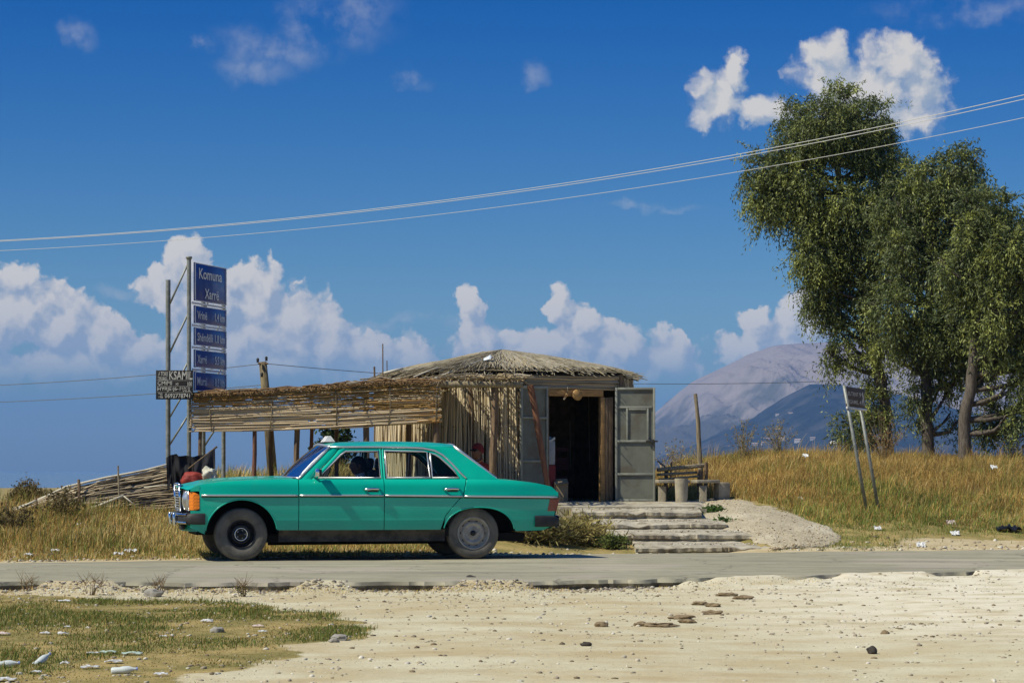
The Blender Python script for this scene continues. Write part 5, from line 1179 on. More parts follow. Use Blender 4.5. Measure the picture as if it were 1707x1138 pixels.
def build_wires():
    al = flat('aluminium_cable', (.55, .55, .52), .5, .2); dk = flat('dark_cable', (.12, .13, .14), .6)
    def cable(pts, Y0, Y1, r, mt, label, ext=.9):
        xs = [p[0] for p in pts]; c = np.polyfit(xs, [p[1] for p in pts], 2)
        V = [P(x, float(np.polyval(c, x)), Y0 + (Y1 - Y0) * (x - pts[0][0]) / (pts[-1][0] - pts[0][0])) for x in np.linspace(xs[0] - ext * 700, xs[-1] + ext * 500, 60)]
        o = MB().tube(V, r, 6).build('power_line', mt, None, smooth=True); tag(o, label, 'cable', 'overhead cables')
    cable([(0, 399), (430, 372), (850, 322), (1240, 249), (1707, 161)], 34, 26, .0038, al, 'uppermost pale overhead cable crossing the whole sky')
    cable([(0, 400.5), (430, 374), (850, 325), (1240, 254), (1707, 168)], 34.4, 26.4, .0036, al, 'middle pale overhead cable running just under the uppermost one')
    cable([(0, 418), (430, 388), (850, 345), (1240, 283), (1707, 197)], 34.8, 26.8, .0030, al, 'lowest of the three pale overhead cables')
    cable([(0, 642), (140, 633), (290, 622), (438, 606)], 58, 47, .007, dk, 'upper thin dark cable running left from the utility pole', 0)
    cable([(0, 670), (140, 663), (290, 654), (440, 641)], 58, 47, .007, dk, 'lower thin dark cable running left from the utility pole', 0)
    cable([(438, 606), (560, 616), (700, 626), (860, 634), (1100, 641), (1400, 634)], 47, 60, .006, dk, 'thin dark cable running right from the utility pole past the mountain', 0)
build_wires()

def cloth(name, mt, cx, cy_, cz, w, h, fold, seed, droop=.0, thick=.012, angx=0.0, loc=None):
    mb = MB()
    def fn(u, v):
        n = mnoise.noise(Vector((u * 2.2 + seed, v * 1.4, seed))) ; n2 = mnoise.noise(Vector((u * 6 + seed, v * 2, seed * 2)))
        edge = 1 - .18 * mnoise.noise(Vector((u * 3, seed, 1))) - .1 * abs(u) ** 2
        return (cx + u * w / 2 * (1 - .15 * v), cy_ + fold * (n * 1.2 + n2 * .5), cz - v * h * edge - droop * u * u + .03 * n)
    mb.grid(fn, np.linspace(-1, 1, 26), np.linspace(0, 1, 20)); mb.grid(lambda u, v: Vector(fn(u, v)) + Vector((0, thick + .03 * (1 - u * u), 0)), np.linspace(-1, 1, 26), np.linspace(0, 1, 20))
    return mb.build(name, mt, None, smooth=True)
def build_laundry():
    bl = mat('black_cloth', (.010, .010, .012), (.02, .019, .02), .85, 8); gy = mat('charcoal_cloth', (.028, .026, .030), (.045, .042, .046), .85, 8)
    c = P(290, 757, 35.75); o = cloth('black_jacket', bl, c.x, c.y, c.z, .22, .46, .05, 3.0, .05); tag(o, 'black jacket hanging limp at the end of the reed mat fence', 'jacket')
    c = P(316, 760, 35.72); o = cloth('black_sheet', bl, c.x, c.y, c.z, .44, .36, .06, 8.0, -.02); tag(o, 'sagging black cloth between the jacket and the sign post', 'cloth')
    # coat slung over a slanting stick
    e = empty('slung_coat', (0, 0, 0)); a, b = P(322, 775, 35.68), P(362, 744, 35.68)
    MB().tube([a - (b - a) * .2, b], .014, 6).build('stick', K['wood'], e, smooth=True)
    mb = MB(); fn = lambda u, v: a.lerp(b, .05 + .85 * u) + Vector((v * .02 * math.sin(u * 9), -.03 - .05 * math.sin(u * 11 + v * 3) * v, -v * (.30 + .18 * u + .05 * math.sin(u * 14))))
    mb.grid(fn, np.linspace(0, 1, 24), np.linspace(0, 1, 16)); mb.grid(lambda u, v: fn(u, v) + Vector((0, .06, 0)), np.linspace(0, 1, 24), np.linspace(0, 1, 16)); mb.build('coat', gy, e, smooth=True)
    tag(e, 'dark grey coat slung over a slanting stick under the pergola end', 'coat')
    # red bag, white sack, and the box they rest on
    c = P(324, 800, 35.3); z0 = gz(c.x, c.y); rm = mat('red_bag_cloth', (.30, .035, .02), (.20, .022, .015), .7, 6)
    e = empty('upturned_crate', (c.x + .10, c.y, z0)); wm = K['wood']; top = c.z - .10 - z0
    for k in range(4): MB().box((0, -.16 + .10 * k, top - .012), (.62, .09, .024)).build('slat', wm, e)
    for sx in (-.28, .28):
        for sy in (-.15, .14): MB().box((sx, sy, (top - .024) / 2), (.04, .04, top - .024)).build('leg', wm, e)
    tag(e, 'rough wooden stand under the red bag behind the car bonnet', 'stand')
    def blob(name, c, sx, sy, sz, seed, amp, mt, flatb=.6):
        bm = bmesh.new(); bmesh.ops.create_icosphere(bm, subdivisions=4, radius=1)
        for v in bm.verts:
            n = mnoise.fractal(v.co * 1.7 + Vector((seed, 0, 0)), 1, 2, 4); v.co *= 1 + amp * n
            v.co.x *= sx; v.co.y *= sy; v.co.z *= sz
            if v.co.z < -sz * flatb: v.co.z = -sz * flatb
            v.co += Vector(c)
        me = bpy.data.meshes.new(name); bm.to_mesh(me); bm.free(); me.shade_smooth(); me.materials.append(mt); return lk(bpy.data.objects.new(name, me))
    o = blob('red_bag', (c.x - .02, c.y, c.z - .0), .165, .14, .125, 2.0, .16, rm); tag(o, 'crumpled red cloth bag seen above the front of the bonnet', 'bag')
    c2 = P(349, 792, 35.3); o = blob('white_sack', (c2.x, c2.y, c2.z - .01), .11, .11, .12, 9.0, .5, mat('white_sack', (.62, .60, .48), (.46, .44, .33), .7, 8)); tag(o, 'crumpled whitish plastic sack beside the red bag', 'sack')
build_laundry()

# ---------------------------------------------------------------- people
def person(name, J, RAD, E_, head_c, face, skin, regions, up=Vector((0, 0, 1)), hands=(), parent=None, headscale=1.0):
    keys = list(J); me = bpy.data.meshes.new('tmp_body'); me.from_pydata([J[k] for k in keys], [(keys.index(a), keys.index(b)) for a, b in E_], []); me.update()
    ob = bpy.data.objects.new('tmp_body', me); col.objects.link(ob); md = ob.modifiers.new('skin', 'SKIN'); md.use_smooth_shade = True
    for i, k in enumerate(keys):
        r = RAD[k]; me.skin_vertices[0].data[i].radius = (r, r) if not hasattr(r, '__len__') else r; me.skin_vertices[0].data[i].use_root = (k == 'pelvis')
    sd = ob.modifiers.new('sub', 'SUBSURF'); sd.levels = 2; sd.render_levels = 2
    dg = bpy.context.evaluated_depsgraph_get(); bme = bpy.data.meshes.new_from_object(ob.evaluated_get(dg)); bpy.data.objects.remove(ob)
    f = Vector(face).normalized(); sdv = up.cross(f).normalized(); Rm = Matrix((sdv, f, up)).transposed()
    bm = bmesh.new(); bm.from_mesh(bme); bpy.data.meshes.remove(bme)
    hb = bmesh.new(); bmesh.ops.create_uvsphere(hb, u_segments=28, v_segments=20, radius=1)
    hs = headscale
    for v in hb.verts:
        x, y, z = v.co; jaw = max(0, -z)
        w = .076 * (1 - .30 * jaw ** 1.5); d_ = .096 * (1 - .16 * jaw); yy = y * d_ + (.012 * jaw if y > 0 else .02 * jaw)
        zz = z * .118
        if y > .55: yy += .016 * math.exp(-((x / .22) ** 2 + ((z + .05) / .22) ** 2) * 1.2) * 1.4           # nose
        if y > .4: yy -= .007 * (math.exp(-(((x - .42) / .22) ** 2 + ((z - .12) / .14) ** 2)) + math.exp(-(((x + .42) / .22) ** 2 + ((z - .12) / .14) ** 2)))  # eye sockets
        if y > .5: yy += .006 * math.exp(-((x / .35) ** 2 + ((z + .52) / .10) ** 2)) + .006 * math.exp(-((x / .4) ** 2 + ((z + .85) / .15) ** 2))
        v.co = Vector(head_c) + Rm @ (Vector((x * w, yy, zz)) * hs)
    for sx in (-1, 1):
        r = bmesh.ops.create_uvsphere(hb, u_segments=10, v_segments=8, radius=1)
        for v in r['verts']: v.co = Vector(head_c) + Rm @ (Vector((sx * .075 + v.co.x * .012, -.004 + v.co.y * .02, -.003 + v.co.z * .033)) * hs)
    tm = bpy.data.meshes.new('t'); hb.to_mesh(tm); hb.free(); bm.from_mesh(tm); bpy.data.meshes.remove(tm)
    for (wrist, dirv, palmn, curl) in hands:                    # five unequal fingers rooted in the palm
        d = Vector(dirv).normalized(); pn = Vector(palmn).normalized(); s = d.cross(pn).normalized(); w = Vector(wrist); mb = MB()
        mb.tube([w, w + d * .045, w + d * .088], [.026, .036, .034], 10, sq=.5)
        for k, (o, L) in enumerate(((-.030, .062), (-.010, .074), (.010, .078), (.030, .070))):
            p = w + d * .082 + s * o; a1 = (d * math.cos(curl) + pn * math.sin(curl)); a2 = (d * math.cos(curl * 2) + pn * math.sin(curl * 2)); a3 = d * math.cos(curl * 2.8) + pn * math.sin(curl * 2.8)
            mb.tube([p, p + a1 * L * .45, p + a1 * L * .45 + a2 * L * .32, p + a1 * L * .45 + a2 * L * .32 + a3 * L * .23], [.0095, .009, .0085, .006], 8)
        p = w + d * .03 - s * .03; t1 = (d * .6 - s * .7 + pn * .35).normalized(); t2 = (d * .8 - s * .2 + pn * .5).normalized(); mb.tube([p, p + t1 * .035, p + t1 * .035 + t2 * .03], [.012, .0105, .008], 8)
        tm = mb.mesh('t'); bm.from_mesh(tm); bpy.data.meshes.remove(tm)
    full = bpy.data.meshes.new(name); bm.to_mesh(full); bm.free()
    ob = bpy.data.objects.new('tmp', full); col.objects.link(ob); rm = ob.modifiers.new('r', 'REMESH'); rm.mode = 'VOXEL'; rm.voxel_size = .0085
    sm = ob.modifiers.new('s', 'SMOOTH'); sm.factor = .4; sm.iterations = 2
    dg = bpy.context.evaluated_depsgraph_get(); out = bpy.data.meshes.new_from_object(ob.evaluated_get(dg)); bpy.data.objects.remove(ob)
    out.name = name; out.materials.clear()
    for m in [skin] + [r[1] for r in regions]: out.materials.append(m)
    idx = np.zeros(len(out.polygons), np.int32); cen = np.zeros(len(out.polygons) * 3, np.float32); out.polygons.foreach_get('center', cen); cen = cen.reshape(-1, 3)
    for k, (fn, m) in enumerate(regions): idx[fn(cen)] = k + 1
    out.polygons.foreach_set('material_index', idx); out.shade_smooth()
    o = lk(bpy.data.objects.new(name, out), parent)
    ey = flat('eye_dark', (.01, .008, .006), .2) if 'eye_dark' not in bpy.data.materials else bpy.data.materials['eye_dark']
    for sx in (-1, 1):
        mb = MB(); c = Vector(head_c) + Rm @ (Vector((sx * .031, .080, .014)) * hs); mb.lathe([(0, -.009), (.0075, -.006), (.0095, 0), (.0075, .006), (0, .009)], 10, Matrix.Translation(c)); mb.build('eye', ey, o, smooth=True)
    return o, Rm
def near_seg(cen, pairs, J, r):
    best = np.full(len(cen), 9.0)
    for a, b in pairs:
        A, B = np.array(J[a]), np.array(J[b]); d = B - A; t = np.clip(((cen - A) @ d) / (d @ d), 0, 1); best = np.minimum(best, np.linalg.norm(cen - (A + t[:, None] * d), axis=1) - r)
    return best
def dress(J, shirt, trouser, shoe, sleeves=True):
    sp = [('pelvis', 'chest'), ('chest', 'neck0'), ('chest', 'shl'), ('chest', 'shr'), ('shl', 'ell'), ('shr', 'elr')] + ([('ell', 'wrl'), ('elr', 'wrr')] if sleeves else [])
    tp = [('pelvis', 'hipl'), ('pelvis', 'hipr'), ('hipl', 'knl'), ('hipr', 'knr'), ('knl', 'anl'), ('knr', 'anr')]
    fp = [('anl', 'tol'), ('anr', 'tor')]; kp = [('neck', 'head')] + ([] if sleeves else [('ell', 'wrl'), ('elr', 'wrr')]) + [('wrl', 'hal'), ('wrr', 'har')]
    def cls(c):
        return np.argmin(np.stack([near_seg(c, kp, J, .0), near_seg(c, sp, J, .02), near_seg(c, tp, J, .01), near_seg(c, fp, J, .0)]), 0)
    return [(lambda c: cls(c) == 1, shirt), (lambda c: cls(c) == 2, trouser), (lambda c: cls(c) == 3, shoe)]
EDG = [('pelvis', 'chest'), ('chest', 'neck0'), ('neck0', 'neck'), ('neck', 'head'), ('chest', 'shl'), ('shl', 'ell'), ('ell', 'wrl'), ('wrl', 'hal'), ('chest', 'shr'), ('shr', 'elr'), ('elr', 'wrr'), ('wrr', 'har'), ('pelvis', 'hipl'), ('hipl', 'knl'), ('knl', 'anl'), ('anl', 'tol'), ('pelvis', 'hipr'), ('hipr', 'knr'), ('knr', 'anr'), ('anr', 'tor')]
RADS = dict(pelvis=(.14, .11), chest=(.155, .11), neck0=.075, neck=.055, head=.05, shl=.062, ell=.045, wrl=.030, hal=.022, shr=.062, elr=.045, wrr=.030, har=.022, hipl=.095, knl=.062, anl=.043, tol=.034, hipr=.095, knr=.062, anr=.043, tor=.034)
def V3(*a): return tuple(a)
def hairshell(o, c, Rm, mt, name='hair', lo=-.15, sc_=(.083, .104, .124), hs=1.0):
    mb = MB(); us = np.linspace(0, 2 * PI, 25); vs = np.linspace(0, 1, 9)
    def fn(u, v):
        fr = math.sin(u); low = .38 if fr > .35 else lo - .25 * (fr < -.2)
        th = v * (PI / 2 - low); x, y, z = math.sin(th) * math.cos(u), math.sin(th) * fr, math.cos(th)
        return Vector(c) + Rm @ (Vector((x * sc_[0], y * sc_[1] - .004, z * sc_[2])) * hs)
    mb.grid(fn, us, vs); return mb.build(name, mt, o, smooth=True)
def build_people():
    skin = mat('tanned_skin', (.20, .105, .065), (.16, .08, .05), .55, 9); skin2 = mat('brown_skin', (.17, .085, .052), (.13, .065, .042), .55, 9)
    shirt = mat('grey_white_shirt', (.50, .50, .50), (.40, .40, .41), .8, 8); trous = flat('dark_trousers', (.03, .032, .04), .85); shoe = flat('dark_shoes', (.015, .013, .012), .6)
    # the driver, in car coordinates
    W = lambda s, t, z: CAR0 + _u * s + _v * t + Vector((0, 0, z))
    L = dict(pelvis=(1.44, -.37, .64), chest=(1.52, -.37, .87), neck0=(1.50, -.37, .985), neck=(1.485, -.37, 1.03), head=(1.47, -.37, 1.10), shl=(1.50, -.54, .945), ell=(1.30, -.60, .74), wrl=(1.12, -.50, .90), hal=(1.06, -.49, .94), shr=(1.50, -.20, .945), elr=(1.28, -.16, .74), wrr=(1.12, -.24, .90), har=(1.06, -.25, .94),
             hipl=(1.36, -.46, .63), knl=(.98, -.48, .70), anl=(.76, -.46, .50), tol=(.66, -.46, .52), hipr=(1.36, -.28, .63), knr=(.98, -.26, .70), anr=(.76, -.28, .50), tor=(.66, -.28, .52))
    Jd = {k: tuple(W(*v)) for k, v in L.items()}; hc = W(1.462, -.37, 1.118); face = -_u
    o, Rm = person('person', Jd, RADS, EDG, hc, face, skin2, dress(Jd, shirt, trous, shoe), hands=[(Jd['wrl'], (-_u * .8 + Vector((0, 0, .5))), Vector((0, 0, -1)) + _v * .3, .6), (Jd['wrr'], (-_u * .8 + Vector((0, 0, .5))), Vector((0, 0, -1)) - _v * .3, .6)])
    hairshell(o, hc, Rm, flat('short_black_hair', (.012, .010, .009), .7)); tag(o, 'driver in a pale grey shirt behind the wheel of the green car', 'person')
    # the man sitting low against the hut wall
    c = P(798, 800, 38.05); zg = gz(c.x, c.y); X0, Y0 = c.x, c.y
    red = mat('red_orange_shirt', (.36, .045, .022), (.27, .032, .018), .8, 8); redcap = flat('dark_red_cap', (.20, .022, .018), .8)
    seat_z = 1.52 - .92 + .02
    hz = 1.0756 + (784 - 752) / F * 38.05
    B = dict(pelvis=(0.05, .10, -.62), chest=(0.02, .06, -.33), neck0=(0.0, .04, -.19), neck=(-.01, .03, -.135), head=(-.02, .01, -.06), shl=(-.14, -.06, -.25), ell=(-.22, -.22, -.46), wrl=(-.12, -.36, -.52), hal=(-.07, -.42, -.53), shr=(.19, .06, -.25), elr=(.26, -.12, -.46), wrr=(.12, -.28, -.52), har=(.06, -.34, -.53),
             hipl=(-.05, .06, -.62), knl=(-.16, -.36, -.50), anl=(-.14, -.38, -.86), tol=(-.18, -.52, -.90), hipr=(.14, .06, -.62), knr=(.12, -.36, -.50), anr=(.12, -.38, -.86), tor=(.13, -.53, -.90))
    gnd = hz - .93
    Jp = {k: (X0 + v[0], Y0 + v[1], hz + v[2]) for k, v in B.items()}; hc = Vector((X0 - .02, Y0 + .01, hz))
    o, Rm = person('person', Jp, RADS, EDG, hc, Vector((-.75, -.62, -.12)), skin, dress(Jp, red, trous, shoe), hands=[(Jp['wrl'], (.5, -.6, -.1), (.3, .2, -1), .4), (Jp['wrr'], (-.6, -.6, -.1), (-.2, .2, -1), .4)])
    cap = hairshell(o, hc, Rm, redcap, 'cap', -.02, (.086, .108, .130))
    mb = MB(); mb.grid(lambda u, v: hc + Rm @ Vector((.072 * math.sin(u) * (1 - .1 * v), .085 * math.cos(u) + .075 * v * math.cos(u) ** .5, .048 - .018 * v - .012 * math.sin(u) ** 2)), np.linspace(-1.25, 1.25, 13), [0, .5, 1]); mb.build('cap_brim', flat('black_brim', (.015, .012, .012), .7), o, smooth=True)
    mb = MB(); ring = [hc + Vector((-.01 + .085 * math.cos(a), .0 + .075 * math.sin(a), -.135 + .035 * math.sin(a + .4))) for a in np.linspace(0, 2 * PI, 21)]; mb.tube(ring, .010, 6, cap=False); mb.build('collar', mat('orange_collar', (.55, .20, .07)), o, smooth=True)
    tag(o, 'man in a red cap and red-orange top sitting against the reed hut', 'person')
    # low block seat under him
    sb = hz - .62 - .10; g0 = gz(X0, Y0 + .1); MB_ = MB(); MB_.cbox((X0 + .05, Y0 + .12, (sb + g0 - .05) / 2), (.40, .32, sb - g0 + .05), .02); tag(MB_.build('block_seat', K['concrete'], None, angle=40), 'low concrete block seat under the man in the red cap', 'seat')
build_people()
# ---------------------------------------------------------------- trees
def build_tree(name, label, base, path, clumps, Yt, seed, dens=1.0):
    r = np.random.default_rng(seed); rn = random.Random(seed); e = empty(name, tuple(base)); tag(e, label, 'tree', 'eucalyptus trees on the bank')
    b0 = Vector(base); pts = [P(px, py, Yt) for px, py in path]; bark = K['bark']
    tr = MB(); rad = [.095 * (1 - i / len(pts)) + .035 for i in range(len(pts))]
    fine = []
    for i in range(len(pts) - 1):
        for f in np.linspace(0, 1, 5)[:-1]: fine.append((pts[i].lerp(pts[i + 1], f), rad[i] + (rad[i + 1] - rad[i]) * f))
    fine.append((pts[-1], rad[-1])); tr.tube([p + Vector((rn.uniform(-.03, .03), rn.uniform(-.03, .03), 0)) - b0 for p, _ in fine], [q for _, q in fine], 9); tr.build('trunk', bark, e, smooth=True)
    P0 = []; DIR = []; LEN = []; TC = []
    limbs = MB()
    extra = [(px + rn.choice((-1, 1)) * rp * rn.uniform(.6, 1.05), py + rp * rn.uniform(-.9, .9), rp * rn.uniform(.28, .45)) for (px, py, rp) in clumps for _q in range(1)]
    for (px, py, rp) in clumps + extra:
        dY = rn.uniform(-1, 1) * rp * .016; c = P(px, py, Yt + dY); R = rp / F * Yt * .92
        # a limb from the nearest lower point of the trunk
        cand = [p for p, _ in fine if p.z < c.z - .25] or [fine[0][0]]
        s = min(cand, key=lambda p: (p - c).length + .3 * abs(p.z - (c.z - .9))); mid = s.lerp(c, .55) + Vector((rn.uniform(-.12, .12), rn.uniform(-.1, .1), -.10))
        limbs.tube([s - b0, s.lerp(mid, .5) - b0 + Vector((0, 0, -.03)), mid - b0, c - b0], [.055, .045, .034, .012], 6)
        for k in range(5):
            q = c + Vector((rn.gauss(0, 1), rn.gauss(0, 1), rn.gauss(0, .8))).normalized() * R * .85; limbs.tube([mid.lerp(c, .4) - b0, c.lerp(q, .5) - b0 + Vector((0, 0, .06)), q - b0], [.016, .011, .004], 4)
        nt_ = int(255 * dens * (rp / 45) ** 2)
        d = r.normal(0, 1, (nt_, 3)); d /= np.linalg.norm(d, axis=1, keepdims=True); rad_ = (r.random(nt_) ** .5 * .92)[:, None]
        lump = 1 + .35 * (np.array([mnoise.noise(Vector(v * 2.3) + Vector((px, py, 0))) for v in d])[:, None])
        p = np.array(c)[None] + d * rad_ * R * lump * np.array([[1.0, .95, .9]])
        P0.append(p); dr = d * .55 + np.array([[0, 0, -.75]]) + r.normal(0, .25, (nt_, 3)); dr[:, 2] += (d[:, 2] > .45) * .95; DIR.append(dr / np.linalg.norm(dr, axis=1, keepdims=True)); LEN.append(r.uniform(.16, .50, nt_) * (1 + .5 * (r.random(nt_) < .12)))
        sunny = np.clip(.45 + .35 * d[:, 2] - .25 * d[:, 0], 0, 1) * 0 + r.random(nt_)       # lit clumps and outer twigs are painted lighter in the leaf colour
        clumpk = rn.random()
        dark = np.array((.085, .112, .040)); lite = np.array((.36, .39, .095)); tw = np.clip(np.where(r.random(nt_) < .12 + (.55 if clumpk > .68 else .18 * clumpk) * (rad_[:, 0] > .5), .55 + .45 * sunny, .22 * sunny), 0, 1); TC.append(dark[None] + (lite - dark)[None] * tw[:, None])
    limbs.build('limbs', bark, e, smooth=True)
    p = np.concatenate(P0); d = np.concatenate(DIR); L = np.concatenate(LEN); tc = np.concatenate(TC); n = len(p); m = 21
    f = (np.arange(m)[None, :] + r.random((n, m))) / m
    gd = np.array([0, 0, -1.0]); cen = p[:, None] + d[:, None] * (L[:, None] * f)[..., None] + gd * ((f ** 2) * L[:, None] * .45)[..., None]
    cen += r.normal(0, .03, cen.shape)
    ax = d[:, None] * .45 + gd * .45 + r.normal(0, .55, (n, m, 3)); ax /= np.linalg.norm(ax, axis=2, keepdims=True)
    wd = np.cross(ax, r.normal(0, 1, (n, m, 3))); wd /= np.linalg.norm(wd, axis=2, keepdims=True)
    ll = r.uniform(.055, .115, (n, m, 1)); ww = r.uniform(.009, .0145, (n, m, 1))
    v0 = cen; v1 = cen + ax * ll * .42 + wd * ww; v2 = cen + ax * ll; v3 = cen + ax * ll * .42 - wd * ww
    V = np.stack([v0, v1, v2, v3], 2).reshape(-1, 3) - np.array(base)[None]
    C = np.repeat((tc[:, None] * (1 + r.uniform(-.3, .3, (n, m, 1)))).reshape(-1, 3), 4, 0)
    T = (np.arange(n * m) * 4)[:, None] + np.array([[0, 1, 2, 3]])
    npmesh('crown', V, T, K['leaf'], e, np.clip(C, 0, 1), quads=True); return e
K['bark'] = mat('eucalyptus_bark', (.15, .125, .095), (.07, .055, .04), .85, 7, bump=.01, bscale=18, stretch=(5, 5, 1))
def fill_clumps(poly, seed, step=31, lo=17, hi=42, drop=.10):
    rn = random.Random(seed); out = []; xs = [p[0] for p in poly]; ys = [p[1] for p in poly]
    def inside(x, y):
        c = False; n = len(poly)
        for i in range(n):
            (x0, y0), (x1, y1) = poly[i], poly[(i + 1) % n]
            if (y0 > y) != (y1 > y) and x < (x1 - x0) * (y - y0) / (y1 - y0) + x0: c = not c
        return c
    for _ in range(6000):
        x, y = rn.uniform(min(xs), max(xs)), rn.uniform(min(ys), max(ys))
        if inside(x, y) and all(math.hypot(x - q[0], y - q[1]) > step for q in out): out.append((x, y, rn.uniform(lo, hi)))
    return [(x, y, rr * (1 if y < 560 else .8)) for x, y, rr in out if rn.random() > (drop if y < 580 else .26)]
def build_trees():
    Y = 50.0
    build_tree('eucalyptus_tree', 'tallest eucalyptus tree, left of the group, with drooping dark foliage', P(1480, 775, Y + 1.5), [(1482, 790), (1476, 690), (1462, 600), (1448, 500), (1420, 400), (1398, 300), (1385, 200)],
        fill_clumps([(1310, 215), (1350, 175), (1395, 165), (1440, 185), (1490, 220), (1505, 260), (1495, 330), (1510, 420), (1500, 520), (1490, 620), (1455, 690), (1412, 722), (1402, 660), (1390, 590), (1368, 520), (1355, 450), (1345, 385), (1300, 330), (1268, 330), (1258, 292), (1300, 262)], 3), Y + 1.5, 5)
    build_tree('eucalyptus_tree', 'middle eucalyptus tree with a dark trunk below a ragged crown', P(1545, 775, Y - .8), [(1547, 790), (1545, 700), (1542, 600), (1548, 480), (1560, 380), (1568, 300)],
        fill_clumps([(1480, 330), (1520, 290), (1560, 268), (1610, 280), (1632, 340), (1645, 430), (1645, 520), (1635, 620), (1605, 700), (1565, 710), (1525, 700), (1490, 600), (1480, 450)], 8), Y - .8, 17, .95)
    build_tree('eucalyptus_tree', 'right-hand eucalyptus tree with yellow-green shoots, cut by the picture edge', P(1618, 778, Y - 3.2), [(1606, 790), (1610, 700), (1622, 600), (1640, 500), (1655, 420), (1668, 370)],
        fill_clumps([(1605, 380), (1640, 345), (1672, 335), (1707, 350), (1775, 395), (1795, 500), (1785, 610), (1735, 670), (1690, 715), (1645, 700), (1615, 600), (1600, 470)], 12), Y - 3.2, 29, .95)
build_trees()

# ---------------------------------------------------------------- grass, weeds, shrubs
def blades(name, x, y, h, w, cols, label, lean=.45, seed=1, parent=None, zoff=0.0, z=None):
    r = np.random.default_rng(seed); n = len(x); z = (ground_z(x, y) if z is None else z) - .01 + zoff
    a = r.uniform(0, 2 * PI, n); fx = np.cos(a) * w / 2; fy = np.sin(a) * w / 2
    b = r.uniform(0, 2 * PI, n); ln = np.abs(r.normal(0, lean, n)) * h; lx = np.cos(b) * ln + .10 * h; ly = np.sin(b) * ln
    V = np.zeros((n, 5, 3)); V[:, 0] = np.stack([x - fx, y - fy, z], 1); V[:, 1] = np.stack([x + fx, y + fy, z], 1)
    V[:, 2] = np.stack([x - fx * .7 + lx * .35, y - fy * .7 + ly * .35, z + h * .58], 1); V[:, 3] = np.stack([x + fx * .7 + lx * .35, y + fy * .7 + ly * .35, z + h * .58], 1)
    V[:, 4] = np.stack([x + lx, y + ly, z + h * np.clip(1 - .25 * (ln / h) ** 2, .4, 1)], 1)
    base = (np.arange(n) * 5)[:, None]; T = np.concatenate([base + np.array([[0, 1, 3]]), base + np.array([[0, 3, 2]]), base + np.array([[2, 3, 4]])])
    o = npmesh(name, V.reshape(-1, 3), T, K['grass'], parent, np.clip(np.repeat(cols, 5, 0), 0, 1)); o['kind'] = 'stuff'; o['label'] = label; return o
GOLD, STRAW, OLIVE, GREEN, RUST = [np.array(c) for c in ((.60, .405, .125), (.70, .54, .23), (.30, .29, .075), (.19, .265, .055), (.42, .25, .08))]
def mixcol(n, ws, r, jitter=.22):
    ks = np.array([GOLD, STRAW, OLIVE, GREEN, RUST]); ws = np.asarray(ws, float); ws = np.clip(ws, 0, None); ws = ws / ws.sum(1, keepdims=True); cum = ws.cumsum(1); u = r.random((n, 1)); k = (u > cum).sum(1).clip(0, 4)
    return ks[k] * (1 + r.uniform(-jitter, jitter, (n, 1)))
HULL = [(x, y) for x, y in HP]
def keep_out(x, y):
    px = CX + F * x / y; d = y - Yf(x)
    k = np.ones(len(x), bool)
    # the landing, steps and hut floor
    sl = np.interp(d, [0, .9, 1.8, 2.7, 3.6, 7.5], [2.05, 1.75, 1.55, 1.30, 1.05, .4]); sr = np.interp(d, [0, .4, .9, 1.6, 3.2, 5.2, 6.2, 7.5], [3.30, 4.22, 4.44, 4.46, 4.10, 3.62, 3.35, 2.95])
    k &= ~((x > sl) & (x < sr) & (d > -.1) & (d < 6.6))
    k &= ~((np.hypot((x + .1) / 2.05, (y - 40.4) / 1.9) < 1))
    k &= ~((y > 36.9) & (y < 39.4) & (x > -1.9) & (x < 1.9))       # trodden floor between pergola and hut
    return k
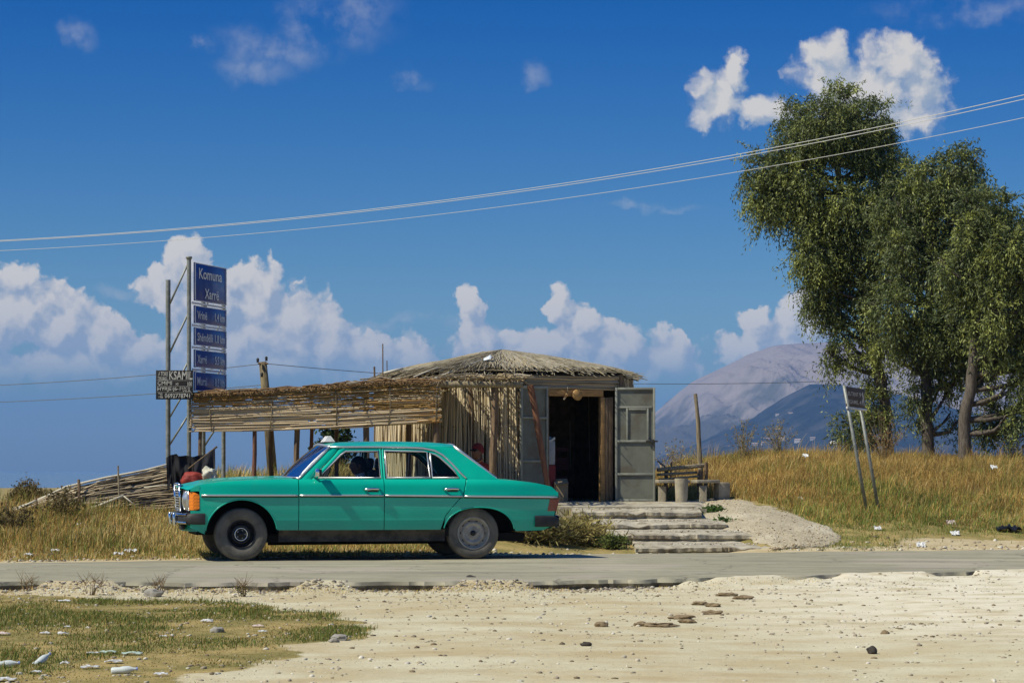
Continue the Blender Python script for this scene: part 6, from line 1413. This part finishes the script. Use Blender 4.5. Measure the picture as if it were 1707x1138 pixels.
def build_grass():
    r = np.random.default_rng(77)
    # left bank
    n = 62000; x = r.uniform(-8.2, -.9, n); y = Yf(x) + .12 + 9.5 * r.random(n) ** 1.25; d = y - Yf(x); pn = fbm(x * .8, y * .8, 3, 61); px = CX + F * x / y
    k = keep_out(x, y) & (r.random(n) < (.25 + .9 * S2(d, .0, .7)) * np.where(pn < .36, .55, 1)); x, y, d, pn, px = x[k], y[k], d[k], pn[k], px[k]; n = len(x)
    left = 1 - S2(px, 60, 330)
    h = (.05 + .06 * S2(d, .2, 2.2) + .20 * left * S2(d, .8, 2.5) * S2(pn, .42, .66)) * r.uniform(.4, 1.5, n)
    ws = np.stack([.5 + .4 * (1 - left), 1.1 * (1 - left * .6), .5 + 1.6 * left * S2(pn, .36, .6), .22 + .8 * S2(pn, .56, .7), .35 + .5 * left], 1)
    blades('bank_grass', x, y, h, r.uniform(.007, .014, n), mixcol(n, ws, r) * .86, 'dry straw-coloured grass on the bank left of and behind the car', .55, 2)
    # behind the pergola
    n = 22000; x = r.uniform(-5.6, .4, n); y = r.uniform(38.5, 52, n); k = keep_out(x, y); x, y = x[k], y[k]; n = len(x); pn = fbm(x * .5, y * .5, 3, 63)
    h = (.12 + .30 * S2(pn, .42, .7)) * r.uniform(.5, 1.4, n); ws = np.stack([np.full(n, .6), np.full(n, .7), np.full(n, .5), .2 + pn * .3, np.full(n, .2)], 1)
    blades('pasture_grass', x, y, h, r.uniform(.012, .022, n), mixcol(n, ws, r), 'dry grass on the flat ground behind the pergola', .5, 3)
    # the right-hand hill
    nt_ = 13000; tx = r.uniform(2.2, 11.5, nt_); td = .12 + 17.5 * r.random(nt_) ** .95; ti = r.integers(0, nt_, 210000); n = 210000; x = tx[ti] + r.normal(0, .075, n); y = Yf(tx[ti]) + td[ti] + r.normal(0, .075, n); thv = r.uniform(.45, 1.35, nt_)[ti]; tcv = r.random(nt_)[ti]; d = y - Yf(x); pn = fbm(x * .55, y * .55, 4, 65); px = CX + F * x / y
    bare = S2(x, 4.9, 5.8) * (1 - S2(d, .8 + pn * .9, 1.5 + pn * .9))
    k = keep_out(x, y) & (r.random(n) < (1 - .93 * bare)) & (px < 1790); x, y, d, pn, thv, tcv = x[k], y[k], d[k], pn[k], thv[k], tcv[k]; n = len(x)
    tall = S2(d, 1.2, 4.0)
    h = (.045 + .15 * tall * (.35 + 1.0 * pn)) * r.uniform(.5, 1.3, n) * thv * np.where((tcv > .42) & (tcv < .47), 1.9, 1.0); gr = (1 - S2(d, 2.0 + pn * 4.0, 4.0 + pn * 5.4)) * (1 - .6 * S2(x, 6, 7.5))
    ws = np.stack([.3 + 1.5 * tall, .2 + .1 * tall, .25 + 2.0 * gr + 1.3 * S2(pn, .54, .64) + .9 * (tcv > .86), 3.2 * gr + .5 * S2(pn, .58, .66), .12 + 1.0 * tall * S2(pn, .5, .3) + .35 * tall + 1.4 * tall * (tcv < .25)], 1)
    blades('hill_grass', x, y, h, r.uniform(.006, .012, n), mixcol(n, ws, r) * (.46 + .70 * fbm(x * 1.1, y * 1.1, 3, 71) + .12 * tcv)[:, None], 'tall golden dry grass covering the hill on the right', .85, 4)
    # foreground turf
    n = 150000; x = r.uniform(-5.2, .2, n); y = r.uniform(12.3, 24.2, n); k = (turf_mask(x, y) > .35 + .5 * r.random(n)) & (np.abs(x) < y * .212); x, y = x[k], y[k]; n = len(x); pn = fbm(x * .9, y * .9, 4, 67); pf = fbm(x * 3.5, y * 3.5, 3, 68)
    k = r.random(n) < .35 + .65 * S2(pf, .3, .55); x, y, pn, pf = x[k], y[k], pn[k], pf[k]; n = len(x)
    h = (.012 + .026 * S2(pn, .35, .7)) * r.uniform(.5, 1.8, n); g = S2(pn, .40, .56)
    ws = np.stack([.25 + 0 * pn, .55 * (1 - g) + .18, .7 + .5 * g, 1.7 * g + .15, .40 * (1 - g)], 1)
    blades('foreground_turf', x, y, h, r.uniform(.004, .009, n), mixcol(n, ws, r) * .64, 'patchy short green and straw turf in the left foreground', 1.0, 5)
    # straw scraps along the broken road edge
    n = 5200; x = r.uniform(-5.6, 3.2, n); y = Yn(x) - .08 - np.abs(r.normal(0, .55, n)); k = r.random(n) < .25 + .75 * (x < .5); x, y = x[k], y[k]; n = len(x)
    blades('verge_straw', x, y, r.uniform(.01, .05, n), r.uniform(.004, .008, n), mixcol(n, np.tile([[.6, 1.2, .3, .12, .5]], (n, 1)), r), 'sparse dry straw along the broken edge of the asphalt', 1.3, 6)
build_grass()
def bush(name, label, c, rx, rz, nst, seed, colr, leaf=.05, cat='shrub', group=None, stem=(.16, .12, .06), dry=False, bl=9, thin=.28):
    r = np.random.default_rng(seed); rn = random.Random(seed); e = empty(name, tuple(c)); st = MB(); Pn = []; 
    for k in range(nst):
        a = rn.uniform(0, 2 * PI); rr = rn.random() ** .6; tip = Vector((math.cos(a) * rx * rr, math.sin(a) * rx * rr, rz * (1 - .45 * rr * rr) * rn.uniform(.7, 1.1))); mid = tip * .5 + Vector((rn.uniform(-.03, .03), rn.uniform(-.03, .03), rz * .08))
        st.tube([(math.cos(a) * .02, math.sin(a) * .02, -.05), mid, tip], [.006, .004, .0018], 4)
        for f in np.linspace(.25, 1, bl): Pn.append(mid * (2 * f) if f < .5 else mid.lerp(tip, (f - .5) * 2))
        if dry:
            for q in range(3): f = rn.uniform(.4, .9); p = mid.lerp(tip, f); st.tube([p, p + Vector((rn.uniform(-.08, .08), rn.uniform(-.08, .08), rn.uniform(.03, .12)))], [.003, .0012], 4)
    st.build('stems', flat('stem', stem, .8) if dry else K['wood'], e)
    if colr is not None:
        p = np.array([tuple(q) for q in Pn]); p = np.repeat(p, 4, 0) + r.normal(0, leaf * .6, (len(p) * 4, 3)); n = len(p); ax = r.normal(0, 1, (n, 3)) + np.array([0, 0, .5]); ax /= np.linalg.norm(ax, axis=1, keepdims=True); wd = np.cross(ax, r.normal(0, 1, (n, 3))); wd /= np.linalg.norm(wd, axis=1, keepdims=True)
        L = r.uniform(.6, 1.3, (n, 1)) * leaf; V = np.stack([p, p + ax * L * .5 + wd * L * thin, p + ax * L, p + ax * L * .5 - wd * L * thin], 1).reshape(-1, 3)
        npmesh('foliage', V, (np.arange(n) * 4)[:, None] + np.array([[0, 1, 2, 3]]), K['grass'], e, np.clip(np.repeat(np.array(colr)[None] * (1 + r.uniform(-.35, .35, (n, 1))), 4, 0), 0, 1), quads=True)
    tag(e, label, cat, group); return e
def at_ground(px, py, lo=28, hi=60):                  # where the line of sight through a pixel meets the ground
    for Y in np.arange(lo, hi, .05):
        p = P(px, py, Y)
        if p.z <= gz(p.x, p.y): return Vector((p.x, p.y, gz(p.x, p.y)))
    return P(px, py, hi)
def near_ground(px, py):
    Y = H * F / (py - HY)
    for _ in range(6):
        x = (px - CX) / F * Y; Y = (H - gz(x, Y)) * F / (py - HY)
    x = (px - CX) / F * Y; return Vector((x, Y, gz(x, Y)))
def build_shrubs():
    for (px, py, rx, rz, n, s, c, lab) in [(905, 905, .42, .42, 60, 1, (.24, .215, .085), 'olive-brown weedy clump in the shadow behind the car'), (965, 908, .45, .36, 60, 2, (.36, .30, .11), 'straw-green weedy clump at the left end of the steps'), (1018, 914, .24, .17, 34, 3, (.13, .16, .045), 'low green tuft at the foot of the steps'), (1105, 907, .16, .06, 26, 4, (.10, .15, .04), 'small green tuft growing on the lowest step'), (1185, 862, .20, .13, 40, 5, (.075, .135, .03), 'bright green weed at the right end of the top step'), (1205, 880, .15, .10, 30, 6, (.085, .14, .035), 'green weed hanging over the third step'), (860, 902, .32, .30, 40, 7, (.30, .25, .10), 'dusty weed below the rear bumper of the car')]:
        bush('weed_clump', lab, at_ground(px, py, 32.4 if py > 890 else 34), rx, rz * .85, n, s, c, .13 if rz > .2 else .06, thin=.07 if rz > .2 else .2)
    bush('shrub', 'dark leafy shrub showing above the car roof under the pergola', P(558, 800, 43.5), .36, 1.0, 44, 9, (.05, .075, .025), .10)
    for (px, py, Y, rx, rz, s, lab) in [(48, 822, 40, .22, .42, 21, 'upright dark weed on the skyline at the far left'), (30, 826, 40.5, .18, .28, 22, 'low dark weed at the left picture edge'), (75, 826, 39, .2, .25, 23, 'twiggy weed on the bank left of the reed fence'), (100, 880, 34.5, .35, .45, 24, 'tangled dry weed in front of the low end of the reed fence'), (20, 905, 33, .4, .38, 25, 'bushy brown weed at the left end of the bank')]:
        bush('dry_weed', lab, (*P(px, py, Y).xy, gz(*P(px, py, Y).xy)), rx, rz, 26, s, (.16, .125, .05), .05, 'weed', 'weeds on the left bank', dry=True, bl=6)
    for (px, py, h, s, lab) in [(150, 968, .17, 31, 'bare dry twig plant at the near road edge, larger of the two'), (45, 968, .12, 32, 'bare dry twig plant near the left picture edge'), (265, 967, .09, 34, 'tiny bare twig at the near road edge'), (405, 994, .12, 33, 'small green and dry weed in the dirt below the car front')]:
        p = near_ground(px, max(py, 978)); bush('twig_plant', lab, (p.x, p.y, gz(p.x, p.y)), h * .8, h, 9, s, (.11, .12, .04) if s == 33 else None, .018, 'plant', 'twig plants at the road edge', (.22, .15, .07), True, 3)
    for (px, py, Y, rz, s, lab) in [(1240, 765, 47.5, .45, 41, 'spindly dry stalks on the skyline left of the hill'), (1300, 752, 48, .40, 42, 'spindly dry stalks at the hill crest below the mountain'), (1130, 772, 45, .42, 43, 'thin twigs behind the rail fence'), (1475, 765, 46, .60, 44, 'rusty dry shrub under the tallest tree'), (1695, 770, 47, .5, 45, 'pale dry shrub at the right picture edge')]:
        p = P(px, py, Y); bush('dry_stalks', lab, (p.x, p.y, gz(p.x, p.y)), .45, rz + .35, 30, s, (.26, .15, .06) if s == 44 else (.30, .25, .13), .04, 'weed', 'dry stalks on the hill', (.30, .24, .13), True, 4)
build_shrubs()

# ---------------------------------------------------------------- stones, clods, litter
def scatter_stones(name, x, y, s, cols, label, sink=.35, z=None):
    bm = bmesh.new(); bmesh.ops.create_icosphere(bm, subdivisions=1, radius=1); bv = np.array([tuple(v.co) for v in bm.verts]); bf = np.array([[v.index for v in f.verts] for f in bm.faces]); bm.free()
    r = np.random.default_rng(5); n = len(x); z = ground_z(x, y) if z is None else z
    a = r.uniform(0, 2 * PI, n); sc_ = np.stack([s * r.uniform(.8, 1.5, n), s * r.uniform(.7, 1.2, n), s * r.uniform(.4, .8, n)], 1)
    V = bv[None] * (1 + r.uniform(-.25, .25, (n, len(bv), 1))) * sc_[:, None]
    ca, sa = np.cos(a)[:, None], np.sin(a)[:, None]; V = np.stack([V[..., 0] * ca - V[..., 1] * sa, V[..., 0] * sa + V[..., 1] * ca, V[..., 2]], -1) + np.stack([x, y, z + sc_[:, 2] * (1 - sink * 2) * .5], 1)[:, None]
    T = (np.arange(n) * len(bv))[:, None, None] + bf[None]
    o = npmesh(name, V.reshape(-1, 3), T.reshape(-1, 3), K['stone'], None, np.clip(np.repeat(cols, len(bv), 0), 0, 1)); o['kind'] = 'stuff'; o['label'] = label
def build_stones():
    r = np.random.default_rng(91); cs = np.array([(.50, .45, .34), (.42, .36, .25), (.62, .58, .48), (.20, .155, .095), (.30, .25, .18)])
    n = 46000; x = r.uniform(-5.6, 6, n); y = r.uniform(13, 28, n); e = Yn(x) - y; k = (e > .05) & (np.abs(x) < y * .215); x, y, e = x[k], y[k], e[k]
    w = .16 + .8 * np.exp(-e / 1.8) * (1 - .6 * S2(x, 1, 3)) + .35 * S2(fbm(x * .8, y * .8, 3, 44), .5, .7); k = r.random(len(x)) < w; x, y = x[k], y[k]; n = len(x)
    s = .003 + .017 * r.random(n) ** 5; scatter_stones('pebbles', x, y, s, cs[r.integers(0, 5, n)] * r.uniform(.75, 1.15, (n, 1)), 'loose pale pebbles and gravel over the dirt foreground')
    n = 1500; x = r.uniform(-5.6, 1.4, n); y = Yn(x) + .02 - np.abs(r.normal(0, .35, n)); scatter_stones('edge_rubble', x, y, .006 + .022 * r.random(n) ** 3, np.array([(.15, .13, .11), (.36, .31, .23), (.5, .45, .36), (.09, .08, .07), (.42, .37, .28)])[r.integers(0, 5, n)], 'broken asphalt crumbs and stones along the road edge')
    n = 700; x = r.uniform(-6, 7, n); y = Yf(x) + .05 + np.abs(r.normal(0, .4, n)); k = keep_out(x, y); scatter_stones('far_verge_stones', x[k], y[k], .010 + .025 * r.random(k.sum()) ** 2, cs[r.integers(0, 5, k.sum())], 'pale stones along the far edge of the road')
    n = 900; kk = r.integers(0, 4, n); sp_ = np.array([(1060, 1280, 33.5, 34.3, .068), (1015, 1255, 34.4, 35.2, .215), (985, 1208, 35.3, 36.1, .345), (955, 1165, 36.2, 37.0, .50)])[kk]; y = sp_[:, 2] + r.random(n) ** .5 * (sp_[:, 3] - sp_[:, 2]); px = sp_[:, 0] + r.random(n) * (sp_[:, 1] - sp_[:, 0]); scatter_stones('step_grit', (px - CX) / F * y, y, .004 + .014 * r.random(n) ** 3, cs[r.integers(0, 5, n)], 'grit and small stones lying on the steps', z=sp_[:, 4] + .022)
    k = r.integers(0, len(RAMP), 2600); q = RAMP[k] + np.stack([r.normal(0, .03, 2600), r.normal(0, .03, 2600), np.zeros(2600)], 1); scatter_stones('ramp_gravel', q[:, 0], q[:, 1], .004 + .011 * r.random(2600) ** 3, cs[r.integers(0, 5, 2600)] * np.array([[1.08, 1.0, .86]]), 'loose gravel lying on the ramp', z=q[:, 2])
build_stones()
def rock(name, c, s, seed, mt, label, cat, group=None, flatz=.6, sub=3, amp=.35):
    bm = bmesh.new(); bmesh.ops.create_icosphere(bm, subdivisions=sub, radius=1)
    for v in bm.verts:
        n = mnoise.fractal(v.co * 1.4 + Vector((seed * 3.1, seed, 0)), 1, 2, 4); v.co *= 1 + amp * n; v.co = Vector((v.co.x * s[0], v.co.y * s[1], v.co.z * s[2]))
        if v.co.z < -s[2] * flatz: v.co.z = -s[2] * flatz
    me = bpy.data.meshes.new(name); bm.to_mesh(me); bm.free(); me.shade_smooth(); me.set_sharp_from_angle(angle=math.radians(35)); me.materials.append(mt); o = lk(bpy.data.objects.new(name, me)); o.location = c
    return tag(o, label, cat, group)
def build_bits():
    dk = mat('dark_stone', (.035, .030, .026), (.06, .05, .04), .9, 20); br = mat('brown_clod', (.20, .145, .08), (.27, .20, .115), .95, 20, bump=.006); gr = mat('grey_stone', (.34, .32, .28), (.25, .23, .19), .9, 16); wh = K['white']
    c = near_ground(1454, 1089); rock('black_stone', c + Vector((0, 0, .018)), (.034, .026, .028), 1, dk, 'single black stone on the pale dirt at lower right', 'stone')
    for k, (px, py, w) in enumerate([(1212, 993, .14), (1240, 998, .12), (1168, 1008, .10), (1190, 1011, .09), (1188, 1023, .11), (1135, 1031, .13), (1146, 1038, .09), (1103, 1044, .16), (1070, 1043, .08)]):
        c = near_ground(px, py); rock('dirt_clod', c + Vector((0, 0, .012)), (w * .72, w * .36, .020), 20 + k, br, ['thin brown dirt clod nearest the road in the row of clods', 'right-hand flat brown dirt clod below the road', 'left flat brown dirt clod of the second pair', 'right flat brown dirt clod of the second pair', 'brown dirt clod in the middle of the row of clods', 'thick brown dirt clod left of the middle', 'small brown dirt clod touching the long one', 'longest flat brown dirt clod at the lower end of the row', 'small brown dirt clod at the left end of the row'][k], 'clod', 'brown clods on the dirt', .5, 3, .5)
    for k, (px, py, s, lab) in enumerate([(256, 994, .09, 'largest grey stone at the foot of the road edge'), (362, 1053, .05, 'grey stone in the turf beside the dirt'), (566, 1067, .055, 'pale stone on the edge of the turf patch'), (556, 1070, .035, 'small stone leaning on the pale one'), (785, 968, .07, 'dark lump of broken asphalt on the road edge'), (803, 966, .05, 'smaller dark lump beside the asphalt lump'), (1002, 1044, .05, 'brown stone beside the left clod'), (977, 1076, .035, 'small dark stone left of the tyre tracks'), (1475, 1056, .03, 'small brown stone at the right of the dirt')]):
        c = near_ground(px, py); rock('stone', c + Vector((0, 0, s * .25)), (s, s * .7, s * .55), 40 + k, dk if 'dark' in lab else (br if 'brown' in lab else gr), lab, 'stone', 'single stones on the dirt')
    # litter in the foreground turf: crumpled paper, bottles, bags
    pb = flat('clear_bottle_plastic', (.62, .66, .62), .25); pg_ = flat('greenish_plastic', (.52, .62, .50), .3); pk = flat('pale_pink_plastic', (.62, .50, .44), .5)
    def paper(px, py, w, seed, mt, lab, tall=.4):
        c = near_ground(px, py); mb = MB()
        fn = lambda u, v: (c.x + u * w + .25 * w * mnoise.noise(Vector((u * 2, v * 2, seed))), c.y + v * w * .7, c.z + .012 + w * tall * (.35 + mnoise.noise(Vector((u * 2.3 + seed, v * 2.3, 1)))) * (1 - .4 * (u * u + v * v)))
        mb.grid(fn, np.linspace(-1, 1, 10), np.linspace(-1, 1, 9), flange=(0, 0, -.004)); tag(mb.build('crumpled_paper', mt, None, smooth=False), lab, 'litter', 'litter on the turf')
    def bottle(px, py, L, ang, mt, lab, tilt=.1):
        c = near_ground(px, py); M = Matrix.Translation(c + Vector((0, 0, L * .14))) @ Matrix.Rotation(ang, 4, 'Z') @ Matrix.Rotation(PI / 2 - tilt, 4, 'Y'); e = empty('plastic_bottle', (0, 0, 0)); R = L * .15
        me = MB().lathe([(0, -L / 2), (R * .9, -L / 2), (R, -L * .45), (R * .86, -L * .2), (R, -L * .05), (R * .95, L * .15), (R * .5, L * .32), (R * .36, L * .38), (R * .36, L * .44)], 14, M).build('body', mt, e, smooth=True)
        MB().lathe([(R * .42, L * .43), (R * .42, L * .5), (0, L * .5)], 10, M).build('cap', flat('bottle_cap', (.25, .30, .55), .4) if 'bottle_cap' not in bpy.data.materials else bpy.data.materials['bottle_cap'], e); tag(e, lab, 'bottle', 'litter on the turf')
    paper(108, 1003, .05, 1, wh, 'white paper scrap at the far edge of the turf patch'); paper(112, 1036 + 10, .022, 2, wh, 'small bluish-white scrap in the upper turf'); paper(345, 1037, .045, 3, wh, 'white crumpled paper right of centre in the turf', .6)
    paper(360, 1053, .03, 4, wh, 'off-white paper beside the grey stone in the turf'); paper(430, 1045, .04, 5, pk, 'pale pinkish wrapper at the right of the turf'); paper(438, 1054, .03, 6, wh, 'small white scrap below the pinkish wrapper')
    bottle(70, 1105, .15, .9, pb, 'crumpled clear bottle lying in the lower left turf', .5); bottle(12, 1112, .15, .05, pb, 'whitish flattened bottle at the left picture edge'); paper(8, 1135, .06, 8, wh, 'white paper strip in the bottom left corner')
    paper(155, 1090, .035, 9, wh, 'square white scrap in the middle of the lower turf', .3); paper(180, 1089, .05, 10, pg_, 'greenish plastic scrap in the lower turf'); paper(220, 1091, .06, 11, pg_, 'long pale green wrapper right of the greenish scrap', .3)
    paper(190, 1105, .05, 12, wh, 'white plastic scrap below the greenish ones'); bottle(208, 1122, .15, -.05, pb, 'clear bottle lying at the lower edge of the turf'); paper(268, 1126, .04, 13, wh, 'white scrap on the dirt just beyond the turf'); paper(150, 1114, .05, 14, wh, 'torn white strip left of the lying bottle', .3)
    paper(108, 1108, .025, 15, wh, 'small white ball of paper near the crumpled bottle', .9); paper(60, 1122, .03, 16, wh, 'little white scrap under the crumpled bottle'); paper(272, 1062, .025, 17, wh, 'small white scrap in the middle turf right of centre'); paper(75, 1057, .035, 18, wh, 'curled white strip in the middle turf'); paper(5, 1058, .045, 19, pk, 'pinkish scrap at the left picture edge', .3); paper(105, 1058, .04, 20, wh, 'torn pale wrapper in the middle turf')
    # litter on the hill and verge
    for k, (px, py, w, mt, lab) in enumerate([(1389, 760, .07, wh, 'white plastic scrap high on the golden hill'), (1343, 788, .05, wh, 'white scrap on the hill left of the leaning sign'), (1657, 808, .05, wh, 'white scrap in the grass at far right'), (1463, 883, .05, wh, 'white scrap in the green verge below the leaning sign'), (1592, 892, .06, wh, 'white scrap on the bare earth at right'), (1535, 911, .06, wh, 'pale scrap at the road edge on the right'), (1585, 874, .06, pk, 'pale torn card in front of the hill grass'), (1335, 833, .04, wh, 'tiny white scrap above the gravel ramp')]):
        c = at_ground(px, py, 33, 56); mb = MB(); lift = .30 if py < 815 else .03
        mb.grid(lambda u, v: (c.x + u * w + .02 * mnoise.noise(Vector((u * 3, v, k))), c.y + v * w, c.z + lift + w * .8 * mnoise.noise(Vector((u * 2 + k, v * 2, 0))) - v * w * -.4), np.linspace(-1, 1, 8), np.linspace(-1, 1, 7), flange=(0, 0, -.004)); tag(mb.build('plastic_scrap', mt, None), lab, 'litter', 'litter on the verge')
    c = at_ground(1680, 886, 33, 50); mb = MB(); mb.grid(lambda u, v: (c.x + u * .17, c.y + v * .15, c.z + .02 + .09 * (.5 + mnoise.noise(Vector((u * 2.5, v * 2.5, 4)))) * (1 - .5 * u * u)), np.linspace(-1, 1, 16), np.linspace(-1, 1, 12), flange=(0, 0, -.02)); tag(mb.build('black_plastic_bag', flat('black_plastic', (.012, .012, .016), .3), None, smooth=True), 'torn black plastic bag on the bare earth at right', 'plastic bag')
    for k, (px, py, w, lab) in enumerate([(218, 922, .07, 'white scrap on the verge in front of the car'), (198, 927, .06, 'pale flat scrap beside the white one on the left verge'), (92, 921, .05, 'small white scrap on the left bank edge'), (135, 877, .05, 'white scrap in the bank grass left of the car'), (47, 928, .05, 'pale scrap at the left end of the far verge')]):
        c = at_ground(px, py, 29, 40); mb = MB(); mb.grid(lambda u, v: (c.x + u * w, c.y + v * w, c.z + .035 + w * .7 * mnoise.noise(Vector((u * 2 + k * 3, v * 2, 2)))), np.linspace(-1, 1, 8), np.linspace(-1, 1, 7), flange=(0, 0, -.004)); tag(mb.build('plastic_scrap', wh, None), lab, 'litter', 'litter on the verge')
build_bits()
